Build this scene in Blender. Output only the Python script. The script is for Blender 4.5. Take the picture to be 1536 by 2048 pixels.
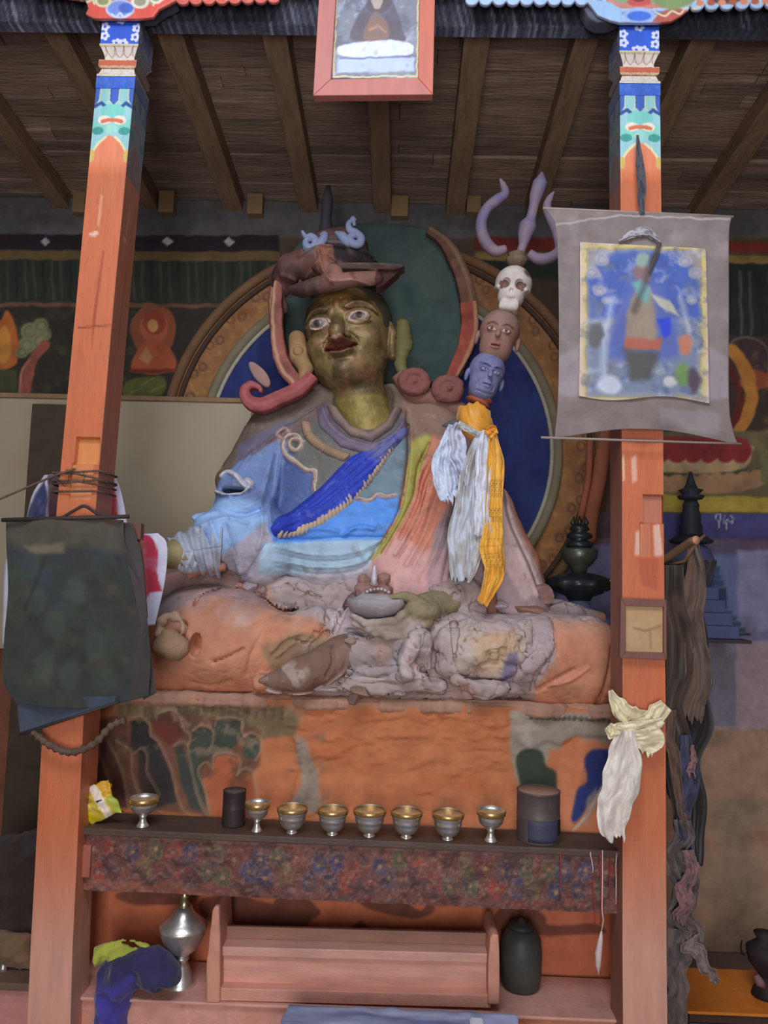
import bpy, bmesh, math, random
import numpy as np
from mathutils import Vector, Matrix

for _o in list(bpy.data.objects):
    bpy.data.objects.remove(_o)
SC = bpy.context.scene
COL = SC.collection
random.seed(7)
RNG = np.random.default_rng(7)

# ------------------------------------------------------------------ camera
F = 1500.0
YAW, PITCH, ROLL = 1.4, 5.2, 1.64
CAMP = Vector((0.0, 0.0, 2.0))
RM = (Matrix.Rotation(math.radians(YAW), 3, 'Z') @ Matrix.Rotation(math.radians(90 + PITCH), 3, 'X')
      @ Matrix.Rotation(math.radians(ROLL), 3, 'Z'))
cd = bpy.data.cameras.new('camera')
cam = bpy.data.objects.new('camera', cd)
COL.objects.link(cam)
cam.matrix_world = Matrix.Translation(CAMP) @ RM.to_4x4()
cd.sensor_fit = 'VERTICAL'
cd.sensor_height = 36.0
cd.lens = F / 2048 * 36.0
cd.clip_start = 0.05
SC.camera = cam

# ------------------------------------------------------------------ world, daylight, exposure
SC.view_settings.view_transform = 'Standard'
SC.view_settings.look = 'None'
SC.view_settings.gamma = 1.0
SC.view_settings.use_curve_mapping = False
SC.view_settings.exposure = 0.0
w = bpy.data.worlds.new('world')
SC.world = w
w.use_nodes = True
bg = w.node_tree.nodes['Background']
bg.inputs[0].default_value = (0.80, 0.86, 1.0, 1)
bg.inputs[1].default_value = 0.36


def area(name, loc, target, sx, sy, power, color):
    ld = bpy.data.lights.new(name, 'AREA')
    ld.shape = 'RECTANGLE'
    ld.size, ld.size_y = sx, sy
    ld.energy = power
    ld.color = color
    o = bpy.data.objects.new(name, ld)
    COL.objects.link(o)
    o.location = loc
    o.rotation_euler = (Vector(target) - Vector(loc)).to_track_quat('-Z', 'Y').to_euler()
    return o


# daylight through the roof opening in front of the altar and through the door behind the viewer
area('skylight', (-0.3, 0.2, 5.0), (0.0, 3.6, 2.3), 2.4, 1.2, 98, (0.86, 0.90, 1.0))
area('doorway_daylight', (-0.2, -2.2, 1.6), (0.0, 3.4, 1.7), 1.4, 2.2, 118, (0.98, 0.95, 0.95))


# ------------------------------------------------------------------ pixel helpers
def P(px, py, Y):
    d = RM @ Vector(((px - 768) / F, -(py - 1024) / F, -1))
    t = (Y - CAMP.y) / d.y
    return CAMP + d * t


def PX(pts, Y):
    return [(P(a, b, Y).x, P(a, b, Y).z) for a, b in pts]


def S(Y):
    return Y / F


# ------------------------------------------------------------------ noise
def _h(i, j, k, seed):
    n = (i * 374761393 + j * 668265263 + k * 2147483647 + seed * 1442695041).astype(np.uint32)
    n = (n ^ (n >> np.uint32(13))) * np.uint32(1274126177)
    n = n ^ (n >> np.uint32(16))
    return n.astype(np.float64) / 4294967295.0


def vn(x, y, z, s=1.0, seed=0):
    x = np.asarray(x, float) * s + 100; y = np.asarray(y, float) * s + 100; z = np.asarray(z, float) * s + 100
    x, y, z = np.broadcast_arrays(x, y, z)
    i, j, k = np.floor(x).astype(np.int64), np.floor(y).astype(np.int64), np.floor(z).astype(np.int64)
    u, v, w_ = x - i, y - j, z - k
    u = u * u * (3 - 2 * u); v = v * v * (3 - 2 * v); w_ = w_ * w_ * (3 - 2 * w_)
    r = 0
    for a in (0, 1):
        for b in (0, 1):
            for c in (0, 1):
                r = r + _h(i + a, j + b, k + c, seed) * (u if a else 1 - u) * (v if b else 1 - v) * (w_ if c else 1 - w_)
    return r * 2 - 1


def fbm(x, y, z, s=1.0, o=3, seed=0):
    r, a = 0, 1.0
    for q in range(o):
        r = r + vn(x, y, z, s * 2 ** q, seed + q) * a
        a *= 0.5
    return r


# ------------------------------------------------------------------ 2D drawing
def sp(pts, n=6, closed=False):
    pts = [np.array(p, float) for p in pts]
    if closed:
        q = [pts[-1]] + pts + [pts[0], pts[1]]
    else:
        q = [2 * pts[0] - pts[1]] + pts + [2 * pts[-1] - pts[-2]]
    out = []
    for i in range(1, len(q) - 2):
        for t in range(n):
            t = t / n
            a, b, c, d = q[i - 1], q[i], q[i + 1], q[i + 2]
            out.append(0.5 * ((2 * b) + (c - a) * t + (2 * a - 5 * b + 4 * c - d) * t * t + (3 * b - a - 3 * c + d) * t ** 3))
    if not closed:
        out.append(pts[-1])
    return [tuple(p) for p in out]


def sdline(X, Z, pts):
    d = np.full(X.shape, 1e9)
    for (ax, az), (bx, bz) in zip(pts[:-1], pts[1:]):
        dx, dz = bx - ax, bz - az
        L = dx * dx + dz * dz + 1e-12
        t = np.clip(((X - ax) * dx + (Z - az) * dz) / L, 0, 1)
        d = np.minimum(d, (X - ax - t * dx) ** 2 + (Z - az - t * dz) ** 2)
    return np.sqrt(d)


def sdpoly(X, Z, pts):
    pts = list(pts)
    d = sdline(X, Z, pts + [pts[0]])
    ins = np.zeros(X.shape, bool)
    for (ax, az), (bx, bz) in zip(pts, pts[1:] + [pts[0]]):
        c = ((az > Z) != (bz > Z))
        with np.errstate(divide='ignore', invalid='ignore'):
            xi = (bx - ax) * (Z - az) / (bz - az + 1e-15) + ax
        ins ^= c & (X < xi)
    return np.where(ins, -d, d)


def lin(c):
    c = np.asarray(c, float) / 255.0
    return np.where(c <= 0.04045, c / 12.92, ((c + 0.055) / 1.055) ** 2.4)


class Paint:
    """paints colours on a set of surface points; shapes are drawn in the X-Z plane of the surface"""
    def __init__(s, X, Z, base, Y, warp=0.0, wscale=20, loc=False):
        s.X, s.Z, s.Y, s.loc = np.asarray(X, float), np.asarray(Z, float), Y, loc
        if warp:
            n1 = fbm(s.X, s.Z * 0, s.Z, wscale, 2, 11); n2 = fbm(s.X, s.Z * 0, s.Z, wscale, 2, 31)
            s.X, s.Z = s.X + n1 * warp, s.Z + n2 * warp
        s.C = np.tile(np.asarray(base, float), (s.X.size, 1))

    def k(s):
        return 1.0 if s.loc else S(s.Y)

    def cv(s, pts):
        return pts if s.loc else PX(pts, s.Y)

    def _mix(s, sel, d, rgb, soft, a):
        m = np.clip(0.5 - d / max(soft, 1e-6), 0, 1) * a
        s.C[sel] = s.C[sel] * (1 - m[:, None]) + np.asarray(rgb, float) * m[:, None]

    def _box(s, q, pad):
        xs = [p[0] for p in q]; zs = [p[1] for p in q]
        return np.nonzero((s.X > min(xs) - pad) & (s.X < max(xs) + pad) & (s.Z > min(zs) - pad) & (s.Z < max(zs) + pad))[0]

    def poly(s, pts, rgb, soft=3, a=1.0, smooth=0):
        if smooth: pts = sp(pts, smooth, True)
        q = s.cv(pts); k = s.k(); sel = s._box(q, soft * k)
        if len(sel): s._mix(sel, sdpoly(s.X[sel], s.Z[sel], q), rgb, soft * k, a)
        return s

    def rect(s, x0, y0, x1, y1, rgb, soft=3, a=1.0):
        return s.poly([(x0, y0), (x1, y0), (x1, y1), (x0, y1)], rgb, soft, a)

    def line(s, pts, wd, rgb, soft=2, a=1.0, smooth=0):
        if smooth: pts = sp(pts, smooth)
        q = s.cv(pts); k = s.k(); sel = s._box(q, (wd + soft) * k)
        if len(sel): s._mix(sel, sdline(s.X[sel], s.Z[sel], q) - wd * k / 2, rgb, soft * k, a)
        return s

    def ell(s, cx, cy, rx, ry, rgb, soft=3, a=1.0, rot=0.0, ring=0):
        t = np.linspace(0, 2 * math.pi, 29)[:-1]
        c_, s_ = math.cos(rot), math.sin(rot)
        pts = [(cx + rx * math.cos(q) * c_ - ry * math.sin(q) * s_, cy + rx * math.cos(q) * s_ + ry * math.sin(q) * c_) for q in t]
        if ring: return s.line(pts + [pts[0]], ring, rgb, soft, a)
        return s.poly(pts, rgb, soft, a)

    def speck(s, rgb, scale, thr, a=1.0, soft=0.15, seed=5, o=3, box=None, ax=1.0, az=1.0):
        n = fbm(s.X * ax, s.Z * 0, s.Z * az, scale, o + 2, seed)
        m = np.clip((n - thr) / (soft * 2.4) + .1, 0, 1) * a * 0.62
        if box is not None:
            q = s.cv(box)
            d = sdpoly(s.X, s.Z, q)
            m = m * np.clip(0.5 - d / (12 * s.k()), 0, 1)
        s.C = s.C * (1 - m[:, None]) + np.asarray(rgb, float) * m[:, None]
        return s


# ------------------------------------------------------------------ materials
def mat(name, color=None, rough=0.75, metal=0.0, bump=0.3, bscale=60, var=0.18, vscale=7, spec=0.3, stretch=(1, 1, 1), bdist=0.004, sheen=0.0):
    m = bpy.data.materials.new(name)
    m.use_nodes = True
    nt = m.node_tree; N = nt.nodes; L = nt.links
    b = N['Principled BSDF']
    b.inputs['Roughness'].default_value = rough
    b.inputs['Metallic'].default_value = metal
    b.inputs['Specular IOR Level'].default_value = spec
    if sheen: b.inputs['Sheen Weight'].default_value = sheen
    tc = N.new('ShaderNodeTexCoord'); mp = N.new('ShaderNodeMapping')
    mp.inputs['Scale'].default_value = stretch
    L.new(tc.outputs['Object'], mp.inputs['Vector'])
    n1 = N.new('ShaderNodeTexNoise'); n1.inputs['Scale'].default_value = vscale
    n1.inputs['Detail'].default_value = 6; n1.inputs['Roughness'].default_value = 0.65
    L.new(mp.outputs[0], n1.inputs['Vector'])
    mr = N.new('ShaderNodeMapRange')
    mr.inputs['From Min'].default_value = 0.3; mr.inputs['From Max'].default_value = 0.7
    mr.inputs['To Min'].default_value = 1 - var; mr.inputs['To Max'].default_value = 1 + var
    L.new(n1.outputs['Fac'], mr.inputs['Value'])
    mx = N.new('ShaderNodeMix'); mx.data_type = 'RGBA'; mx.blend_type = 'MULTIPLY'; mx.inputs[0].default_value = 1.0
    if color is None:
        at = N.new('ShaderNodeAttribute'); at.attribute_name = 'Col'
        L.new(at.outputs['Color'], mx.inputs[6])
    else:
        c = lin(color)
        mx.inputs[6].default_value = (c[0], c[1], c[2], 1)
    L.new(mr.outputs[0], mx.inputs[7])
    L.new(mx.outputs[2], b.inputs['Base Color'])
    if bump:
        n2 = N.new('ShaderNodeTexNoise'); n2.inputs['Scale'].default_value = bscale; n2.inputs['Detail'].default_value = 4
        L.new(mp.outputs[0], n2.inputs['Vector'])
        bp = N.new('ShaderNodeBump'); bp.inputs['Strength'].default_value = bump; bp.inputs['Distance'].default_value = bdist
        L.new(n2.outputs['Fac'], bp.inputs['Height'])
        L.new(bp.outputs[0], b.inputs['Normal'])
    return m


M_WALL = mat('painted_plaster', rough=0.85, bump=0.5, bscale=25, var=0.22, vscale=9, bdist=0.008)
M_CLAY = mat('painted_clay', rough=0.85, bump=0.6, bscale=40, var=0.16, vscale=12, bdist=0.006)
M_GILT = mat('old_gilding', rough=0.5, metal=0.25, bump=0.4, bscale=45, var=0.3, vscale=16, spec=0.4)
M_ROBE = mat('painted_clay_robe', rough=0.62, bump=0.5, bscale=55, var=0.14, vscale=14, bdist=0.005)
M_COLUMN = mat('painted_wood', rough=0.5, bump=0.35, bscale=30, var=0.12, vscale=6, spec=0.4, stretch=(3, 3, 0.5))
M_WOODP = mat('painted_board', rough=0.6, bump=0.35, bscale=35, var=0.13, vscale=6, stretch=(0.6, 2, 2.5))
M_CLOTH = mat('cloth', rough=0.9, bump=0.35, bscale=180, var=0.12, vscale=14, sheen=0.2, bdist=0.002)
M_SILK = mat('silk_scarf', rough=0.45, bump=0.25, bscale=90, var=0.08, vscale=20, spec=0.5, sheen=0.2, bdist=0.003)
M_BEAM = mat('old_timber', (138, 112, 88), rough=0.8, bump=0.8, bscale=22, var=0.3, vscale=6, stretch=(4, 0.5, 4), bdist=0.01)
M_BOARD = mat('old_ceiling_board', rough=0.85, bump=0.8, bscale=20, var=0.35, vscale=5, stretch=(0.6, 5, 4), bdist=0.01)
M_METAL = mat('worn_tin', (226, 222, 214), rough=0.3, metal=0.85, bump=0.15, bscale=40, var=0.2, vscale=25)
M_BRASS = mat('brass', (216, 172, 110), rough=0.28, metal=0.85, bump=0.15, bscale=40, var=0.2, vscale=25)
M_DARKM = mat('dark_bronze', (58, 62, 64), rough=0.35, metal=0.6, bump=0.3, bscale=30, var=0.3, vscale=15)
M_ROPE = mat('rope_fibre', (96, 78, 66), rough=0.9, bump=0.9, bscale=160, var=0.3, vscale=40)
M_STAFF = mat('painted_staff', rough=0.6, bump=0.4, bscale=60, var=0.15, vscale=20)
M_PLAIN = mat('painted_surface', rough=0.7, bump=0.3, bscale=60, var=0.12, vscale=12)
M_GLOSS = mat('printed_paper', rough=0.35, bump=0.12, bscale=30, var=0.1, vscale=18, spec=0.5)


# ------------------------------------------------------------------ mesh helpers
def join(*gs):
    V, Fc, n = [], [], 0
    for v, f in gs:
        v = np.asarray(v, float)
        V.append(v); Fc += [tuple(i + n for i in q) for q in f]; n += len(v)
    return np.vstack(V), Fc


def g_box(x0, x1, y0, y1, z0, z1):
    V = [(x, y, z) for x in (x0, x1) for y in (y0, y1) for z in (z0, z1)]
    return np.array(V, float), [(0, 1, 3, 2), (4, 6, 7, 5), (0, 4, 5, 1), (2, 3, 7, 6), (0, 2, 6, 4), (1, 5, 7, 3)]


def g_hex(a, b):
    """box from four front corners a and four back corners b, both in order tl tr br bl"""
    V = [tuple(p) for p in a] + [tuple(p) for p in b]
    return np.array(V, float), [(0, 3, 2, 1), (4, 5, 6, 7), (0, 1, 5, 4), (1, 2, 6, 5), (2, 3, 7, 6), (3, 0, 4, 7)]


def g_lathe(prof, n=40, c=(0, 0, 0), lobes=0, lamp=0.0):
    V, Fc = [], []
    m = len(prof)
    for i in range(n):
        a = 2 * math.pi * i / n
        k = 1 + (lamp * abs(math.sin(lobes * a / 2)) if lobes else 0)
        for r, z in prof:
            V.append((c[0] + r * k * math.cos(a), c[1] + r * k * math.sin(a), c[2] + z))
    for i in range(n):
        j = (i + 1) % n
        for q in range(m - 1):
            Fc.append((i * m + q, j * m + q, j * m + q + 1, i * m + q + 1))
    return np.array(V, float), Fc


def g_tube(path, rad, n=10, cap=True):
    path = [Vector(p) for p in path]
    if not hasattr(rad, '__len__'): rad = [rad] * len(path)
    V, Fc = [], []
    up = Vector((0, 1, 0))
    for i, p in enumerate(path):
        t = (path[min(i + 1, len(path) - 1)] - path[max(i - 1, 0)]).normalized()
        if abs(t.dot(up)) > 0.95: up = Vector((1, 0, 0))
        a = t.cross(up).normalized(); b = t.cross(a).normalized(); up = -b if b.dot(up) < 0 else b
        b = t.cross(a)
        for q in range(n):
            th = 2 * math.pi * q / n
            V.append(tuple(p + (a * math.cos(th) + b * math.sin(th)) * rad[i]))
    for i in range(len(path) - 1):
        for q in range(n):
            r = (q + 1) % n
            Fc.append((i * n + q, i * n + r, (i + 1) * n + r, (i + 1) * n + q))
    if cap:
        Fc.append(tuple(range(n))[::-1]); Fc.append(tuple((len(path) - 1) * n + q for q in range(n)))
    return np.array(V, float), Fc


def g_grid(fn, nu, nv, th=None):
    """surface fn(u,v)->(x,y,z) arrays; th: thickness, gives a closed sheet"""
    u, v = np.meshgrid(np.linspace(0, 1, nu), np.linspace(0, 1, nv), indexing='ij')
    p = np.stack(fn(u, v), -1)
    V = p.reshape(-1, 3)
    I = np.arange(nu * nv).reshape(nu, nv)
    q = np.stack([I[:-1, :-1], I[1:, :-1], I[1:, 1:], I[:-1, 1:]], -1).reshape(-1, 4)
    if th is None:
        return V, [tuple(a) for a in q.tolist()]
    du = np.gradient(p, axis=0); dv = np.gradient(p, axis=1)
    nn = np.cross(du, dv); nn /= np.linalg.norm(nn, axis=-1, keepdims=True) + 1e-12
    V2 = (p + nn * th).reshape(-1, 3)
    K = nu * nv
    Fc = [tuple(a) for a in q.tolist()] + [tuple(a[::-1]) for a in (q + K).tolist()]
    bd = list(I[:, 0]) + list(I[-1, 1:]) + list(I[-2::-1, -1]) + list(I[0, -2:0:-1])
    for a, b in zip(bd, bd[1:] + [bd[0]]):
        Fc.append((int(b), int(a), int(a) + K, int(b) + K))
    return np.vstack([V, V2]), Fc


def g_slab(x0, x1, z0, z1, yf, yb, h=None, res=0.01):
    """block whose front face carries a relief h(X,Z) (metres towards the viewer)"""
    nx = max(2, int((x1 - x0) / res)); nz = max(2, int((z1 - z0) / res))
    X, Z = np.meshgrid(np.linspace(x0, x1, nx), np.linspace(z0, z1, nz), indexing='ij')
    Y = np.full(X.shape, float(yf))
    if h is not None: Y = Y - h(X, Z)
    V = np.stack([X, Y, Z], -1).reshape(-1, 3)
    I = np.arange(nx * nz).reshape(nx, nz)
    Fc = np.stack([I[:-1, :-1], I[1:, :-1], I[1:, 1:], I[:-1, 1:]], -1).reshape(-1, 4).tolist()
    bd = list(I[:, 0]) + list(I[-1, 1:]) + list(I[-2::-1, -1]) + list(I[0, -2:0:-1])
    B = V[bd].copy(); B[:, 1] = yb
    n0 = len(V); nb = len(bd)
    for a in range(nb):
        b = (a + 1) % nb
        Fc.append((int(bd[b]), int(bd[a]), n0 + a, n0 + b))
    Fc.append(tuple(n0 + a for a in range(nb)))
    return np.vstack([V, B]), [tuple(f) for f in Fc]


def normals(V, Fc):
    q = np.array([f for f in Fc if len(f) == 4])
    n = np.cross(V[q[:, 2]] - V[q[:, 0]], V[q[:, 3]] - V[q[:, 1]])
    N_ = np.zeros_like(V)
    for i in range(4): np.add.at(N_, q[:, i], n)
    return N_ / (np.linalg.norm(N_, axis=1, keepdims=True) + 1e-12)


def mk(name, g, m, root=None, col=None, smooth=True, bevel=0.0):
    """one mesh object; vertices are given in world space and re-based on the root (or on the mesh's own foot)"""
    V, Fc = g
    V = np.asarray(V, float)
    if root is not None:
        base = np.array(ORG[root.name])
    else:
        base = np.array([(V[:, 0].min() + V[:, 0].max()) / 2, (V[:, 1].min() + V[:, 1].max()) / 2, V[:, 2].min()])
    me = bpy.data.meshes.new(name)
    me.from_pydata((V - base).tolist(), [], Fc)
    if col is not None:
        C = col if not callable(col) else col(V)
        C = np.asarray(C, float)
        if C.ndim == 1: C = np.tile(C, (len(V), 1))
        rgba = np.ones((len(V), 4)); rgba[:, :3] = lin(np.clip(C, 0, 255))
        ca = me.color_attributes.new('Col', 'FLOAT_COLOR', 'POINT')
        ca.data.foreach_set('color', rgba.ravel())
    if smooth:
        me.polygons.foreach_set('use_smooth', [True] * len(me.polygons))
    me.validate(); me.update()
    me.materials.append(m)
    o = bpy.data.objects.new(name, me)
    COL.objects.link(o)
    ORG[o.name] = tuple(base)
    if root is not None:
        o.parent = root
    else:
        o.location = base
    if bevel:
        b = o.modifiers.new('bevel', 'BEVEL'); b.width = bevel; b.segments = 2; b.limit_method = 'ANGLE'
    return o


ORG = {}


def thing(name, label, cat, base, group=None):
    o = bpy.data.objects.new(name, None)
    COL.objects.link(o)
    o.empty_display_size = 0.05
    o.location = base
    ORG[o.name] = tuple(base)
    tag(o, label, cat, group)
    return o


def tag(o, label, cat, group=None, kind=None):
    o['label'] = label; o['category'] = cat
    if group: o['group'] = group
    if kind: o['kind'] = kind
    return o


def struct(o):
    o['kind'] = 'structure'
    return o


def sub(name, g, m, parent, **k):
    """sub-part: a mesh under a part mesh (whose local origin is its thing's origin)"""
    o = mk(name, g, m, parent, **k)
    return o


def dup(root, loc):
    r = root.copy(); COL.objects.link(r); r.location = loc
    ORG[r.name] = tuple(loc)
    for ch in list(root.children):
        c = ch.copy(); COL.objects.link(c); c.parent = r
        for g_ in list(ch.children):
            d = g_.copy(); COL.objects.link(d); d.parent = c
    return r


# ------------------------------------------------------------------ implicit surfaces (surface nets)
class Grid:
    def __init__(s, lo, hi, h):
        s.lo, s.h = np.array(lo, float), h
        n = [int((b - a) / h) + 2 for a, b in zip(lo, hi)]
        s.x = (lo[0] + np.arange(n[0]) * h)[:, None, None]
        s.y = (lo[1] + np.arange(n[1]) * h)[None, :, None]
        s.z = (lo[2] + np.arange(n[2]) * h)[None, None, :]
        s.X2, s.Z2 = np.meshgrid(s.x.ravel(), s.z.ravel(), indexing='ij')
        s.n = n

    def plane(s, fn):
        return fn(s.X2, s.Z2)[:, None, :]

    def ell(s, c, r, rot=None):
        x, y, z = s.x - c[0], s.y - c[1], s.z - c[2]
        if rot is not None:
            R_ = rot
            x, y, z = (R_[0][0] * x + R_[0][1] * y + R_[0][2] * z, R_[1][0] * x + R_[1][1] * y + R_[1][2] * z, R_[2][0] * x + R_[2][1] * y + R_[2][2] * z)
        k0 = np.sqrt((x / r[0]) ** 2 + (y / r[1]) ** 2 + (z / r[2]) ** 2)
        return ((k0 - 1) * min(r)).astype(np.float32)

    def caps(s, a, b, ra, rb, flat=1.0):
        a, b = np.array(a, float), np.array(b, float)
        d = b - a; L = d.dot(d)
        t = np.clip(((s.x - a[0]) * d[0] + (s.y - a[1]) * d[1] + (s.z - a[2]) * d[2]) / L, 0, 1)
        return (np.sqrt((s.x - a[0] - t * d[0]) ** 2 + ((s.y - a[1] - t * d[1]) / flat) ** 2 + (s.z - a[2] - t * d[2]) ** 2) - (ra + (rb - ra) * t)).astype(np.float32)

    def chain(s, pts, rad, flat=1.0, k=0.0):
        f = None
        for i in range(len(pts) - 1):
            g = s.caps(pts[i], pts[i + 1], rad[i], rad[i + 1], flat)
            f = g if f is None else (smin(f, g, k) if k else np.minimum(f, g))
        return f

    def box(s, c, r, rd=0.01):
        qx, qy, qz = np.abs(s.x - c[0]) - r[0] + rd, np.abs(s.y - c[1]) - r[1] + rd, np.abs(s.z - c[2]) - r[2] + rd
        return (np.sqrt(np.maximum(qx, 0) ** 2 + np.maximum(qy, 0) ** 2 + np.maximum(qz, 0) ** 2)
                + np.minimum(np.maximum(np.maximum(qx, qy), qz), 0) - rd).astype(np.float32)

    def mesh(s, f):
        f = np.broadcast_to(f, s.n).astype(np.float32).copy()
        f[0] = f[-1] = 1; f[:, 0] = f[:, -1] = 1; f[:, :, 0] = f[:, :, -1] = 1
        sg = f < 0
        cnt = np.zeros(tuple(k - 1 for k in s.n), np.int8)
        sl = [slice(0, -1), slice(1, None)]
        for a in (0, 1):
            for b in (0, 1):
                for c in (0, 1): cnt += sg[sl[a], sl[b], sl[c]]
        idx = np.argwhere((cnt > 0) & (cnt < 8))
        ids = np.full(cnt.shape, -1, np.int64)
        ids[idx[:, 0], idx[:, 1], idx[:, 2]] = np.arange(len(idx))
        acc = np.zeros((len(idx), 3)); num = np.zeros(len(idx))
        co = [(a, b, c) for a in (0, 1) for b in (0, 1) for c in (0, 1)]
        val = {c: f[idx[:, 0] + c[0], idx[:, 1] + c[1], idx[:, 2] + c[2]].astype(float) for c in co}
        for c in co:
            for ax in range(3):
                if c[ax] == 0:
                    d = list(c); d[ax] = 1; d = tuple(d)
                    va, vb = val[c], val[d]
                    m = (va < 0) != (vb < 0)
                    t = np.where(m, va / np.where(m, va - vb, 1), 0)
                    p = np.tile(np.array(c, float), (len(idx), 1)); p[:, ax] += t
                    acc[m] += p[m]; num[m] += 1
        V = (idx + acc / num[:, None]) * s.h + s.lo
        Fc = []
        for ax in range(3):
            a0 = [slice(None)] * 3; a1 = [slice(None)] * 3
            a0[ax] = slice(0, -1); a1[ax] = slice(1, None)
            df = sg[tuple(a0)] != sg[tuple(a1)]
            e = np.argwhere(df)
            o1, o2 = [(1, 2), (2, 0), (0, 1)][ax]
            ok = (e[:, o1] > 0) & (e[:, o2] > 0) & (e[:, o1] < s.n[o1] - 1) & (e[:, o2] < s.n[o2] - 1)
            e = e[ok]
            q = []
            for d1, d2 in ((-1, -1), (0, -1), (0, 0), (-1, 0)):
                g = e.copy(); g[:, o1] += d1; g[:, o2] += d2
                q.append(ids[g[:, 0], g[:, 1], g[:, 2]])
            q = np.stack(q, 1)
            ins = sg[e[:, 0], e[:, 1], e[:, 2]]
            q[~ins] = q[~ins][:, ::-1]
            Fc.append(q)
        Fc = np.vstack(Fc)
        return V, [tuple(r) for r in Fc.tolist()]


def smin(a, b, k):
    h = np.clip(0.5 + 0.5 * (b - a) / k, 0, 1)
    return b * (1 - h) + a * h - k * h * (1 - h)


def rough_up(g, amp, scale, seed=0, o=3, mask=None):
    V, Fc = g
    n = normals(V, Fc)
    d = fbm(V[:, 0], V[:, 1], V[:, 2], scale, o, seed) * amp
    if mask is not None: d = d * mask(V)
    return V + n * d[:, None], Fc


def bump2(pts, wd, ht, px=True, Y=3.7, prof='round'):
    """relief ridge (ht>0) or groove (ht<0) along a polyline, as a function of X,Z"""
    q = PX(pts, Y) if px else pts
    k = S(Y) if px else 1.0
    def fn(X, Z):
        d = sdline(X, Z, q) / (wd * k)
        return ht * np.exp(-(d * 1.6) ** 2)
    return fn


def spiral(cx, cy, r0, r1, turns, a0=0.0, n=26, sgn=1):
    return [(cx + (r0 + (r1 - r0) * t) * math.cos(a0 + sgn * 2 * math.pi * turns * t),
             cy + (r0 + (r1 - r0) * t) * math.sin(a0 + sgn * 2 * math.pi * turns * t)) for t in np.linspace(0, 1, n)]

# ================================================================== SETTING
YW = 4.4          # back wall
YC0, YC1 = 2.90, 3.06   # column front and back

# floor
struct(mk('floor', g_box(-3.1, 3.1, -0.2, YW + 0.2, -0.1, 0.0), mat('earth_floor', (120, 98, 82), rough=0.9, vscale=3), smooth=False))


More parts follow.
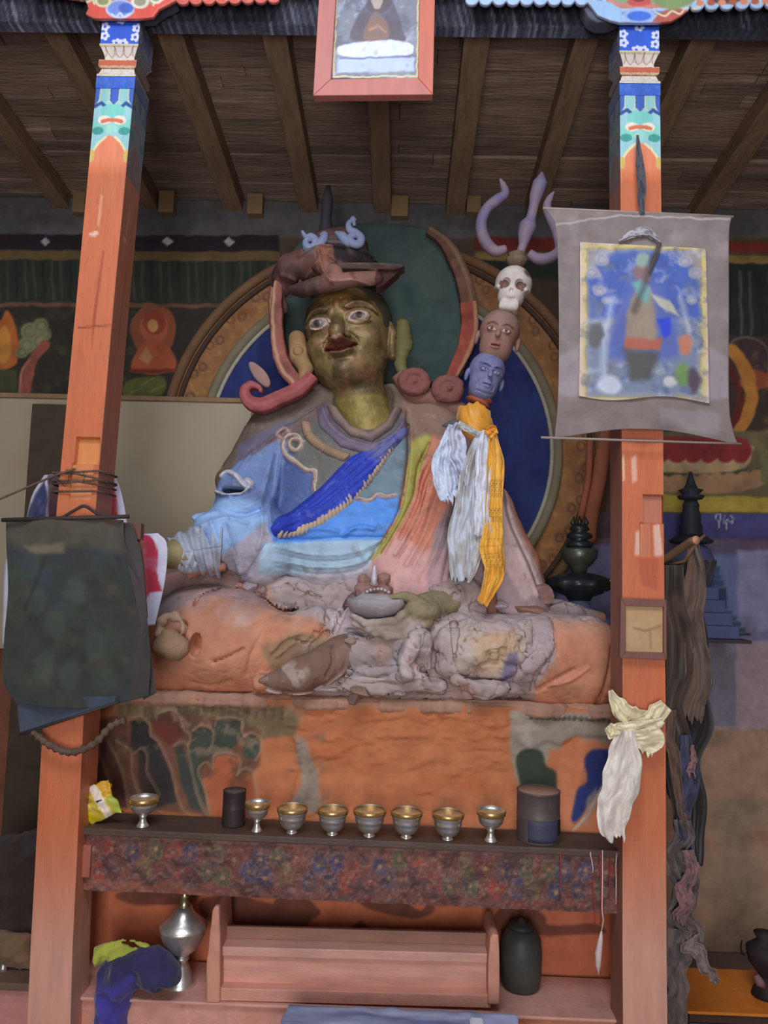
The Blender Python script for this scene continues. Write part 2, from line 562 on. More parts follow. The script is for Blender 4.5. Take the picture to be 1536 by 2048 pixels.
def paint_wall(V):
    p = Paint(V[:, 0], V[:, 2], (86, 70, 58), YW, warp=0.006, wscale=14)
    p.rect(-300, 330, 1900, 476, (98, 94, 96), 6)
    p.speck((72, 68, 66), 5, 0.15, 0.7, 0.3, seed=3, box=[(-300, 330), (1900, 330), (1900, 480), (-300, 480)])
    # purple black frieze with white lozenges
    p.poly([(-300, 466), (560, 472), (560, 503), (-300, 498)], (44, 34, 42), 4)
    for x in (-30, 92, 214, 335, 458):
        p.poly([(x - 11, 483), (x, 474), (x + 11, 483), (x, 492)], (172, 164, 158), 2)
    p.poly([(-300, 500), (560, 504), (560, 522), (-300, 518)], (104, 84, 52), 3)
    p.poly([(-300, 519), (560, 523), (560, 608), (-300, 604)], (44, 50, 40), 3)
    for i in range(34):
        x = -40 + i * 18
        p.line([(x, 526), (x + 3, 600)], 5, [(72, 74, 60), (32, 34, 32), (86, 74, 56)][i % 3], 4, 0.7)
    p.poly([(-300, 604), (420, 608), (420, 620), (-300, 616)], (120, 78, 56), 3, 0.7)
    p.poly([(-300, 612), (560, 616), (560, 830), (-300, 830)], (50, 44, 38), 4)
    p.speck((84, 86, 58), 12, 0.25, 0.8, 0.3, seed=8, box=[(-100, 620), (350, 620), (350, 800), (-100, 800)])
    # seated orange figure
    p.ell(307, 660, 46, 52, (140, 78, 52)); p.ell(309, 655, 28, 32, (170, 88, 60)); p.ell(309, 645, 22, 24, (140, 62, 42))
    p.poly([(262, 738), (275, 700), (292, 682), (322, 682), (342, 700), (352, 738), (310, 748)], (166, 84, 54), 3, smooth=4)
    p.poly([(278, 716), (292, 690), (306, 716), (296, 730)], (176, 124, 84), 3)
    p.ell(306, 652, 9, 13, (190, 136, 84)); p.line([(262, 740), (352, 742)], 8, (120, 52, 40))
    p.poly([(248, 768), (280, 754), (330, 756), (322, 790), (250, 796)], (92, 92, 48), 5, smooth=4)
    for x, y in ((272, 782), (296, 764), (318, 776)): p.line([(x - 14, y + 8), (x + 12, y - 6)], 4, (112, 116, 66), 3)
    # flame, tree and rose stem left of the column
    p.poly([(0, 640), (14, 620), (34, 660), (36, 720), (10, 740), (-20, 730), (-20, 650)], (176, 96, 46), 4, smooth=4)
    p.poly([(-8, 680), (8, 650), (24, 690), (14, 726), (-10, 720)], (196, 132, 56), 4, smooth=4)
    for x, y, r in ((60, 662, 18), (80, 652, 16), (54, 690, 17), (78, 682, 15), (92, 668, 12), (44, 704, 12)): p.ell(x, y, r, r, (128, 126, 88), 5); p.ell(x, y, r * .6, r * .6, (96, 98, 66), 5, ring=3)
    p.line([(88, 690), (66, 720), (56, 760), (48, 800)], 22, (142, 78, 62), 4, smooth=4)
    p.line([(60, 720), (44, 744), (40, 790)], 7, (164, 104, 80), 3, smooth=4)
    p.poly([(-60, 736), (30, 742), (40, 800), (-60, 800)], (66, 70, 44), 5)
    # upper right
    p.poly([(950, 474), (1800, 488), (1800, 508), (950, 500)], (122, 46, 38), 3)
    p.poly([(950, 504), (1800, 516), (1800, 532), (950, 520)], (136, 110, 58), 3)
    p.poly([(950, 520), (1800, 534), (1800, 690), (950, 676)], (40, 44, 38), 3)
    for i in range(16):
        x = 1440 + i * 20
        p.line([(x, 545), (x + 3, 668)], 6, [(78, 86, 74), (32, 34, 32), (96, 96, 84)][i % 3], 4, 0.7)
    p.rect(950, 672, 1800, 890, (62, 50, 42), 4)
    p.ell(1494, 722, 46, 48, (92, 84, 82), ring=5); p.ell(1496, 724, 36, 38, (66, 50, 52))
    p.poly([(1478, 762), (1500, 738), (1536, 748), (1560, 770), (1500, 784)], (150, 74, 50), 4)
    p.speck((136, 96, 52), 15, 0.2, 0.7, 0.3, seed=18, box=[(1480, 700), (1600, 700), (1600, 900), (1480, 900)])
    p.line([(1462, 700), (1488, 735), (1503, 790), (1494, 835), (1462, 868)], 26, (178, 118, 54), 4, smooth=6)
    p.line([(1452, 726), (1474, 770), (1480, 815), (1462, 852)], 14, (96, 40, 34), 4, smooth=6)
    # lotus seat: red petals, cream scallops
    p.rect(1240, 862, 1800, 1000, (104, 92, 66), 5)
    p.poly([(1240, 880), (1486, 886), (1504, 905), (1490, 934), (1420, 946), (1240, 940)], (170, 142, 104), 4, smooth=3)
    for i in range(6):
        p.ell(1322 + i * 32, 900, 21, 25, (134, 46, 46), 4)
    p.rect(1290, 874, 1484, 900, (134, 46, 46), 5)
    p.poly([(1240, 942), (1430, 948), (1496, 935), (1492, 952), (1430, 962), (1240, 958)], (62, 68, 56), 4)
    for i in range(9):
        p.ell(1300 + i * 27, 962 + (i - 4) * -1.5, 18, 16, (162, 124, 88), 4)
    p.poly([(1240, 962), (1500, 955), (1520, 972), (1480, 986), (1240, 984)], (158, 122, 88), 5)
    p.line([(1505, 880), (1530, 905), (1530, 960)], 14, (112, 108, 70), 5)
    p.poly([(1240, 988), (1800, 1000), (1800, 1030), (1240, 1022)], (172, 150, 62), 4)
    p.poly([(950, 1022), (1800, 1032), (1800, 1085), (950, 1075)], (80, 76, 130), 4)
    for q in ([(1434, 1030), (1444, 1030), (1442, 1042), (1436, 1042), (1434, 1030)], [(1440, 1042), (1440, 1056)], [(1450, 1032), (1450, 1048), (1456, 1040)],
              [(1462, 1032), (1468, 1038), (1464, 1046), (1458, 1042)], [(1455, 1046), (1454, 1058)]):
        p.line(q, 2.2, (196, 190, 196), 1.5)
    # blue grey panels
    p.poly([(950, 1072), (1800, 1084), (1800, 1290), (950, 1280)], (124, 120, 152), 6)
    p.poly([(1240, 1085), (1480, 1090), (1480, 1275), (1240, 1270)], (110, 118, 156), 10)
    p.rect(1240, 1075, 1800, 1110, (86, 62, 72), 14, 0.6)
    p.poly([(1476, 1100), (1800, 1100), (1800, 1270), (1476, 1262)], (142, 136, 168), 8)
    # stepped stupa painted on the wall
    for i, (hw, y0, y1) in enumerate(((20, 1134, 1146), (24, 1148, 1158), (28, 1160, 1172), (34, 1174, 1218), (44, 1222, 1230), (52, 1233, 1241), (62, 1244, 1253), (72, 1256, 1266))):
        p.rect(1420 - hw, y0, 1420 + hw, y1, (64, 86, 120) if i != 3 else (56, 72, 96), 3)
    p.line([(1240, 1268), (1500, 1270)], 4, (46, 42, 48), 2)
    p.poly([(950, 1276), (1800, 1284), (1800, 1464), (950, 1456)], (166, 144, 150), 6)
    p.poly([(1404, 1280), (1472, 1282), (1472, 1452), (1404, 1452)], (130, 124, 138), 5)
    p.poly([(950, 1454), (1800, 1462), (1800, 2300), (950, 2300)], (172, 138, 114), 6)
    p.speck((168, 112, 92), 3.2, 0.1, 0.8, 0.5, seed=28, box=[(1300, 1456), (1800, 1456), (1800, 1700), (1300, 1700)])
    p.speck((128, 120, 100), 2.6, 0.0, 0.8, 0.5, seed=48, box=[(1300, 1600), (1800, 1600), (1800, 2300), (1300, 2300)])
    # lower left
    p.rect(-400, 1090, 420, 2400, (128, 80, 60), 8)
    p.rect(950, 560, 1300, 1090, (92, 60, 40), 8, 0.6)
    p.speck((50, 42, 38), 6, 0.45, 0.4, 0.4, seed=58)
    return p.C


struct(mk('wall_back', g_slab(-2.75, 2.75, 0.0, 4.3, YW, YW + 0.25, lambda X, Z: fbm(X, X * 0, Z, 4, 3, 3) * 0.006, 0.0085), M_WALL, col=paint_wall))
mW = mat('rough_plaster', (96, 78, 66), rough=0.9, vscale=4)
struct(mk('wall_left', g_box(-3.0, -2.75, -0.6, YW + 0.25, 0, 4.6), mW, smooth=False))
struct(mk('wall_right', g_box(2.75, 3.0, -0.6, YW + 0.25, 0, 4.6), mW, smooth=False))

# ceiling: rough boards lying across sloping joists
def ceil_z(Y):
    a = P(768, 40, 3.05).z; b = P(768, 412, YW).z
    return a + (b - a) * (Y - 3.05) / (YW - 3.05)


gs = []
y = 3.03; i = 0
while y < YW + 0.1:
    wd = random.uniform(0.07, 0.13)
    zz = ceil_z(y) + 0.06 + random.uniform(-0.006, 0.010); z2 = ceil_z(y + wd) + 0.06 + random.uniform(-0.006, 0.006)
    cuts = [-2.9] + sorted(random.uniform(-2.2, 2.2) for _ in range(3)) + [2.9]
    for a, b in zip(cuts[:-1], cuts[1:]):
        dz = random.uniform(-0.006, 0.006)
        g = g_box(a, b - 0.004, y, y + wd - 0.004, 0, 0.03)
        v = g[0]
        v[:, 2] += np.where(v[:, 1] > y + wd / 2, z2, zz) + dz
        sh = random.uniform(-1, 1); 
        gs.append((v, g[1], sh))
    y += wd
zr = max(g_[0][:, 2].max() for g_ in gs) + 0.005
gs.append((*g_box(-3.0, 3.0, 3.03, YW + 0.25, zr, zr + 0.12), 0))   # unseen roof slab, added to keep light out of the board gaps
G = join(*[(a, b) for a, b, _ in gs])
cc = np.concatenate([np.tile(np.array((142, 120, 104)) * (1 + 0.13 * s), (8, 1)) for _, _, s in gs])
struct(mk('ceiling', G, M_BOARD, col=cc, smooth=False))

# joists: each runs from the front beam back into the wall
xs = [-190, -45, 122, 300, 467, 618, 765, 910, 1068, 1235, 1400, 1560]
for n_, x in enumerate(xs):
    pw = P(x, 424, YW - 0.0)
    hw = random.uniform(0.048, 0.058)
    X0 = pw.x
    g = g_grid(lambda u, v: (0, 0, 0), 2, 2) if False else None
    YJ = 3.03
    a = [(X0 - hw, YJ, ceil_z(YJ) + 0.055), (X0 + hw, YJ, ceil_z(YJ) + 0.055), (X0 + hw, YJ, ceil_z(YJ) - 0.045), (X0 - hw, YJ, ceil_z(YJ) - 0.045)]
    b = [(X0 - hw, YW + 0.1, ceil_z(YW) + 0.05), (X0 + hw, YW + 0.1, ceil_z(YW) + 0.05), (X0 + hw, YW + 0.1, ceil_z(YW) - 0.06), (X0 - hw, YW + 0.1, ceil_z(YW) - 0.06)]
    names = ['far left beyond the frame edge', 'leftmost, at the left edge of the picture', 'second from the left, left of the left column', 'just right of the left column',
             'second one right of the left column', 'meeting the wall above the blue hat scrolls', 'directly below the framed picture',
             'between the framed picture and the trident', 'behind the trident prongs', 'hidden mostly behind the right column', 'first one right of the right column', 'rightmost, at the right edge']
    tag(mk('ceiling_joist', g_hex(a, b), M_BEAM, smooth=False, bevel=0.006), 'rough brown ceiling joist, ' + names[n_], 'joist', 'joists under the ceiling boards')
# wooden blocks set in the wall head beside some joists
for n_, (x0, x1, y0, y1, lb) in enumerate(((318, 346, 380, 424, 'right of the left column top'), (495, 524, 386, 427, 'above the left side of the halo'), (783, 816, 390, 432, 'above the green halo'),
                                          (934, 962, 390, 424, 'left of the trident'), (146, 168, 382, 424, 'left of the left column'))):
    a, b = P(x0, y0, YW - 0.06), P(x1, y1, YW - 0.06)
    tag(mk('wall_block', g_box(a.x, b.x, YW - 0.06, YW + 0.05, b.z, a.z), mat('pale_timber', (138, 112, 78), rough=0.8) if n_ == 0 else bpy.data.materials['pale_timber'], smooth=False, bevel=0.004),
        'square timber block at the wall top, ' + lb, 'timber block', 'timber blocks at the wall head')

# front lintel above the columns with dark ridged boards behind it
zt = P(768, 52, 2.965).z


def twig_relief(X, Z):
    return 0.012 * np.abs(np.sin((X * 1.0 - Z * 0.45) * 95)) + 0.006 * fbm(X, X * 0, Z, 30, 2, 4)


g = g_slab(-2.75, 2.75, zt, zt + 0.34, 2.975, 3.025, twig_relief, 0.0085)
V = g[0]
tw = Paint(V[:, 0], V[:, 2], (46, 46, 56), 2.965)
rs = random.Random(2)
for i in range(120):
    x = -60 + i * 13.5 + rs.uniform(-3, 3)
    tw.line([(x, -60), (x + 26 + rs.uniform(-3, 3), 54)], rs.uniform(3, 7), rs.choice([(104, 104, 122), (84, 84, 98), (70, 68, 80), (126, 124, 142)]), 4, .8)
tw.speck((40, 38, 44), 6, 0.1, 0.9, 0.4, seed=9)
tag(mk('brushwood_fascia', g, mat('sooty_brushwood', rough=0.9, bump=0.9, bscale=60, var=0.35, vscale=20), col=tw.C), 'dark sooty ridged brushwood strip under the top beam', 'fascia')

zb = P(768, -22, 2.9).z
g = g_slab(-2.75, 2.75, zb, zb + 0.5, 2.875, 2.93, lambda X, Z: 0.01 * np.maximum(0, np.sin((Z - zb) * 60)), 0.012)
V = g[0]
pb = Paint(V[:, 0], V[:, 2], (150, 66, 50), 2.86)
for i in range(-8, 60):
    pb.ell(i * 34, -42, 15, 12, [(60, 96, 150), (96, 140, 120), (196, 176, 150), (170, 70, 60)][i % 4], 3)
tag(mk('painted_lintel', g, M_COLUMN, col=pb.C), 'painted beam along the top edge carried by both columns', 'beam')

# ------------------------------------------------------------------ columns
LVL = (2300, 1900, 1400, 1024, 600, 200)
LX = {2300: (44, 134), 1900: (61, 145), 1400: (88, 169), 1024: (113, 191), 600: (153, 228), 200: (190, 266)}
RX = {2300: (1248, 1338), 1900: (1245, 1333), 1400: (1245, 1331), 1024: (1244, 1327), 600: (1242, 1325), 200: (1240, 1320)}


def col_edge(tab, y):
    ks = sorted(tab)
    return tuple(np.interp(y, ks, [tab[k][q] for k in ks]) if y > ks[0] else tab[ks[0]][q] + (y - ks[0]) * (tab[ks[1]][q] - tab[ks[0]][q]) / (ks[1] - ks[0]) for q in (0, 1))


def col_geo(tab, y0, y1, n, grow=0.0, sub_=36, prof=None):
    """square shaft between picture heights y0 (top) and y1 (bottom), four ridged faces with fine vertices for the painting"""
    V, UV, Fc = [], [], []
    rows = []
    for i in range(n + 1):
        t = i / n; y = y0 + (y1 - y0) * t
        e = col_edge(tab, y); gr = grow if prof is None else np.interp(t, [q[0] for q in prof], [q[1] for q in prof])
        A, B = P(e[0], y, YC0), P(e[1], y, YC0)
        k = YC0 / F; x0, x1 = A.x - gr * k, B.x + gr * k
        ya, yb = YC0 - gr * k, YC1 + gr * k
        z = (A.z + B.z) / 2
        ring = []
        cs = [(x0, ya), (x1, ya), (x1, yb), (x0, yb)]
        for c in range(4):
            for q in range(sub_):
                u = q / sub_
                p, r = cs[c], cs[(c + 1) % 4]
                V.append((p[0] + (r[0] - p[0]) * u, p[1] + (r[1] - p[1]) * u, z))
                UV.append((c + u, y))
        rows.append(4 * sub_)
    m = 4 * sub_
    for i in range(n):
        for q in range(m):
            r = (q + 1) % m
            Fc.append((i * m + q, (i + 1) * m + q, (i + 1) * m + r, i * m + r))
    Fc.append(tuple(range(m))); Fc.append(tuple((n) * m + q for q in range(m))[::-1])
    return np.array(V), Fc, np.array(UV)


def paint_col(UV, fn, base):
    """u 0..1 runs across each face; drawn in a local plane (u*100, -y)"""
    u = UV[:, 0] % 1.0
    u = np.where(UV[:, 0] % 2 >= 1, u, u)
    p = Paint(u * 80, -UV[:, 1], base, 1, loc=True, warp=0.6, wscale=0.25)
    fn(p)
    return p.C


def orange(seed, worn):
    def fn(p):
        p.speck((198, 118, 80), 0.02, 0.0, 0.6, 0.5, seed=seed, az=0.4)
        p.speck((190, 100, 68), 0.05, 0.3, 0.6, 0.4, seed=seed + 1, ax=1.5, az=0.25)
        p.speck((150, 72, 54), 0.25, 0.8, 0.6, 0.2, seed=seed + 2, ax=1.5, az=0.5)
        # pale rosy doorway light on the lower shaft, painted into the colour
        m = np.clip((-p.Z - 1650) / 260, 0, 1) * 0.75
        p.C = p.C * (1 - m[:, None]) + np.array((206, 164, 150.)) * m[:, None]
        for q in worn:
            p.poly([(a, -b) for a, b in q[0]], q[1], 3, q[2] if len(q) > 2 else 0.8)
    return fn


def painted_top(p):
    """valance, clouds and scallops painted on the upper shaft; y from 178 to 345"""
    p.poly([(-2, -120), (82, -120), (82, -330), (-2, -330)], (150, 196, 200), 2)
    for i in range(5):
        c = [(58, 92, 176), (140, 190, 186)][i % 2]
        x = i * 20 - 10
        p.poly([(x, -170), (x + 20, -170), (x + 20, -200), (x + 10, -212), (x, -200)], c, 1.5)
        p.line([(x, -176), (x, -200), (x + 10, -212), (x + 20, -200), (x + 20, -176)], 1.6, (206, 202, 160), 1)
    p.line([(0, -214), (14, -206), (24, -214), (40, -218), (56, -214), (66, -206), (80, -214)], 7, (44, 76, 140), 2)
    p.ell(40, -222, 26, 14, (120, 196, 184), 2); p.ell(14, -248, 16, 14, (130, 200, 186), 2); p.ell(66, -248, 16, 14, (130, 200, 186), 2)
    p.ell(24, -240, 14, 9, (226, 218, 196), 2); p.ell(56, -240, 14, 9, (226, 218, 196), 2)
    p.line([(20, -243), (30, -240), (50, -240), (60, -243)], 7, (206, 110, 78), 2)
    p.ell(12, -262, 12, 8, (64, 150, 138), 2); p.ell(68, -262, 12, 8, (64, 150, 138), 2); p.ell(40, -258, 14, 9, (150, 206, 190), 2)
    p.poly([(0, -350), (0, -322), (8, -296), (16, -286), (26, -276), (38, -270), (50, -276), (62, -286), (72, -300), (80, -322), (80, -350)], (222, 130, 92), 2)
    for sgn, x0 in ((1, 0), (-1, 80)):
        p.line([(x0, -318), (x0 + sgn * 8, -298), (x0 + sgn * 18, -284), (x0 + sgn * 30, -274)], 5, (222, 214, 168), 2)
        p.ell(x0 + sgn * 4, -312, 6, 12, (206, 176, 92), 2)


def blue_block(p):
    for x, y in ((7, 54), (8, 72), (74, 56), (72, 74), (34, 86), (48, 86), (40, 40)):
        for k in range(5):
            a = k * 1.257
            p.ell(x + 6.5 * math.cos(a), -(y + 5.5 * math.sin(a)), 4.2, 3.8, (206, 208, 230), 1.2)
        p.ell(x, -y, 3, 3, (70, 90, 180), 1)
    p.line([(-2, -38.5), (82, -38.5)], 1.5, (24, 36, 90), 1)


def build_column(tab, base_y, label, seed, worn, dy, notches):
    B = P((tab[1900][0] + tab[1900][1]) / 2, 1900, (YC0 + YC1) / 2)
    t = thing('temple_column', label, 'column', (B.x, B.y, 0.0))
    V, Fc, UV = col_geo(tab, 348 + dy, 2300, 520)
    V[UV[:, 1] > 2290, 2] = 0.0
    o = np.array(UV); yy = o[:, 1]

    def fn(p):
        orange(seed, worn)(p)
    C = paint_col(UV, fn, (194, 106, 68))
    # notches cut in the face for old brackets
    for (u0, u1, y0, y1, dep, c) in notches:
        q = V[:, :]
        f = (UV[:, 0] >= u0) & (UV[:, 0] <= u1) & (yy > y0) & (yy < y1)
        V[f, 1] += dep
        C[f] = C[f] * 0.35 + np.array(c) * 0.65
    # the inner side faces are mixed towards brown, less so low on the left column
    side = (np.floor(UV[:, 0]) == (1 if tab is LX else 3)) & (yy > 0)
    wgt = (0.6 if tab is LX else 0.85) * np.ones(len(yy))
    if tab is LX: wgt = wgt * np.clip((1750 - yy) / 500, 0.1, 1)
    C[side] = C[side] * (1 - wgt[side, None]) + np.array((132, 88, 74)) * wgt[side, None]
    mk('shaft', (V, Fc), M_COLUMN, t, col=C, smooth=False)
    # upper mouldings
    def band(name, y0, y1, prof, color, n=16, fn=None, m=M_COLUMN, grey_mix=0.8):
        V, Fc, UV = col_geo(tab, y0 + dy, y1 + dy, n, prof=prof, sub_=60)
        UV = UV.copy(); UV[:, 1] -= dy
        C = paint_col(UV, fn or (lambda p: None), color)
        side = np.floor(UV[:, 0]) == (1 if tab is LX else 3)      # plain inner face, mixed towards grey
        C[side] = C[side] * (1 - grey_mix) + np.array((92, 90, 96)) * grey_mix
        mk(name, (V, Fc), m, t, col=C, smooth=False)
    def head(p):
        orange(seed, [])(p); C0 = p.C.copy(); painted_top(p)
        m = np.clip((-p.Z - 322) / 24, 0, 1)[:, None]
        p.C = p.C * (1 - m) + C0 * m
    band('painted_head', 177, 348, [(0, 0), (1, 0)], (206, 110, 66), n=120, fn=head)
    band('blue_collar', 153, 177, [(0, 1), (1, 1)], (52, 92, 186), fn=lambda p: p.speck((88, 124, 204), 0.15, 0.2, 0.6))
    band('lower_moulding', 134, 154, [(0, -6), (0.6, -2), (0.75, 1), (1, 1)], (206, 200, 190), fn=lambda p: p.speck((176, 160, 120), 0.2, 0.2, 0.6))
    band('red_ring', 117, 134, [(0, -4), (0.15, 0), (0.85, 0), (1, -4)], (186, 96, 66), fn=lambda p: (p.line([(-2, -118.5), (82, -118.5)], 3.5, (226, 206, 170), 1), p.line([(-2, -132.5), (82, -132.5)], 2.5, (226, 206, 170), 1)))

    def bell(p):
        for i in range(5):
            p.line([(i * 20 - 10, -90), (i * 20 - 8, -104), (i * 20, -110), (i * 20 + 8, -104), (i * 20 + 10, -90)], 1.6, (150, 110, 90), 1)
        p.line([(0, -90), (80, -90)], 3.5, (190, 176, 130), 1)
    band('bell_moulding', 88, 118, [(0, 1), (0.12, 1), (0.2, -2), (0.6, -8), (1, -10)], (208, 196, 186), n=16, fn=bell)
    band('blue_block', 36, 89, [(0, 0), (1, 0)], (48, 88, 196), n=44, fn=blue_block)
    return t


worn_l = [([(12, 470), (26, 462), (36, 466), (24, 474)], (226, 206, 190)), ([(30, 390), (36, 392), (34, 455), (29, 450)], (226, 170, 140), .6),
          ([(46, 500), (50, 500), (42, 700), (38, 640)], (150, 66, 46), .7), ([(8, 655), (78, 648), (78, 651), (8, 658)], (120, 54, 40), .8),
          ([(0, 960), (40, 950), (60, 990), (62, 1024), (0, 1024)], (190, 110, 66), .6)]
worn_r = [([(18, 915), (28, 910), (30, 960), (20, 968)], (218, 176, 156)), ([(0, 915), (5, 910), (6, 960), (2, 965)], (226, 190, 170)),
          ([(26, 1065), (34, 1060), (36, 1110), (24, 1112)], (220, 186, 170)), ([(60, 1050), (72, 1046), (78, 1110), (62, 1112)], (222, 190, 176)),
          ([(30, 1115), (70, 1115), (66, 1180), (36, 1170)], (168, 78, 56), .5), ([(60, 1330), (80, 1326), (80, 1420), (66, 1400)], (200, 104, 58), .7)]
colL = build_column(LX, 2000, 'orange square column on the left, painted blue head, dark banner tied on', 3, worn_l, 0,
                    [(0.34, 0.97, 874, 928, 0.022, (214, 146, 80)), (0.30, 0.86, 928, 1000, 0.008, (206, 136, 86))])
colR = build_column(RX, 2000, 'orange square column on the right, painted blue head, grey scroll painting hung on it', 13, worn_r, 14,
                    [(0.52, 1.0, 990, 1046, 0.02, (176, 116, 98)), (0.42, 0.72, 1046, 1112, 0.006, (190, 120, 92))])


# ------------------------------------------------------------------ generic flat carved piece
def carved(poly, Y0, Y1, res, paintfn, soft=0.006, smooth=0, relief=None, pad=0.03, warp=0.0):
    """solid piece whose outline (picture points at plane Y0) is carved through the thickness Y0..Y1"""
    if smooth: poly = sp(poly, smooth, True)
    q = PX(poly, Y0)
    xs = [a for a, _ in q]; zs = [b for _, b in q]
    G = Grid((min(xs) - pad, Y0 - pad, min(zs) - pad), (max(xs) + pad, Y1 + pad, max(zs) + pad), res)
    d2 = G.plane(lambda X, Z: sdpoly(X, Z, q))
    dy = np.abs(G.y - (Y0 + Y1) / 2) - (Y1 - Y0) / 2
    f = -smin(-d2, -dy, soft)
    if relief is not None:
        f = f - G.plane(relief) * (G.y < (Y0 + Y1) / 2)
    g = G.mesh(f)
    return g


def bracket(poly, layers, core, label):
    """thin painted scalloped face board nailed on a plain sooty bolster"""
    g = carved(poly, 2.868, 2.886, 0.0042, None, soft=0.003, pad=0.015)
    q = PX(poly, 2.868)
    X, Z = g[0][:, 0], g[0][:, 2]
    d = -sdpoly(X, Z, q) / S(2.868)
    C = np.zeros((len(X), 3))
    for lim, c in layers: C[d >= lim] = c
    p = Paint(X, Z, (0, 0, 0), 2.868); p.C = C
    t = thing('carved_bracket', label, 'bracket', tuple(P(core[0][0] + 50, core[-1][1], 2.95)), 'carved column brackets')
    gc = carved(core, 2.888, 2.958, 0.008, None, soft=0.004)
    pc = Paint(gc[0][:, 0], gc[0][:, 2], (86, 86, 100), 2.89); pc.speck((56, 54, 64), 14, .1, .7, .4)
    mk('bolster', gc, M_BEAMP, t, col=pc.C)
    return g, p, t


M_BEAMP = mat('sooty_timber', rough=.85, bump=.6, bscale=30, var=.3, vscale=12)


def scallop(x0, x1, ybase, r, top, edge=lambda x: 0):
    """lower edge made of round lobes from x0 to x1, closed along the top"""
    pts = []
    n = max(1, int(abs(x1 - x0) / (2 * r)))
    for i in range(n):
        cx = x0 + (i + .5) * (x1 - x0) / n
        for a in np.linspace(180, 0, 8)[:-1]:
            pts.append((cx + r * math.cos(math.radians(a)), ybase + edge(cx) + r * 0.8 * math.sin(math.radians(a))))
    pts += [(x1, top), (x0, top)]
    return pts


brL = [(60, -70), (60, -14), (110, -8), (170, 0), (176, 16), (170, 28), (186, 36), (200, 37), (282, 37), (306, 34), (318, 18), (338, 8), (352, 0)] + \
      [p for p in scallop(352, 560, -1, 13, -70, lambda x: (x - 352) * -0.02)[:-2]] + [(560, -70)]
g, p, t = bracket(brL, [(-9, (186, 96, 84)), (3, (206, 84, 70)), (14, (214, 196, 160)), (18, (132, 146, 110)), (28, (206, 186, 160)), (32, (196, 116, 104)), (44, (96, 122, 160))],
                  [(182, -70), (182, 16), (200, 30), (300, 30), (326, 12), (350, 0), (350, -70)], 'red and blue carved scalloped bracket on top of the left column')
p.poly([(182, 22), (196, 36), (286, 36), (306, 33), (318, 20), (300, 8), (190, 8)], (208, 82, 68), 3)
p.ell(240, 18, 29, 19, (176, 192, 224), 3); p.ell(240, 17, 25, 15, (116, 138, 206), 3); p.ell(252, 16, 15, 10, (70, 96, 180), 5); p.line(sp([(224, 28), (232, 34), (240, 26), (248, 34), (258, 28)], 4), 4, (206, 212, 232), 2)
for x, y, r, c in ((206, 2, 17, (206, 200, 160)), (206, 2, 11, (140, 140, 92)), (280, 4, 18, (214, 206, 186)), (280, 3, 12, (146, 142, 116)), (312, -2, 13, (214, 206, 186)), (312, -3, 8, (130, 150, 110)), (172, -4, 14, (206, 190, 160)), (172, -5, 9, (120, 128, 90))): p.ell(x, y, r, r * .75, c, 2.5)
for i in range(10): p.ell(344 + i * 22, -6, 8, 6, [(220, 150, 130), (214, 200, 170)][i % 2], 2)
mk('painted_face', g, M_COLUMN, t, col=p.C)
brR = [(930, -70), (930, -8)] + [p for p in scallop(930, 1178, 0, 13, -70, lambda x: 0)[:-2]] + \
      [(1184, 14), (1196, 30), (1220, 40), (1240, 45), (1318, 45), (1344, 42), (1362, 32), (1378, 20)] + [p for p in scallop(1380, 1650, 10, 14, -70, lambda x: (x - 1380) * -0.03)[:-2]] + [(1650, -70)]
g, p, t = bracket(brR, [(-9, (150, 160, 190)), (2, (158, 188, 216)), (12, (190, 200, 214)), (17, (106, 140, 190)), (26, (170, 190, 214)), (32, (196, 130, 116)), (44, (130, 160, 120))],
                  [(1166, -70), (1166, 14), (1180, 36), (1196, 44), (1222, 44), (1240, 36), (1330, 36), (1366, 20), (1380, 0), (1380, -70)], 'pale blue carved scalloped bracket on top of the right column')
p.poly([(1304, 44), (1330, 45), (1352, 42), (1378, 22), (1350, 14), (1318, 26)], (176, 88, 76), 3)
p.poly([(1184, 14), (1196, 30), (1220, 40), (1244, 42), (1244, 20), (1220, 4), (1190, 0)], (150, 184, 220), 5)
p.ell(1278, 30, 32, 15, (150, 176, 220), 4); p.ell(1278, 32, 24, 10, (66, 108, 200), 4); p.ell(1278, 4, 24, 9, (190, 84, 76), 4); p.ell(1278, -2, 12, 6, (120, 60, 60), 3)
p.poly([(1306, 2), (1340, 20), (1380, 8), (1400, -14), (1330, -14)], (126, 146, 96), 5, smooth=3); p.poly([(1410, -4), (1440, 8), (1480, 2), (1476, -20), (1412, -20)], (96, 66, 70), 5, smooth=3)
p.line(sp([(1310, 24), (1330, 32), (1344, 22), (1360, 28), (1372, 16), (1390, 18), (1404, 8)], 4), 4, (206, 206, 170), 2.5)
for i in range(8): p.ell(1400 + i * 22, 6 - i * .6, 8, 6, [(206, 130, 96), (170, 90, 66)][i % 2], 2)
mk('painted_face', g, M_COLUMN, t, col=p.C)

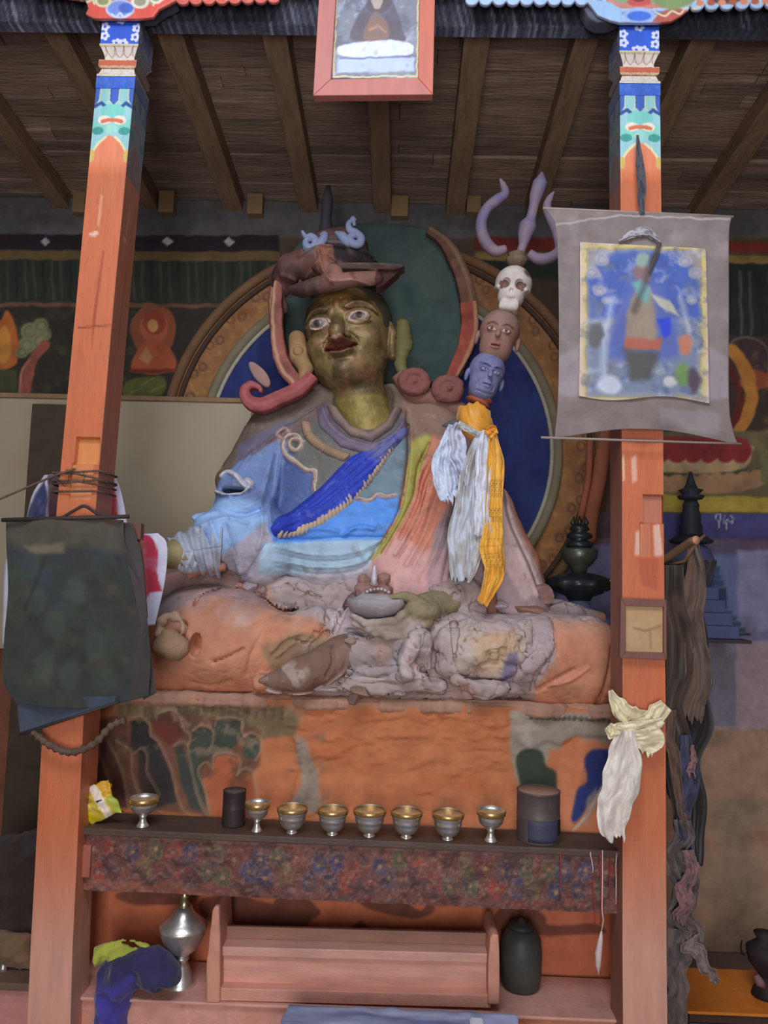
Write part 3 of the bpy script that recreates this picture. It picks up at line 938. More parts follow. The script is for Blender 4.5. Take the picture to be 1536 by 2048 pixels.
# ------------------------------------------------------------------ framed picture hung from the beam
t = thing('framed_picture', 'pink-framed sacred picture hanging from the top beam, tilted forward', 'picture', tuple(P(747, 188, 2.82)))
def fp(px, py, off=0.0):
    Y = 2.78 + (188 - py) * 0.0  # hangs against the beam
    return P(px, py, Y - off)
def quad_frame(o, i_, Yf, Yb):
    gs = []
    for a in range(4):
        b = (a + 1) % 4
        f_ = [P(*o[a], Yf), P(*o[b], Yf), P(*i_[b], Yf), P(*i_[a], Yf)]
        r_ = [P(*o[a], Yf) + Vector((0, Yb - Yf, 0)), P(*o[b], Yf) + Vector((0, Yb - Yf, 0)), P(*i_[b], Yf) + Vector((0, Yb - Yf, 0)), P(*i_[a], Yf) + Vector((0, Yb - Yf, 0))]
        gs.append(g_hex(f_, r_))
    return gs
out = [(646, -150), (873, -150), (866, 189), (626, 191)]
inn = [(678, -110), (842, -110), (836, 155), (662, 158)]
for k, gg in enumerate(quad_frame(out, inn, 2.76, 2.80)):
    mk('frame_rail', gg, M_COLUMN, t, col=[(188, 100, 76), (188, 102, 80), (180, 108, 96), (176, 108, 100)][k], smooth=False, bevel=0.003)
inn2 = [(672, -118), (846, -118), (840, 160), (658, 162)]
A = P(672, -118, 2.79); B = P(840, 160, 2.79)
g = g_slab(A.x - 0.02, B.x + 0.004, B.z, A.z, 2.785, 2.797, None, 0.0035)
p = Paint(g[0][:, 0], g[0][:, 2], (120, 122, 134), 2.785, warp=0.003, wscale=40)
p.speck((62, 66, 82), 22, 0.0, 0.7, 0.35, seed=3); p.speck((196, 204, 220), 26, 0.35, 0.7, 0.3, seed=4)
p.poly([(706, 84), (712, 40), (732, 8), (746, -10), (774, -12), (790, 14), (806, 60), (804, 84)], (88, 78, 88), 5, smooth=4)
p.poly([(728, 80), (738, 40), (752, 22), (770, 40), (778, 76)], (124, 96, 84), 4, smooth=4); p.ell(754, 4, 11, 15, (166, 150, 140), 3); p.line([(740, 60), (756, 52), (772, 64)], 6, (158, 120, 90), 3)
p.ell(755, -6, 34, 36, (92, 110, 140), 4, 0.5, ring=4)
p.poly([(678, 92), (720, 84), (780, 80), (822, 88), (826, 104), (800, 112), (700, 114), (676, 108)], (206, 216, 240), 4, smooth=4)
p.poly([(676, 118), (828, 114), (830, 142), (672, 146)], (172, 186, 220), 5); p.line([(680, 117), (820, 115)], 3, (96, 110, 150), 2)
p.speck((96, 110, 150), 40, 0.4, 0.5, 0.3, seed=14)
for q in ([(676, -100), (667, 154)], [(838, -100), (834, 152)], [(664, 154), (836, 152)]): p.line(q, 3.5, (206, 190, 140), 1.5); 
p.line([(671, -100), (662, 158)], 3, (60, 84, 150), 1.5)
mk('picture_sheet', g, M_GLOSS, t, col=p.C)
a_ = P(760, -150, 2.80)
mk('hanging_cord', g_tube([(a_.x, 2.80, a_.z - 0.05), (a_.x, 2.84, a_.z + 0.1)], 0.004, 6), M_ROPE, t)

# ================================================================== MANDORLA behind the statue
def arc_pts(cx, cy, rx, ry, a0, a1, n):
    return [(cx + rx * math.cos(math.radians(a)), cy - ry * math.sin(math.radians(a))) for a in np.linspace(a0, a1, n)]


def ring_tube(cx, cy, rx, ry, a0, a1, Y, r, n=70, flat=1.0):
    pts = arc_pts(cx, cy, rx, ry, a0, a1, n)
    return g_tube([P(x, y, Y) for x, y in pts], r, 10)


t = thing('mandorla', 'tall arched ochre and navy aureole on the wall behind the statue', 'aureole', tuple(P(760, 1180, 4.3)))
pl = arc_pts(763, 905, 446, 428, -50, 230, 90)
g = carved(pl, 4.33, 4.390, 0.011, None)
p = Paint(g[0][:, 0], g[0][:, 2], (140, 98, 64), 4.33, warp=0.004)
p.speck((160, 112, 62), 8, 0.1, 0.7, 0.4, seed=3).speck((124, 70, 44), 14, 0.3, 0.7, 0.3, seed=6)
p.speck((186, 140, 74), 26, 0.35, 0.7, 0.25, seed=16)
for a in np.arange(-46, 228, 9.5):
    for rr, o in ((391, 0), (402, 3)):
        x, y = 763 + (rr + 8) * math.cos(math.radians(a + o)), 903 - (rr - 12) * math.sin(math.radians(a + o))
        p.ell(x, y, 8, 7, (92, 60, 46), 3, .8, rot=a, ring=4)
mk('ochre_band', g, M_WALL, t, col=p.C)
mk('outer_rim', ring_tube(763, 903, 436, 418, -48, 228, 4.325, [0.030] * 70), mat('rim_brown', (116, 84, 58), rough=0.8), t)
mk('middle_rim', ring_tube(763, 903, 418, 401, -48, 228, 4.325, [0.016] * 70), mat('rim_dark', (70, 52, 42), rough=0.8), t)
mk('inner_rim', ring_tube(760, 905, 356, 342, -48, 228, 4.315, [0.030] * 70), mat('rim_olive', (122, 112, 90), rough=0.8), t)
mk('pale_fillet', ring_tube(760, 905, 344, 331, -48, 228, 4.305, [0.012] * 70), mat('rim_pale', (166, 160, 142), rough=0.8), t)
g = carved(arc_pts(760, 905, 352, 338, -50, 230, 80), 4.31, 4.345, 0.011, None)
p = Paint(g[0][:, 0], g[0][:, 2], (42, 50, 104), 4.31)
p.speck((26, 34, 78), 5, 0.0, 0.7, 0.5, seed=3).speck((54, 72, 136), 9, 0.3, 0.5, 0.4, seed=9, ax=2, az=0.5)
mk('navy_field', g, M_WALL, t, col=p.C)

# right hand red brown streamers beside the mandorla (painted plaster relief)
tag(mk('plaster_streamer', join(g_tube([P(x, y, 4.33) for x, y in sp([(1195, 700), (1208, 820), (1200, 940), (1182, 1030), (1176, 1085)], 6)], 0.045, 10),
                                g_tube([P(x, y, 4.31) for x, y in sp([(1180, 880), (1176, 960), (1160, 1040)], 6)], 0.02, 8)), mat('streamer_red', (158, 92, 66), rough=0.8)),
    'faded red plaster streamer running down the wall left of the right column', 'wall relief')

# ================================================================== HEAD HALO
t = thing('head_halo', 'green halo disc with a red rim behind the head of the statue', 'halo', tuple(P(745, 780, 4.2)))
hp = [(600, 770), (562, 720), (548, 650), (550, 580), (572, 520), (616, 470), (680, 450), (760, 446), (830, 452), (880, 470), (920, 520), (944, 580), (946, 650), (926, 715), (896, 762)]
g = carved(sp(hp, 4, True), 4.19, 4.24, 0.009, None)
p = Paint(g[0][:, 0], g[0][:, 2], (72, 88, 84), 4.19)
p.speck((36, 58, 56), 5, 0.0, 0.7, 0.5, seed=2).speck((98, 112, 98), 4, 0.2, 0.6, 0.5, seed=8).speck((66, 80, 106), 12, 0.45, 0.5, 0.4, seed=12, ax=2, az=.4)
mk('disc', g, M_WALL, t, col=p.C)
def strip_poly(pts, wds, n=6):
    q = sp(pts, n); W_ = np.interp(np.linspace(0, 1, len(q)), np.linspace(0, 1, len(wds)), wds)
    L_, R_ = [], []
    for i in range(len(q)):
        a, b = q[max(i - 1, 0)], q[min(i + 1, len(q) - 1)]
        dx, dy = b[0] - a[0], b[1] - a[1]; l = math.hypot(dx, dy) + 1e-9
        L_.append((q[i][0] - dy / l * W_[i] / 2, q[i][1] + dx / l * W_[i] / 2)); R_.append((q[i][0] + dy / l * W_[i] / 2, q[i][1] - dx / l * W_[i] / 2))
    return L_ + R_[::-1]


def flat_band(name, pts, wds, Y0, Y1, base, edge, root, side=1, soft=0.012, res=0.007, spk=None):
    g = carved(strip_poly(pts, wds), Y0, Y1, res, None, soft=soft)
    g = rough_up(g, 0.0035, 18, 6)
    p = Paint(g[0][:, 0], g[0][:, 2], base, Y0, warp=.004)
    p.speck([k_ * .72 for k_ in base], 12, .0, .9, .3, seed=4).speck(spk or [min(255, k_ * 1.18) for k_ in base], 16, .3, .8, .3, seed=14)
    off = [(a + side * wds[0] * .34, b) for a, b in sp(pts, 5)]
    p.line(off, max(wds) * .22, edge, 3, .85)
    return mk(name, g, M_CLAY, root, col=p.C)


flat_band('rim', [(606, 782), (580, 748), (560, 700), (551, 640), (551, 580), (562, 532)], [20, 26, 28, 28, 26, 18], 4.12, 4.18, (146, 84, 72), (186, 146, 112), t, -1)
flat_band('rim', [(856, 456), (890, 482), (916, 526), (932, 570), (938, 606)], [16, 24, 30, 34, 34], 4.12, 4.18, (112, 78, 64), (134, 108, 84), t, 1)
flat_band('rim', [(937, 600), (940, 650), (928, 700), (900, 758)], [34, 36, 32, 22], 4.12, 4.18, (164, 82, 68), (190, 146, 110), t, 1)

# ================================================================== STATUE
ST = thing('statue', 'large seated clay statue with gilded face, folded hat and blue robes', 'statue', tuple(P(700, 1395, 3.7)))
K = 3.7 / F


# ---- robe (torso, arms, cape)
def ellc(cx, cy, Y, rx, ry_, rz):   # pixel centred ellipsoid
    c = P(cx, cy, Y)
    return (c.x, c.y, c.z), (rx * K, ry_, rz * K)


G = Grid((P(330, 1100, 3.7).x, 3.28, P(700, 1235, 3.7).z), (P(1130, 1000, 3.7).x, 4.22, P(700, 745, 3.7).z), 0.0075)
def E(*a): return G.ell(*ellc(*a))
chest = E(700, 960, 3.98, 172, 0.30, 190)
belly = E(700, 1090, 3.90, 178, 0.34, 120)
f = smin(chest, belly, 0.10)
sh = G.chain([P(560, 866, 3.98), P(640, 816, 4.0), P(800, 806, 4.0), P(880, 850, 3.98)], [0.13, 0.13, 0.13, 0.15], k=0.03)
f = smin(f, sh, 0.10)
neckb = G.caps(P(725, 815, 4.02), P(725, 860, 3.98), 0.17, 0.24)
f = smin(f, neckb, 0.08)
# viewer's left arm: shoulder, elbow, wide sleeve, forearm reaching to the knee
armL = G.chain([P(545, 868, 3.97), P(500, 960, 3.86), P(486, 1040, 3.72)], [0.145, 0.155, 0.15], k=0.02)
f = smin(f, armL, 0.05)
slv = G.chain([P(486, 1040, 3.70), P(430, 1082, 3.58), P(380, 1112, 3.50)], [0.15, 0.125, 0.085], k=0.02)
f = smin(f, slv, 0.04)
f = smin(f, E(520, 1090, 3.66, 70, 0.14, 80), 0.05)
f = smin(f, G.caps(P(452, 960, 3.78), P(486, 1000, 3.74), 0.05, 0.09), 0.04)
f = smin(f, G.caps(P(394, 1034, 3.66), P(520, 1050, 3.66), 0.02, 0.09), 0.03)
# viewer's right: cape over the other arm
cape = G.chain([P(862, 846, 3.98), P(905, 930, 3.92), P(944, 1040, 3.86), P(985, 1150, 3.80), P(1010, 1240, 3.78)], [0.16, 0.19, 0.22, 0.24, 0.24], k=0.02)
f = smin(f, cape, 0.06)
f = smin(f, G.caps(P(800, 900, 3.86), P(800, 1200, 3.70), 0.10, 0.16), 0.08)
f = smin(f, G.caps(P(885, 1000, 3.78), P(860, 1220, 3.62), 0.10, 0.14), 0.06)

f = -smin(-f, G.ell(*ellc(728, 786, 3.74, 70, 0.26, 78)), 0.02)
f = -smin(-f, G.ell(*ellc(458, 986, 3.60, 26, 0.10, 9)), 0.01)
R = []
def rd(pts, wd, ht, smooth=6): R.append(bump2(sp(pts, smooth) if smooth else pts, wd, ht))
# cloud shaped edging of the short upper robe
cloud1 = [(602, 880), (582, 872), (572, 884), (586, 898), (598, 888), (594, 868), (574, 862), (560, 880), (566, 906), (590, 924), (612, 940), (628, 944), (628, 968), (632, 990)]
cloud2 = [(560, 846), (548, 858), (560, 870), (572, 858), (566, 848)]
cloud3 = [(712, 1000), (740, 1002), (754, 990), (770, 996), (790, 992)]
rd(cloud1, 6, 0.016); rd(cloud3, 6, 0.014); rd(cloud2, 5, 0.012)
scroll = [(440, 950), (452, 942), (472, 950), (486, 966), (500, 978), (506, 968), (496, 962)]
rd(scroll, 7, 0.022); rd([(430, 982), (455, 992), (490, 992), (508, 978)], 6, 0.025)
rd([(448, 980), (488, 984)], 9, -0.045)
for q in ([(500, 900), (480, 940), (470, 960)], [(540, 905), (530, 1000), (538, 1060), (530, 1100)], [(556, 905), (546, 1010), (560, 1080)], [(470, 1000), (500, 1020), (530, 1004)],
          [(400, 1046), (450, 1030), (500, 1040), (540, 1030)], [(420, 1060), (470, 1042), (510, 1052)], [(445, 1050), (460, 1090), (470, 1140)], [(470, 1052), (482, 1096), (490, 1150)],
          [(395, 1042), (384, 1030)]):
    rd(q, 6, 0.012)
rd([(460, 1030), (500, 1036), (528, 1024)], 8, -0.02)
for i in range(5):   # cuff rings
    x = 372 + i * 15
    rd([(x - 6, 1062 + i * -1), (x + 12, 1080), (x + 14, 1110), (x, 1140)], 4.5, 0.012)
    rd([(x + 1, 1064), (x + 19, 1082), (x + 21, 1110), (x + 7, 1140)], 3, -0.008)
# belly folds
rd([(560, 1075), (620, 1082), (700, 1078), (770, 1078)], 6, -0.014); rd([(600, 1068), (640, 1060), (680, 1066)], 6, 0.012); rd([(690, 1076), (720, 1056), (750, 1062)], 5, 0.014)
rd([(700, 1062), (760, 1058), (776, 1040)], 5, 0.008)
for k in range(4): rd([(560, 1096 + k * 13), (640, 1112 + k * 12), (720, 1104 + k * 12), (780 - k * 8, 1072 + k * 12)], 4, [0.007, -0.006][k % 2])
rd([(440, 1140), (500, 1150), (545, 1090)], 5, -0.016)
# cape edge and folds
rd([(816, 840), (818, 900), (812, 960), (800, 1020), (776, 1070), (742, 1120)], 5, -0.02)
rd([(860, 880), (838, 930), (828, 990), (806, 1040), (766, 1110)], 5, -0.018)
for i, q in enumerate(([(884, 900), (852, 970), (832, 1040), (790, 1110)], [(892, 940), (866, 1010), (846, 1070), (812, 1130)], [(900, 1000), (884, 1060), (862, 1120), (840, 1160)],
          [(880, 890), (848, 950), (836, 1000), (800, 1080)], [(1000, 960), (1010, 1040), (1040, 1120), (1070, 1190)], [(905, 1060), (892, 1120), (876, 1190)])):
    rd(q, 7, [0.013, 0.014, 0.012, -0.014, 0.012, -0.014][i])
    rd([(a + 12, b + 6) for a, b in q], 5, -0.010)
# neckline folds
rd([(640, 806), (660, 850), (700, 880), (760, 884), (800, 850), (810, 810)], 7, 0.012)
rd([(575, 838), (600, 820), (640, 800)], 8, -0.014); rd([(500, 905), (560, 850), (640, 800)], 5, 0.014)
def relief(X, Z):
    h = 0
    for r in R: h = h + r(X, Z)
    return h
ft = f - G.plane(relief) * np.clip((3.98 - G.y) / 0.12, 0, 1)
ft = ft.astype(np.float32)
gt = G.mesh(ft)
V = gt[0]
gt = rough_up(gt, 0.0035, 14, 5)


def paint_robe(V):
    p = Paint(V[:, 0], V[:, 2], (112, 96, 84), 3.7, warp=0.004, wscale=18)
    # shoulders and chest: dusty grey green
    p.poly([(560, 830), (640, 800), (800, 800), (830, 850), (800, 1000), (620, 1000), (560, 900)], (104, 104, 100), 8)
    p.poly([(430, 1000), (480, 900), (560, 836), (640, 800), (690, 800), (600, 850), (540, 880), (500, 920)], (122, 100, 98), 8)
    p.poly([(470, 880), (548, 836), (590, 830), (500, 900), (466, 960)], (104, 98, 116), 8)
    # sleeve blue
    p.poly([(455, 940), (500, 905), (552, 870), (576, 872), (572, 900), (630, 950), (634, 1000), (560, 1070), (540, 1120), (520, 1180), (330, 1180), (330, 1040), (400, 1000)], (116, 138, 184), 7)
    p.poly([(560, 900), (600, 930), (628, 960), (640, 1000), (560, 1062), (545, 1000)], (88, 108, 158), 10)
    p.poly([(380, 1050), (400, 1010), (470, 1000), (520, 1010), (545, 1040), (520, 1110), (470, 1130), (440, 1060)], (148, 182, 226), 10)
    p.poly([(330, 1060), (380, 1050), (430, 1060), (444, 1150), (330, 1170)], (176, 184, 196), 8)
    p.poly([(455, 1120), (540, 1050), (560, 1080), (540, 1160), (480, 1180)], (168, 162, 176), 10)
    # chest lower greenish, then bright blue belly, pale hem
    p.poly([(700, 1000), (760, 900), (812, 850), (806, 950), (796, 1000)], (112, 134, 146), 8)
    p.poly([(600, 860), (700, 900), (760, 900), (700, 960), (640, 1000), (626, 940), (585, 920)], (112, 110, 104), 8)
    p.poly([(550, 1060), (620, 1010), (720, 1000), (796, 992), (800, 1030), (776, 1085), (560, 1092)], (92, 152, 234), 7)
    p.poly([(550, 1060), (640, 1030), (620, 1075), (560, 1080)], (78, 120, 196), 8)
    p.poly([(540, 1088), (700, 1082), (784, 1078), (760, 1130), (700, 1190), (520, 1190), (530, 1120)], (168, 196, 216), 8)
    p.speck((146, 176, 190), 16, 0.1, 0.6, 0.4, seed=31, box=[(540, 1088), (770, 1080), (760, 1130), (540, 1140)])
    p.poly([(510, 1150), (700, 1145), (760, 1120), (760, 1240), (500, 1240)], (196, 190, 200), 12)
    p.speck((226, 226, 238), 18, 0.25, 0.8, 0.3, seed=21, box=[(540, 1140), (760, 1130), (740, 1200), (540, 1200)])
    # lapel and cape
    p.poly([(826, 780), (880, 830), (930, 850), (1130, 1000), (1130, 1260), (740, 1260), (745, 1120), (800, 1020), (820, 900)], (206, 136, 112), 5)
    p.poly([(826, 840), (872, 850), (852, 900), (836, 960), (822, 1010), (790, 1070), (760, 1120), (742, 1118), (784, 1060), (806, 1010), (816, 930)], (170, 164, 84), 4)
    p.poly([(800, 780), (880, 800), (940, 840), (880, 870), (850, 860), (818, 880)], (136, 108, 92), 12)
    p.poly([(740, 1130), (800, 1070), (860, 1120), (860, 1250), (740, 1250)], (214, 168, 164), 14, 0.8)
    p.poly([(870, 1060), (905, 1000), (925, 1040), (900, 1160), (862, 1220), (850, 1160)], (150, 130, 134), 10)
    p.poly([(940, 850), (1010, 930), (1040, 1080), (1100, 1190), (1100, 1260), (960, 1260), (900, 1200), (930, 1000), (905, 900)], (168, 142, 144), 12)
    p.poly([(985, 990), (1020, 1010), (1090, 1180), (1040, 1200), (990, 1120)], (206, 176, 170), 8, 0.8)
    p.line([(884, 880), (852, 950), (836, 1010), (800, 1080)], 5, (190, 104, 80), 5, .5)
    p.line([(892, 930), (862, 1010), (840, 1070), (806, 1130)], 5, (196, 114, 96), 5, .5)
    p.poly([(800, 1100), (900, 1100), (880, 1250), (780, 1250)], (208, 160, 158), 20, 0.5)
    # edging lines
    for q in (cloud1, cloud2, cloud3): p.line(sp(q, 5), 9, (176, 146, 138), 2)
    for q in (cloud1, cloud3): p.line(sp([(a + 3, b - 3) for a, b in q], 5), 2.5, (206, 196, 170), 1.5)
    p.line(sp(scroll, 5), 9, (206, 200, 204), 2); p.line([(428, 980), (455, 991), (490, 991), (508, 978)], 6, (206, 200, 190), 2)
    p.speck((190, 180, 172), 34, 0.62, 0.4, 0.2, seed=44); p.speck((96, 80, 74), 22, 0.6, 0.4, 0.25, seed=45)
    return p.C


mk('robe', gt, M_ROBE, ST, col=paint_robe)


def strip(poly, name, off, m, colf, rel=None, ymax=3.98):
    q = PX(poly, 3.7)
    d2 = G.plane(lambda X, Z: sdpoly(X, Z, q))
    rr = G.plane(rel) if rel is not None else 0
    edge = np.clip(-d2 / 0.02, 0, 1)          # rounded edges
    g = -smin(-(ft - off * np.sqrt(edge) - rr * edge), -d2.astype(np.float32), 0.006)
    g = np.maximum(g, -(ft + 0.02))           # thin: hollow towards the body
    g = np.maximum(g, G.y - ymax)
    gm = G.mesh(g.astype(np.float32))
    return mk(name, gm, m, ST, col=colf(gm[0]))


sash_p = [(552, 1062), (560, 1040), (636, 980), (700, 915), (760, 885), (800, 850), (818, 842), (818, 862), (776, 910), (740, 965), (700, 1010), (650, 1044), (600, 1066), (560, 1078)]
def srel(X, Z):
    h = 0
    for o in (-18, -6, 7, 18):
        h = h + bump2([(560 + o * .2, 1062 + o * .2), (640 + o * .5, 1008 + o * .5), (710 + o * .7, 945 + o * .7), (790 + o * .7, 872 + o * .7)], 4.5, 0.010)(X, Z)
    return h
def sashcol(V):
    p = Paint(V[:, 0], V[:, 2], (46, 66, 178), 3.7)
    p.poly([(730, 900), (820, 830), (830, 870), (760, 930)], (112, 112, 160), 20, 0.9)
    p.speck((34, 46, 132), 30, 0.3, 0.6, 0.3, seed=4, ax=1); p.speck((120, 140, 214), 40, 0.5, 0.6, 0.2, seed=8)
    return p.C
strip(sash_p, 'sash', 0.020, M_ROBE, sashcol, srel)
# rope braid along the sash
def rope_pts(pts, n): 
    q = sp(pts, 12); L = np.cumsum([0] + [math.dist(a, b) for a, b in zip(q[:-1], q[1:])])
    t = np.linspace(0, L[-1], n)
    return [(float(np.interp(a, L, [c[0] for c in q])), float(np.interp(a, L, [c[1] for c in q]))) for a in t]
def surf_y(px, py):
    """front surface depth of the robe at a picture point (plane 3.7)"""
    w_ = P(px, py, 3.7)
    i = int(round((w_.x - G.lo[0]) / G.h)); k = int(round((w_.z - G.lo[2]) / G.h))
    i = min(max(i, 0), G.n[0] - 1); k = min(max(k, 0), G.n[2] - 1)
    colm = ft[i, :, k]
    j = np.nonzero(colm < 0)[0]
    return G.lo[1] + G.h * (j[0] if len(j) else 80)
def braid(pts, n, r, name, col):
    gs = []
    q = rope_pts(pts, n)
    for i in range(n - 1):
        a, b = q[i], q[i + 1]
        y = surf_y((a[0] + b[0]) / 2, (a[1] + b[1]) / 2) - r * 0.5
        wa, wb = P(a[0], a[1], 3.7), P(b[0], b[1], 3.7)
        tx, tz = wb.x - wa.x, wb.z - wa.z; L = math.hypot(tx, tz)
        nx, nz = -tz / L, tx / L
        c = ((wa.x + wb.x) / 2, y, (wa.z + wb.z) / 2)
        # slanting strand
        dx, dz = tx / L * 0.6 + nx, tz / L * 0.6 + nz
        m_ = math.hypot(dx, dz); dx /= m_; dz /= m_
        gs.append(g_tube([(c[0] + dx * r * s, c[1] + (abs(s) ** 2) * r * 0.5, c[2] + dz * r * s) for s in (-1.15, -.8, -.3, .3, .8, 1.15)], [r * .15, r * .42, r * .5, r * .5, r * .42, r * .15], 7))
    mk(name, join(*gs), mat(name + '_paint', col, rough=0.7), ST)
braid([(566, 1070), (620, 1058), (670, 1030), (710, 990), (748, 940), (784, 885), (806, 862)], 40, 0.026, 'beaded_trim', (186, 164, 140))
braid([(608, 838), (616, 866), (640, 890), (672, 908), (694, 916)], 24, 0.024, 'rope_collar', (158, 130, 106))
# collar bands round the neck
def colcol(c1, c2):
    def fn(V):
        p = Paint(V[:, 0], V[:, 2], c1, 3.7); p.speck(c2, 24, 0.1, 0.7, 0.3, seed=4); return p.C
    return fn
strip([(626, 800), (636, 850), (680, 894), (742, 914), (790, 880), (816, 846), (812, 820), (790, 856), (744, 888), (700, 876), (664, 840), (650, 800)], 'outer_collar', 0.018, M_ROBE, colcol((122, 108, 128), (96, 80, 86)))
strip([(648, 796), (664, 838), (700, 872), (744, 884), (786, 852), (806, 806), (790, 796), (770, 838), (740, 862), (704, 850), (676, 806)], 'inner_collar', 0.026, M_ROBE, colcol((140, 118, 108), (112, 96, 112)))
strip([(690, 850), (716, 866), (744, 866), (768, 850), (766, 858), (744, 876), (714, 874)], 'white_neck_edge', 0.036, M_ROBE, colcol((206, 204, 208), (170, 166, 170)))
del G

# ---- head
def rotm(ax, ay, az):
    return Matrix.Rotation(az, 3, 'Z') @ Matrix.Rotation(ay, 3, 'Y') @ Matrix.Rotation(ax, 3, 'X')


HC = P(697, 682, 3.90)
HR = rotm(math.radians(-2), math.radians(-8), math.radians(-9))
HRi = [list(r) for r in HR.transposed()]


def to_world(V, C, Rm, s=1.0):
    A = np.array([list(r) for r in Rm])
    return (np.asarray(V) * s) @ A.T + np.array(tuple(C))


def bl(pts, wd, ht):
    q = sp(pts, 5)
    return lambda X, Z: ht * np.exp(-(sdline(X, Z, q) / wd * 1.6) ** 2)


def bg2(cx, cz, rx, rz, ht):
    return lambda X, Z: ht * np.exp(-((X - cx) / rx) ** 2 - ((Z - cz) / rz) ** 2)


def make_head():
    G = Grid((-0.26, -0.36, -0.66), (0.26, 0.30, 0.32), 0.0052)
    f = G.ell((0, 0.02, 0.06), (0.222, 0.25, 0.26))
    f = smin(f, G.ell((0, -0.015, -0.12), (0.198, 0.215, 0.185)), 0.05)
    f = smin(f, G.ell((0, -0.10, -0.215), (0.09, 0.10, 0.06)), 0.04)
    f = smin(f, G.caps((0.005, 0.03, -0.2), (0.055, 0.10, -0.62), 0.145, 0.15), 0.03)
    # nose
    f = smin(f, G.chain([(0, -0.20, 0.075), (0, -0.245, 0.0), (0, -0.285, -0.050)], [0.022, 0.030, 0.042]), 0.02)
    for s in (-1, 1):
        f = smin(f, G.ell((s * 0.044, -0.238, -0.058), (0.028, 0.032, 0.022)), 0.012)
        f = smin(f, G.ell((s * 0.105, -0.190, 0.036), (0.058, 0.04, 0.030)), 0.012)
        f = smin(f, G.ell((s * 0.12, -0.14, -0.06), (0.07, 0.07, 0.06)), 0.04)
    rel = [bl([(-0.045, 0.085), (-0.10, 0.108), (-0.155, 0.10), (-0.195, 0.06)], 0.022, 0.022), bl([(0.045, 0.085), (0.10, 0.112), (0.155, 0.108), (0.19, 0.075)], 0.022, 0.022),
           bl([(-0.05, -0.045), (-0.082, -0.08), (-0.085, -0.115)], 0.014, -0.012), bl([(0.05, -0.045), (0.082, -0.08), (0.085, -0.115)], 0.014, -0.012),
           bl([(-0.075, -0.108), (-0.03, -0.098), (0.0, -0.106), (0.03, -0.098), (0.075, -0.104)], 0.018, 0.024), bl([(-0.05, -0.140), (0, -0.150), (0.05, -0.138)], 0.020, 0.024),
           bl([(-0.075, -0.118), (-0.03, -0.122), (0, -0.127), (0.03, -0.122), (0.075, -0.114)], 0.007, -0.018), bg2(0, -0.172, 0.05, 0.012, -0.008), bg2(0, -0.225, 0.05, 0.04, 0.010),
           bl([(-0.155, 0.05), (-0.105, 0.068), (-0.055, 0.048), (-0.045, 0.022)], 0.008, 0.008), bl([(0.155, 0.05), (0.105, 0.068), (0.055, 0.048), (0.045, 0.022)], 0.008, 0.008),
           bl([(-0.155, 0.012), (-0.105, -0.002), (-0.055, 0.012)], 0.008, 0.008), bl([(0.155, 0.012), (0.105, -0.002), (0.055, 0.012)], 0.008, 0.008),
           bl([(-0.02, 0.10), (-0.025, 0.145)], 0.010, -0.008), bl([(0.02, 0.10), (0.022, 0.145)], 0.010, -0.008), bg2(0, 0.13, 0.02, 0.04, 0.006)]
    r = G.plane(lambda X, Z: sum(fn(X, Z) for fn in rel))
    f = f - r * np.clip((-0.05 - G.y) / 0.06, 0, 1)
    # ears with long lobes
    for s in (-1, 1):
        f = smin(f, G.chain([(s * 0.222, 0.02, 0.06), (s * 0.236, 0.03, 0.01), (s * 0.228, 0.02, -0.06), (s * 0.228, 0.0, -0.13)], [0.022, 0.024, 0.02, 0.022], 1.4), 0.012)
        f = np.maximum(f, -G.ell((s * 0.25, -0.03, 0.02), (0.015, 0.02, 0.03)))
    g = G.mesh(f)
    V = g[0]
    p = Paint(V[:, 0], V[:, 2], (132, 110, 70), 1, loc=True, warp=0.002, wscale=25)
    p.speck((84, 70, 46), 9, 0.0, 0.95, 0.25, seed=3).speck((158, 138, 84), 12, 0.25, 0.9, 0.2, seed=8).speck((160, 112, 90), 16, 0.3, 0.8, 0.2, seed=12)
    p.poly([(-0.3, -0.33), (0.3, -0.33), (0.3, -0.6), (-0.3, -0.6)], (158, 142, 70), .02, .6)
    p.poly([(-0.1, 0.17), (-0.03, 0.12), (0.03, 0.12), (0.1, 0.17), (0.08, 0.2), (-0.08, 0.2)], (156, 120, 62), .01, .6)
    for s, sz in ((-1, 1.0), (1, 0.92)):
        cx = s * 0.103; cz = 0.030 if s < 0 else 0.036
        def T(q): return [(cx + a * sz, cz + b * sz) for a, b in q]
        alm = T([(-0.060, -0.006), (-0.035, 0.018), (0, 0.028), (0.035, 0.02), (0.062, 0.0), (0.035, -0.018), (0, -0.026), (-0.035, -0.022)])
        f_ = V[:, 1] < -0.05
        q = Paint(V[f_, 0], V[f_, 2], (0, 0, 0), 1, loc=True); q.C = p.C[f_]
        q.poly(alm, (196, 172, 160), 0.004, smooth=3)
        q.poly(T([(-0.045, -0.004), (-0.02, 0.016), (0.01, 0.02), (0.04, 0.004), (0.02, -0.014), (-0.02, -0.018)]), (128, 114, 108), 0.004, smooth=3)
        q.ell(cx + 0.008 * s, cz + 0.002, 0.020 * sz, 0.020 * sz, (84, 66, 58), 0.003); q.ell(cx + 0.008 * s, cz + 0.002, 0.020, 0.020, (206, 190, 176), 0.002, 0.6, ring=0.003)
        q.ell(cx + 0.008 * s, cz + 0.002, 0.009, 0.009, (40, 30, 28), 0.003)
        q.line(sp(alm + alm[:1], 3), 0.0055, (196, 160, 146), 0.003)
        brow = [(s * 0.035, 0.088), (s * 0.06, 0.075), (s * 0.10, 0.088), (s * 0.15, 0.088), (s * 0.19, 0.062)]
        q.line(sp(brow, 4), 0.008, (70, 58, 34), 0.004)
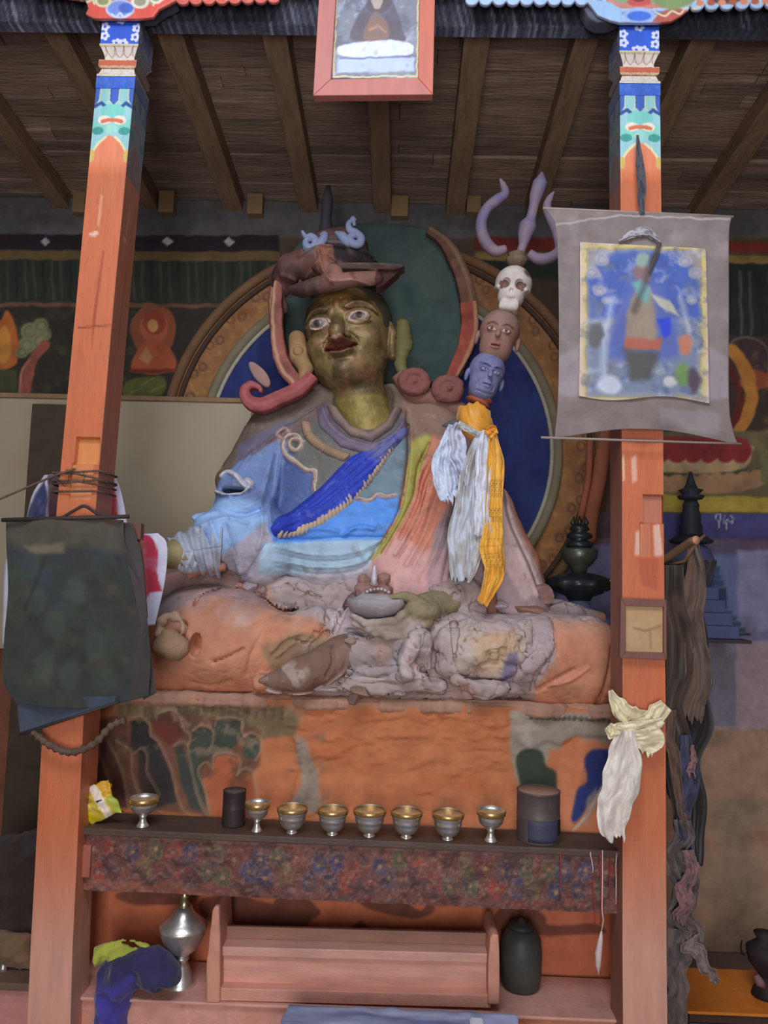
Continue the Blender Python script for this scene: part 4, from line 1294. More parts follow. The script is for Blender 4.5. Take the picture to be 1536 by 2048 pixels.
        q.line(sp([(s * 0.055, 0.10), (s * 0.075, 0.13), (s * 0.10, 0.135)], 4), 0.005, (80, 64, 36), 0.004, .7)
        q.line(sp([(s * 0.010, -0.09), (s * 0.05, -0.085), (s * 0.085, -0.07), (s * 0.12, -0.085)], 4), 0.004, (60, 48, 36), 0.003, .7)
        q.ell(s * 0.03, -0.076, 0.010, 0.005, (50, 34, 28), 0.004)
        p.C[f_] = q.C
    f_ = V[:, 1] < -0.05
    q = Paint(V[f_, 0], V[f_, 2], (0, 0, 0), 1, loc=True); q.C = p.C[f_]
    q.poly([(-0.080, -0.113), (-0.04, -0.101), (-0.012, -0.102), (0, -0.109), (0.012, -0.102), (0.04, -0.099), (0.080, -0.106), (0.045, -0.137), (0, -0.150), (-0.045, -0.140)], (128, 72, 60), 0.008, smooth=3)
    q.line(sp([(-0.085, -0.114), (-0.03, -0.122), (0, -0.128), (0.03, -0.122), (0.085, -0.108)], 4), 0.005, (70, 26, 24), 0.003)
    q.poly([(-0.035, -0.066), (0.0, -0.078), (0.035, -0.066), (0.028, -0.09), (0, -0.104), (-0.028, -0.09)], (150, 112, 92), 0.008, .8)
    q.line([(0, -0.178), (0, -0.21)], 0.005, (70, 56, 44), 0.003, .7); q.line([(-0.02, -0.18), (0.02, -0.178)], 0.004, (70, 56, 44), 0.003, .7)
    q.line([(-0.004, 0.11), (-0.004, 0.17)], 0.02, (170, 110, 74), 0.012, .7)
    for k in range(7):
        a = random.uniform(-.15, .15); b = random.uniform(-.2, -.1); q.line([(a, b), (a + .02, b - .025)], .003, (70, 50, 40), .002, .7)
    p.C[f_] = q.C
    return g, p.C


g, C = make_head()
g = (to_world(g[0], HC, HR), g[1])
g = rough_up(g, 0.0015, 40, 9)
mk('gilded_head', g, M_GILT, ST, col=C)

# dark hair cap under the hat
G2 = Grid((-0.27, -0.26, 0.02), (0.27, 0.33, 0.40), 0.007)
f = G2.ell((0, 0.05, 0.09), (0.240, 0.25, 0.262))
f = np.maximum(f, -(G2.z - 0.145 - np.clip(G2.y, -0.3, 0.1) * 0.9 + 0.25 * G2.x ** 2 * 8))
g = G2.mesh(f); g = (to_world(g[0], HC, HR), g[1])
mk('hair', g, mat('hair_olive', (70, 62, 46), rough=0.7), ST)

# lotus hat: upturned flaps, thin sharp brim, grey crown
hat_m = mat('hat_paint', rough=0.85, bump=0.6, bscale=50, var=0.2)
def wpt(px, py, Y): p_ = P(px, py, Y); return (p_.x, p_.y, p_.z)
G3 = Grid((P(520, 600, 3.8).x, 3.52, P(700, 690, 3.8).z), (P(825, 600, 3.8).x, 4.2, P(700, 440, 3.8).z), 0.0065)
f = G3.ell(wpt(672, 545, 3.90), (0.24, 0.27, 0.14))
f = np.minimum(f, smin(G3.ell(wpt(676, 500, 3.90), (0.165, 0.18, 0.09)), G3.ell(wpt(690, 488, 3.9), (0.10, 0.12, 0.06)), 0.03))
# flaps
k3 = 3.7 / F
f = smin(f, G3.chain([wpt(556, 560, 3.92), wpt(580, 535, 3.78), wpt(640, 520, 3.68)], [0.05, 0.07, 0.06]), 0.04)
f = smin(f, G3.chain([wpt(568, 620, 3.9), wpt(562, 590, 3.86), wpt(575, 550, 3.84)], [0.025, 0.045, 0.06]), 0.03)
band = G3.chain([wpt(585, 585, 3.74), wpt(640, 570, 3.62), wpt(700, 560, 3.60), wpt(752, 556, 3.66)], [0.035, 0.045, 0.04, 0.035])
f = smin(f, band, 0.02)
f = np.minimum(f, G3.chain([wpt(648, 530, 3.62), wpt(672, 545, 3.60)], [0.05, 0.035]))
q = PX([(668, 535), (740, 533), (800, 537), (810, 541), (790, 549), (740, 547), (676, 546)], 3.7)
f = np.minimum(f, -smin(-G3.plane(lambda X, Z: sdpoly(X, Z, q)), -(np.abs(G3.y - 3.69) - 0.05), 0.008))
q2 = PX([(752, 548), (800, 545), (770, 572), (752, 580)], 3.7)
f = np.minimum(f, -smin(-G3.plane(lambda X, Z: sdpoly(X, Z, q2)), -(np.abs(G3.y - 3.72) - 0.05), 0.01))
rl = G3.plane(lambda X, Z: bump2([(560, 545), (600, 560), (640, 545)], 8, 0.016)(X, Z) + bump2([(560, 570), (590, 590), (600, 610)], 8, -0.02)(X, Z)
              + bump2([(600, 520), (640, 505), (690, 505)], 6, 0.014)(X, Z) + bump2([(610, 505), (680, 495), (745, 505)], 5, -0.012)(X, Z) + bump2([(640, 515), (650, 560), (668, 585)], 6, 0.016)(X, Z))
f = f - rl * (G3.y < 3.9)
# cut away where the forehead shows
g = G3.mesh(f.astype(np.float32)); del G3
V = g[0]
p = Paint(V[:, 0], V[:, 2], (112, 78, 70), 3.7, warp=0.004)
p.poly([(600, 515), (620, 480), (690, 460), (750, 480), (770, 520), (700, 512), (640, 520)], (116, 104, 102), 5)
p.poly([(648, 490), (760, 500), (765, 532), (690, 530), (650, 520)], (54, 46, 50), 4)
p.poly([(640, 500), (668, 506), (676, 560), (664, 586), (640, 560), (632, 520)], (150, 100, 84), 4)
p.poly([(664, 548), (760, 546), (752, 578), (680, 580), (664, 585)], (158, 110, 98), 3)
p.line([(664, 547), (760, 545)], 3, (96, 66, 60), 2); p.line([(668, 582), (752, 578)], 3, (186, 140, 124), 2)
p.poly([(668, 530), (812, 534), (812, 546), (676, 547)], (92, 76, 66), 2); p.line([(670, 535), (806, 538)], 2.5, (130, 112, 92), 1.5)
p.poly([(752, 548), (806, 544), (770, 575), (752, 580)], (96, 58, 54), 2)
p.poly([(545, 560), (600, 550), (630, 560), (640, 600), (590, 640), (550, 620)], (86, 62, 56), 8)
p.speck((138, 112, 104), 20, 0.25, 0.6, 0.3, seed=3).speck((56, 44, 44), 18, 0.3, 0.6, 0.3, seed=13)
HAT = mk('lotus_hat', g, hat_m, ST, col=p.C)
# pale blue scrolls on the hat: crescent and sun wings
def scroll_geo(pts, rads, Y): return g_tube([P(x, y, Y) for x, y in sp(pts, 5)], np.interp(np.linspace(0, 1, 5 * (len(pts) - 1) + 1), np.linspace(0, 1, len(rads)), rads), 10)
sc = join(scroll_geo([(604, 462), (612, 474), (624, 474), (632, 484), (624, 496), (612, 490), (614, 480), (626, 478)], [0.008, 0.020, 0.022, 0.018, 0.012], 3.66),
          scroll_geo([(608, 494), (630, 498), (644, 484), (650, 468), (640, 470)], [0.016, 0.032, 0.028, 0.016, 0.005], 3.67))
blue_pl = mat('pale_blue_paint', (146, 156, 188), rough=0.7)
mk('blue_scroll', sc, blue_pl, HAT)
sc = join(scroll_geo([(712, 438), (698, 446), (700, 460), (712, 466), (722, 476), (718, 488), (704, 486), (700, 474), (712, 470)], [0.008, 0.020, 0.022, 0.022, 0.014], 3.66),
          scroll_geo([(716, 488), (696, 484), (684, 472), (670, 464)], [0.016, 0.028, 0.026, 0.006], 3.67), scroll_geo([(700, 444), (706, 436), (709, 452)], [0.006, 0.012, 0.008], 3.66))
mk('blue_scroll', sc, blue_pl, HAT)
mk('hat_finial', g_tube([P(x, y, 3.88) for x, y in ((652, 478), (652, 440), (655, 400), (656, 372))], [0.05, 0.028, 0.03, 0.012], 12), mat('finial_dark', (58, 54, 62), rough=0.7), HAT)

# ribbons, leaf and shoulder rosettes
rib = mat('ribbon_red', (146, 84, 80), rough=0.8, bump=0.7, var=.3, vscale=14)
def ribbon(pts, wd, Y, name, m, flat=0.35):
    pp = sp(pts, 6); n = len(pp)
    W_ = np.interp(np.linspace(0, 1, n), np.linspace(0, 1, len(wd)), wd)
    g = g_tube([P(x, y, Y if not callable(Y) else Y(i / (n - 1))) for i, (x, y) in enumerate(pp)], W_, 12)
    return mk(name, g, m, ST)
flat_band('hat_ribbon', [(556, 560), (552, 620), (554, 680), (566, 730), (592, 764), (606, 784)], [18, 24, 26, 30, 28, 22], 3.80, 3.86, (146, 88, 78), (186, 150, 118), ST, -1, res=.006)
flat_band('shoulder_ribbon', [(626, 748), (596, 776), (556, 794), (522, 808), (496, 800), (488, 780), (500, 768), (518, 774), (520, 784)], [24, 30, 30, 32, 28, 22, 16, 10, 6], 3.74, 3.82, (150, 80, 80), (170, 96, 96), ST, 0, soft=.02, res=.006)
g = carved([(496, 726), (508, 724), (530, 742), (540, 762), (536, 774), (524, 770), (506, 752)], 3.80, 3.83, 0.006, None, smooth=4)
mk('leaf_ornament', g, mat('leaf_pink', (156, 122, 114), rough=0.8), ST)
ring_m = mat('ear_ornament', (156, 122, 84), rough=0.7)
G4 = Grid((P(560, 600, 3.85).x, 3.74, P(600, 800, 3.85).z), (P(640, 600, 3.85).x, 3.96, P(600, 650, 3.85).z), 0.0055)
f = G4.chain([wpt(594, 678, 3.86), wpt(598, 712, 3.84), wpt(612, 738, 3.82)], [0.045, 0.052, 0.036]); f = smin(f, G4.chain([wpt(612, 738, 3.82), wpt(606, 766, 3.80)], [0.034, 0.03]), 0.02)
f = f + G4.plane(lambda X, Z: 0.010 * np.exp(-((np.sqrt((X - wpt(598, 706, 3.84)[0]) ** 2 + (Z - wpt(598, 706, 3.84)[2]) ** 2) - 0.03) / 0.006) ** 2))
mk('ear_ornament', G4.mesh(f), ring_m, ST)
G4 = Grid((P(775, 600, 3.85).x, 3.78, P(800, 790, 3.85).z), (P(840, 600, 3.85).x, 4.0, P(800, 620, 3.85).z), 0.0055)
f = G4.chain([wpt(806, 650, 3.88), wpt(808, 690, 3.86), wpt(800, 730, 3.84), wpt(808, 748, 3.84)], [0.036, 0.044, 0.026, 0.03], k=0.02)
f = f + 0.0015 * np.sin(G4.z * 160) * np.ones(G4.n)
mk('ear_ornament', G4.mesh(f.astype(np.float32)), mat('ear_olive', (112, 106, 64), rough=0.7), ST)
for cx, cy in ((828, 764), (896, 778)):
    G4 = Grid((P(cx - 40, cy, 3.8).x, 3.66, P(cx, cy + 40, 3.8).z), (P(cx + 40, cy, 3.8).x, 3.94, P(cx, cy - 40, 3.8).z), 0.0055)
    c = wpt(cx, cy, 3.80)
    r_ = np.sqrt((G4.x - c[0]) ** 2 + ((G4.z - c[2]) / 0.9) ** 2)
    f = (np.sqrt((r_ - 0.055) ** 2 + (G4.y - c[1]) ** 2) - 0.030)
    f = np.minimum(f, G4.ell((c[0], c[1] + .02, c[2]), (0.06, 0.05, 0.05))); f = np.minimum(f, G4.ell((c[0] + .005, c[1] - .02, c[2] - .003), (0.016, 0.02, 0.014)))
    mk('shoulder_rosette', rough_up(G4.mesh(f.astype(np.float32)), 0.005, 30, 4), mat('rosette_red', (128, 80, 74), rough=0.8) if cx < 850 else bpy.data.materials['rosette_red'], ST)
mk('rosette_strap', g_tube([P(x, y, 3.86) for x, y in sp([(800, 748), (828, 790), (870, 800), (900, 812), (925, 826)], 5)], 0.05, 12), mat('strap_brown', (134, 96, 84), rough=0.85), ST)

# ---- forearm and resting hand (viewer's left), one gilded piece
G5 = Grid((P(215, 1110, 3.4).x, 3.22, P(300, 1215, 3.4).z), (P(415, 1110, 3.4).x, 3.62, P(300, 1040, 3.4).z), 0.0055)
f = G5.chain([wpt(410, 1104, 3.52), wpt(350, 1108, 3.46), wpt(316, 1118, 3.41)], [0.070, 0.066, 0.045], k=0.02)
f = smin(f, G5.ell(wpt(292, 1128, 3.38), (0.065, 0.055, 0.032)), 0.03)
for i, (dx, dy, L) in enumerate(((-24, 8, 30), (-22, 20, 34), (-16, 30, 34), (-6, 36, 28))):
    a = (285 + dx * .6, 1128 + dy * .5); b = (285 + dx * 1.4, 1132 + dy * 1.1); c = (285 + dx * 1.5, 1140 + dy * 1.6)
    f = smin(f, G5.chain([wpt(*a, 3.36), wpt(*b, 3.33), wpt(*c, 3.35)], [0.015, 0.013, 0.010], k=0.004), 0.008)
f = smin(f, G5.chain([wpt(300, 1112, 3.34), wpt(285, 1108, 3.31), wpt(272, 1112, 3.31)], [0.018, 0.015, 0.011], k=0.004), 0.01)
mk('resting_arm', G5.mesh(f), mat('dull_gold', (150, 136, 98), rough=0.6, metal=0.15, bump=0.5), ST)
# folded cuff round the wrist: a flared cone of sweeping pleats
def cuffg(u, v):
    a = u * 2 * math.pi
    x0 = P(350, 1106, 3.46).x; x1 = P(446, 1100, 3.58).x
    t = v
    r = 0.070 + 0.075 * t ** .8 + 0.008 * np.sin(t * 30 + 2.2 * np.sin(a + .6)) + .006 * vn(np.cos(a), v * 3, np.sin(a), 1.2, 3)
    x = x0 + (x1 - x0) * t - .045 * np.sin(a) * (1 - t) + .02 * np.cos(a)
    y = 3.47 + .10 * t - r * .85 * np.cos(a)
    z = P(350, 1108, 3.47).z + (P(446, 1096, 3.58).z - P(350, 1108, 3.47).z) * t + r * np.sin(a)
    return x, y, z
g = g_grid(cuffg, 90, 60, .008)
p = Paint(g[0][:, 0], g[0][:, 2], (160, 166, 182), 3.5); p.speck((186, 190, 206), 16, .1, .8, .3, seed=4).speck((120, 116, 118), 20, .3, .7, .3, seed=6)
mk('cuff_folds', g, M_ROBE, ST, col=p.C)

# ---- crossed legs and broken lap
ZB = P(700, 1396, 3.4).z     # top of the throne
def pe(cx, cy, Y, rx, ry_, rz, k=3.5 / F):
    c = P(cx, cy, Y); return (c.x, c.y, c.z), (rx * k, ry_, rz * k)
GL = Grid((P(285, 1300, 3.5).x, 3.15, ZB - 0.03), (P(1245, 1300, 3.5).x, 4.05, P(700, 1120, 3.6).z), 0.0085)
def L_(*a): return GL.ell(*pe(*a))
f = smin(L_(470, 1290, 3.66, 176, 0.40, 108), L_(360, 1320, 3.60, 70, 0.26, 80), 0.08)
f = smin(f, L_(430, 1230, 3.74, 120, 0.30, 70), 0.06)
kneeR = GL.box((P(1120, 1310, 3.62).x, 3.66, P(1120, 1318, 3.62).z), (0.26, 0.34, 0.21), 0.17)
f2 = smin(L_(1000, 1305, 3.62, 190, 0.36, 92), kneeR, 0.05)
mid = GL.box((P(740, 1300, 3.6).x, 3.72, P(740, 1312, 3.6).z), (0.52, 0.36, 0.22), 0.10)
f = smin(smin(f, f2, 0.06), mid, 0.07)
# ridge of broken clay behind the lap
f = smin(f, GL.chain([P(350, 1180, 3.80), P(430, 1160, 3.78), P(520, 1178, 3.74), P(640, 1200, 3.70), P(740, 1190, 3.66)], [0.09, 0.10, 0.09, 0.08, 0.08], k=.02), 0.05)
f = smin(f, GL.chain([P(900, 1215, 3.70), P(1000, 1200, 3.74), P(1120, 1225, 3.78), P(1200, 1240, 3.80)], [0.07, 0.07, 0.05, 0.04], k=.02), 0.05)
# shins and wrapped cloth crossing in front
f = np.minimum(f, smin(L_(960, 1290, 3.36, 92, 0.13, 54), GL.box((P(905, 1300, 3.4).x, 3.40, P(905, 1300, 3.4).z), (0.075, 0.13, 0.105), 0.05), 0.02))
f = np.minimum(f, GL.box((P(770, 1300, 3.4).x, 3.41, P(770, 1298, 3.4).z), (0.17, 0.13, 0.085), 0.03))
f = np.minimum(f, GL.chain([P(838, 1262, 3.30), P(826, 1290, 3.27), P(812, 1320, 3.28), P(830, 1334, 3.28)], [0.03, 0.035, 0.035, 0.02], k=.005))
f = np.minimum(f, GL.chain([P(850, 1268, 3.31), P(848, 1300, 3.28), P(856, 1335, 3.30)], [0.02, 0.032, 0.02], k=.005))
f = np.minimum(f, GL.box((P(700, 1380, 3.35).x, 3.42, P(760, 1368, 3.35).z), (0.42, 0.17, 0.035), 0.03))
f = np.minimum(f, GL.chain([P(910, 1362, 3.26), P(960, 1376, 3.23), P(1010, 1378, 3.25)], [0.02, 0.04, 0.02]))
f = np.minimum(f, GL.chain([P(700, 1352, 3.28), P(770, 1348, 3.26), P(850, 1356, 3.28)], [0.03, 0.032, 0.03]))
f = np.minimum(f, GL.ell(*pe(812, 1348, 3.24, 16, 0.05, 14)))
# wrist and skull cup of the lap hand
f = smin(f, GL.chain([P(935, 1190, 3.60), P(880, 1200, 3.52)], [0.09, 0.07]), 0.03)
RL = []
def rl_(pts, wd, ht): RL.append(bump2(sp(pts, 5), wd, ht, Y=3.5))
for q, w_, h_ in (([(600, 1395), (640, 1340), (628, 1290), (660, 1262)], 5, -0.022), ([(452, 1313), (480, 1303), (506, 1290)], 5, -0.016), ([(400, 1355), (440, 1362), (480, 1350)], 4, -0.012),
                  ([(520, 1250), (560, 1225), (600, 1215)], 6, -0.010), ([(540, 1262), (520, 1300), (510, 1340)], 6, -0.008), ([(560, 1170), (610, 1190), (640, 1205), (660, 1240)], 5, -0.03),
                  ([(500, 1185), (540, 1210), (590, 1222)], 4, -0.02), ([(640, 1262), (620, 1280), (600, 1275)], 4, -0.02), ([(676, 1260), (690, 1220), (704, 1190)], 6, -0.03),
                  ([(395, 1210), (402, 1190), (430, 1178)], 4, -0.02), ([(380, 1240), (392, 1250), (384, 1285)], 4, -0.02), ([(700, 1256), (760, 1262), (860, 1250)], 5, -0.022),
                  ([(704, 1336), (760, 1340), (800, 1330)], 5, -0.02), ([(902, 1240), (902, 1290), (908, 1330), (960, 1348), (1010, 1340), (1020, 1310)], 4, -0.024),
                  ([(1094, 1236), (1096, 1270), (1090, 1300), (1060, 1330), (1050, 1370)], 4, -0.018), ([(1056, 1240), (1050, 1280), (1030, 1310), (1010, 1350)], 5, -0.012),
                  ([(1060, 1370), (1090, 1350), (1130, 1330)], 5, -0.016), ([(1080, 1360), (1120, 1352), (1160, 1325)], 4, 0.010), ([(930, 1250), (990, 1258), (1040, 1240)], 6, 0.010),
                  ([(960, 1290), (1000, 1280), (1030, 1260)], 6, 0.010), ([(1180, 1400), (1196, 1340), (1206, 1290)], 6, -0.02), ([(430, 1380), (560, 1385), (640, 1392)], 4, -0.01),
                  ([(556, 1296), (580, 1272), (610, 1262)], 5, .012), ([(566, 1306), (600, 1280), (630, 1276)], 4, .01), ([(700, 1372), (800, 1384), (900, 1376)], 4, -.015),
                  ([(800, 1215), (840, 1240), (880, 1236), (910, 1220)], 6, -0.03)):
    rl_(q, w_, h_)
f = f - GL.plane(lambda X, Z: sum(fn(X, Z) for fn in RL)) * np.clip((3.85 - GL.y) / 0.15, 0, 1)
# torn hole
f = np.maximum(f, -GL.ell(*pe(390, 1290, 3.28, 12, 0.10, 22)))
f = np.maximum(f, -(GL.z - (ZB + 0.008)) + 0 * f)
gl = GL.mesh(f.astype(np.float32)); del GL


def lapmask(V):
    q = PX([(330, 1150), (500, 1170), (600, 1240), (660, 1270), (640, 1340), (700, 1400), (900, 1400), (1040, 1400), (1050, 1350), (1090, 1300), (1090, 1220), (1200, 1240), (1240, 1200), (1000, 1100), (600, 1100)], 3.5)
    d = sdpoly(V[:, 0], V[:, 2], q)
    return 0.12 + 0.88 * np.clip(0.5 - d / 0.06, 0, 1)


gl = rough_up(gl, 0.020, 8, 5, 5, lapmask)
V = gl[0]
# terraces and cracks in the rubble zone
m_ = lapmask(V); n_ = normals(*gl)
cr = np.minimum(np.abs(fbm(V[:, 0], V[:, 1], V[:, 2], 5, 3, 77)), np.abs(fbm(V[:, 0], V[:, 1], V[:, 2], 11, 3, 87)) * 1.5)
V = V - n_ * (np.clip(0.05 - cr, 0, 0.05) / 0.05 * 0.024 * m_)[:, None]
gl = (V, gl[1])
p = Paint(V[:, 0], V[:, 2], (196, 134, 104), 3.5, warp=0.01, wscale=9)
p.speck((196, 132, 104), 5, 0.1, 0.6, 0.4, seed=2).speck((164, 98, 70), 8, 0.35, 0.5, 0.3, seed=3)
grey = (170, 150, 146)
p.poly([(280, 1100), (500, 1160), (560, 1215), (640, 1240), (668, 1270), (640, 1330), (620, 1420), (1060, 1420), (1052, 1360), (1094, 1310), (1096, 1234), (1230, 1240), (1240, 1100)], grey, 14)
p.poly([(280, 1100), (500, 1160), (540, 1210), (440, 1190), (380, 1210), (300, 1240)], (162, 134, 136), 14, .8)
p.poly([(300, 1240), (345, 1235), (380, 1200), (330, 1180), (290, 1200)], (140, 128, 134), 8, .8)
p.poly([(660, 1240), (700, 1190), (740, 1180), (720, 1250), (680, 1262)], (190, 168, 172), 8)
p.poly([(540, 1290), (600, 1262), (660, 1268), (650, 1320), (560, 1340)], (152, 122, 94), 10)
p.poly([(880, 1240), (1056, 1240), (1030, 1310), (1000, 1345), (910, 1340)], (184, 164, 152), 8)
p.poly([(935, 1270), (1010, 1255), (1030, 1290), (980, 1330), (940, 1330)], (188, 158, 124), 10, .8)
p.poly([(1056, 1250), (1094, 1236), (1090, 1300), (1050, 1370), (1020, 1400), (1000, 1350)], (176, 156, 158), 8, .8)
p.poly([(1000, 1300), (1022, 1290), (1010, 1345), (990, 1350)], (110, 100, 132), 5, .8)
p.poly([(690, 1256), (860, 1250), (830, 1340), (700, 1340)], (140, 132, 134), 8, .8)
p.line(sp([(838, 1262), (826, 1290), (812, 1320), (830, 1334)], 5), 26, (204, 184, 180), 4, .8)
p.speck((206, 196, 200), 10, 0.4, 0.6, 0.4, seed=8, box=[(420, 1140), (1060, 1140), (1060, 1330), (420, 1330)])
p.speck((186, 120, 92), 7, 0.45, 0.6, 0.3, seed=9); p.speck((112, 92, 84), 9, 0.55, 0.55, 0.3, seed=15)
# fine dust lying on the level parts
n_ = normals(*gl); dm = np.clip((n_[:, 2] - 0.35) / 0.5, 0, 1) * (0.45 + 0.3 * fbm(V[:, 0], V[:, 1], V[:, 2], 12, 2, 6)) * np.clip((lapmask(V) + .35), 0, 1)
dm = np.clip(dm, 0, 1)[:, None]
p.C = p.C * (1 - dm) + np.array((190, 174, 176.)) * dm
mk('crossed_legs', gl, M_CLAY, ST, col=p.C)
# dark boot
GB = Grid((P(505, 1340, 3.25).x, 3.08, ZB - 0.03), (P(725, 1340, 3.25).x, 3.50, P(700, 1262, 3.25).z), 0.0055)
f = GB.chain([wpt(548, 1362, 3.20), wpt(600, 1350, 3.24), wpt(650, 1330, 3.30), wpt(688, 1306, 3.36)], [0.040, 0.070, 0.078, 0.082], k=0.03)
f = smin(f, GB.caps(wpt(522, 1362, 3.18), wpt(560, 1360, 3.20), 0.012, 0.04), 0.02)
q = PX([(505, 1376), (530, 1388), (590, 1396), (640, 1388), (700, 1350), (740, 1330), (740, 1250), (505, 1250)], 3.2)
f = np.maximum(f, GB.plane(lambda X, Z: sdpoly(X, Z, q)))
sole = bump2(sp([(516, 1374), (550, 1386), (595, 1391), (640, 1382), (690, 1346)], 5), 5, 0.012, Y=3.2)
f = f - GB.plane(sole) - GB.plane(bump2(sp([(655, 1350), (668, 1320), (664, 1290)], 5), 4, -0.012, Y=3.3))
g = rough_up(GB.mesh(f.astype(np.float32)), 0.004, 22, 3)
p = Paint(g[0][:, 0], g[0][:, 2], (128, 100, 86), 3.2, warp=.004)
p.speck((196, 178, 172), 22, 0.1, 0.85, 0.15, seed=5, box=[(520, 1340), (560, 1325), (620, 1320), (618, 1350), (600, 1372), (560, 1378), (525, 1368)])
p.line(sp([(510, 1366), (550, 1383), (595, 1391), (640, 1383), (695, 1346)], 5), 8, (176, 152, 142), 3); p.poly([(668, 1300), (700, 1290), (716, 1320), (700, 1350), (672, 1350)], (140, 112, 98), 4)
mk('boot', g, M_CLAY, ST, col=p.C)

# lap hand: palm, four curled fingers and thumb round the skull cup
GH = Grid((P(676, 1230, 3.4).x, 3.16, P(700, 1280, 3.4).z), (P(925, 1230, 3.4).x, 3.66, P(700, 1165, 3.4).z), 0.005)
f = GH.ell(wpt(838, 1222, 3.40), (0.095, 0.10, 0.055)); f = smin(f, GH.caps(wpt(850, 1212, 3.44), wpt(915, 1200, 3.56), 0.060, 0.070), 0.04)
for i, (a, b, c, d) in enumerate((((836, 1206), (790, 1244), (730, 1246), (706, 1232)), ((838, 1222), (800, 1256), (738, 1258), (708, 1246)), ((846, 1236), (806, 1264), (752, 1266), (722, 1258)), ((856, 1244), (820, 1270), (776, 1272), (748, 1266)))):
    f = smin(f, GH.chain([wpt(*a, 3.36), wpt(*b, 3.27 + i * .006), wpt(*c, 3.25 + i * .006), wpt(*d, 3.28 + i * .006)], [0.024, 0.021, 0.018, 0.013], k=0.005), 0.008)
f = smin(f, GH.chain([wpt(840, 1206, 3.36), wpt(812, 1192, 3.33), wpt(782, 1196, 3.31)], [0.026, 0.021, 0.015], k=0.004), 0.01)
g = rough_up(GH.mesh(f.astype(np.float32)), 0.003, 30, 2)
p = Paint(g[0][:, 0], g[0][:, 2], (142, 130, 100), 3.35)
p.poly([(690, 1200), (790, 1200), (820, 1236), (860, 1250), (870, 1290), (690, 1290)], (176, 160, 152), 10, .95); p.speck((110, 92, 60), 14, .1, .6, .4, seed=3)
mk('lap_hand', g, M_CLAY, ST, col=p.C)

# skull cup held in the hand
c = P(752, 1236, 3.36)
cup = g_lathe([(0.0, 0.0), (0.07, 0.004), (0.115, 0.03), (0.132, 0.065), (0.128, 0.085), (0.118, 0.085), (0.118, 0.07), (0.09, 0.045), (0, 0.03)], 36, (c.x, c.y, c.z))
g = rough_up(cup, 0.010, 14, 4)
tt = thing('skull_cup', 'grey clay bowl resting in the lap hand of the statue', 'bowl', tuple(c))
mk('bowl', g, mat('bowl_grey', (160, 152, 156), rough=0.8, bump=0.6), tt)
vv = rough_up(g_lathe([(0, .04), (0.10, .045), (0.112, 0.075), (0.07, 0.10), (0.0, 0.108)], 30, (c.x, c.y, c.z)), 0.008, 18, 7)
mk('lump_of_clay', vv, mat('lump_white', (178, 168, 170), rough=0.85, bump=0.7), tt)
# beads lying above the cup and the little figure behind it
b0 = [(727 + i * 7.2, 1180 + (i - 3) ** 2 * 0.7 - i * 1.2) for i in range(8)]
bm = mat('white_bead', (206, 198, 196), rough=0.5)
t = thing('bead_string', 'short string of white beads above the bowl in the lap', 'beads', tuple(P(750, 1184, 3.46)))
for i, (x, y) in enumerate(b0):
    q = P(x, y + 2, 3.47)
    mk('bead', g_lathe([(0.0001, -0.008), (0.006, -0.006), (0.0085, 0), (0.006, 0.006), (0.0001, 0.008)], 12, tuple(q)), bm, t)
q = P(748, 1178, 3.52)
Gs = Grid((q.x - .13, 3.42, q.z - .08), (q.x + .12, 3.62, q.z + .10), .006)
fs = smin(smin(Gs.box((q.x, 3.53, q.z - .015), (.085, .05, .03), .02), Gs.ell(wpt(728, 1160, 3.52), (.03, .03, .028)), .02), Gs.ell(wpt(768, 1156, 3.52), (.034, .03, .03)), .02)
g = rough_up(Gs.mesh(fs.astype(np.float32)), .009, 26, 4)
tag(mk('broken_clay_stub', g, mat('stub_red', (156, 120, 110), rough=.9, bump=.8)), 'small reddish broken clay stump between the belly and the bowl', 'clay fragment')
tag(mk('glass_vial', g_lathe([(0.0001, 0), (0.010, 0.004), (0.014, 0.03), (0.010, 0.065), (0.006, 0.085), (0.0001, 0.09)], 16, tuple(P(748, 1170, 3.44))), mat('pale_vial', (200, 196, 200), rough=0.2, spec=.6)),
    'small pale upright vial standing behind the bowl in the lap', 'vial')


# ---- clay fragments lying on the lap and on the throne edge
def stone(cx, cy, Y, rx, rz, seed, rot=0.0, ry_=None, flat=0.0):
    rs = random.Random(seed)
    c = P(cx, cy, Y); k = Y / F
    bm_ = bmesh.new(); bmesh.ops.create_icosphere(bm_, subdivisions=3, radius=1.0)
    V = np.array([v.co[:] for v in bm_.verts]); Fc = [tuple(v.index for v in f.verts) for f in bm_.faces]; bm_.free()
    for _ in range(9):      # chop facets
        n = np.array([rs.uniform(-1, 1) for _ in range(3)]); n /= np.linalg.norm(n); lim = rs.uniform(0.55, 0.85)
        d = V @ n; V = V - np.outer(np.maximum(d - lim, 0), n)
    V = V + 0.05 * np.stack([vn(V[:, 0], V[:, 1], V[:, 2], 3, seed + q) for q in range(3)], 1)
    V = V * np.array([rx * k, (ry_ or (rx + rz) / 2) * k, rz * k])
    a = math.radians(rot); x, z = V[:, 0].copy(), V[:, 2].copy()
    V[:, 0] = x * math.cos(a) + z * math.sin(a); V[:, 2] = -x * math.sin(a) + z * math.cos(a)
    return V + np.array(tuple(c)), Fc


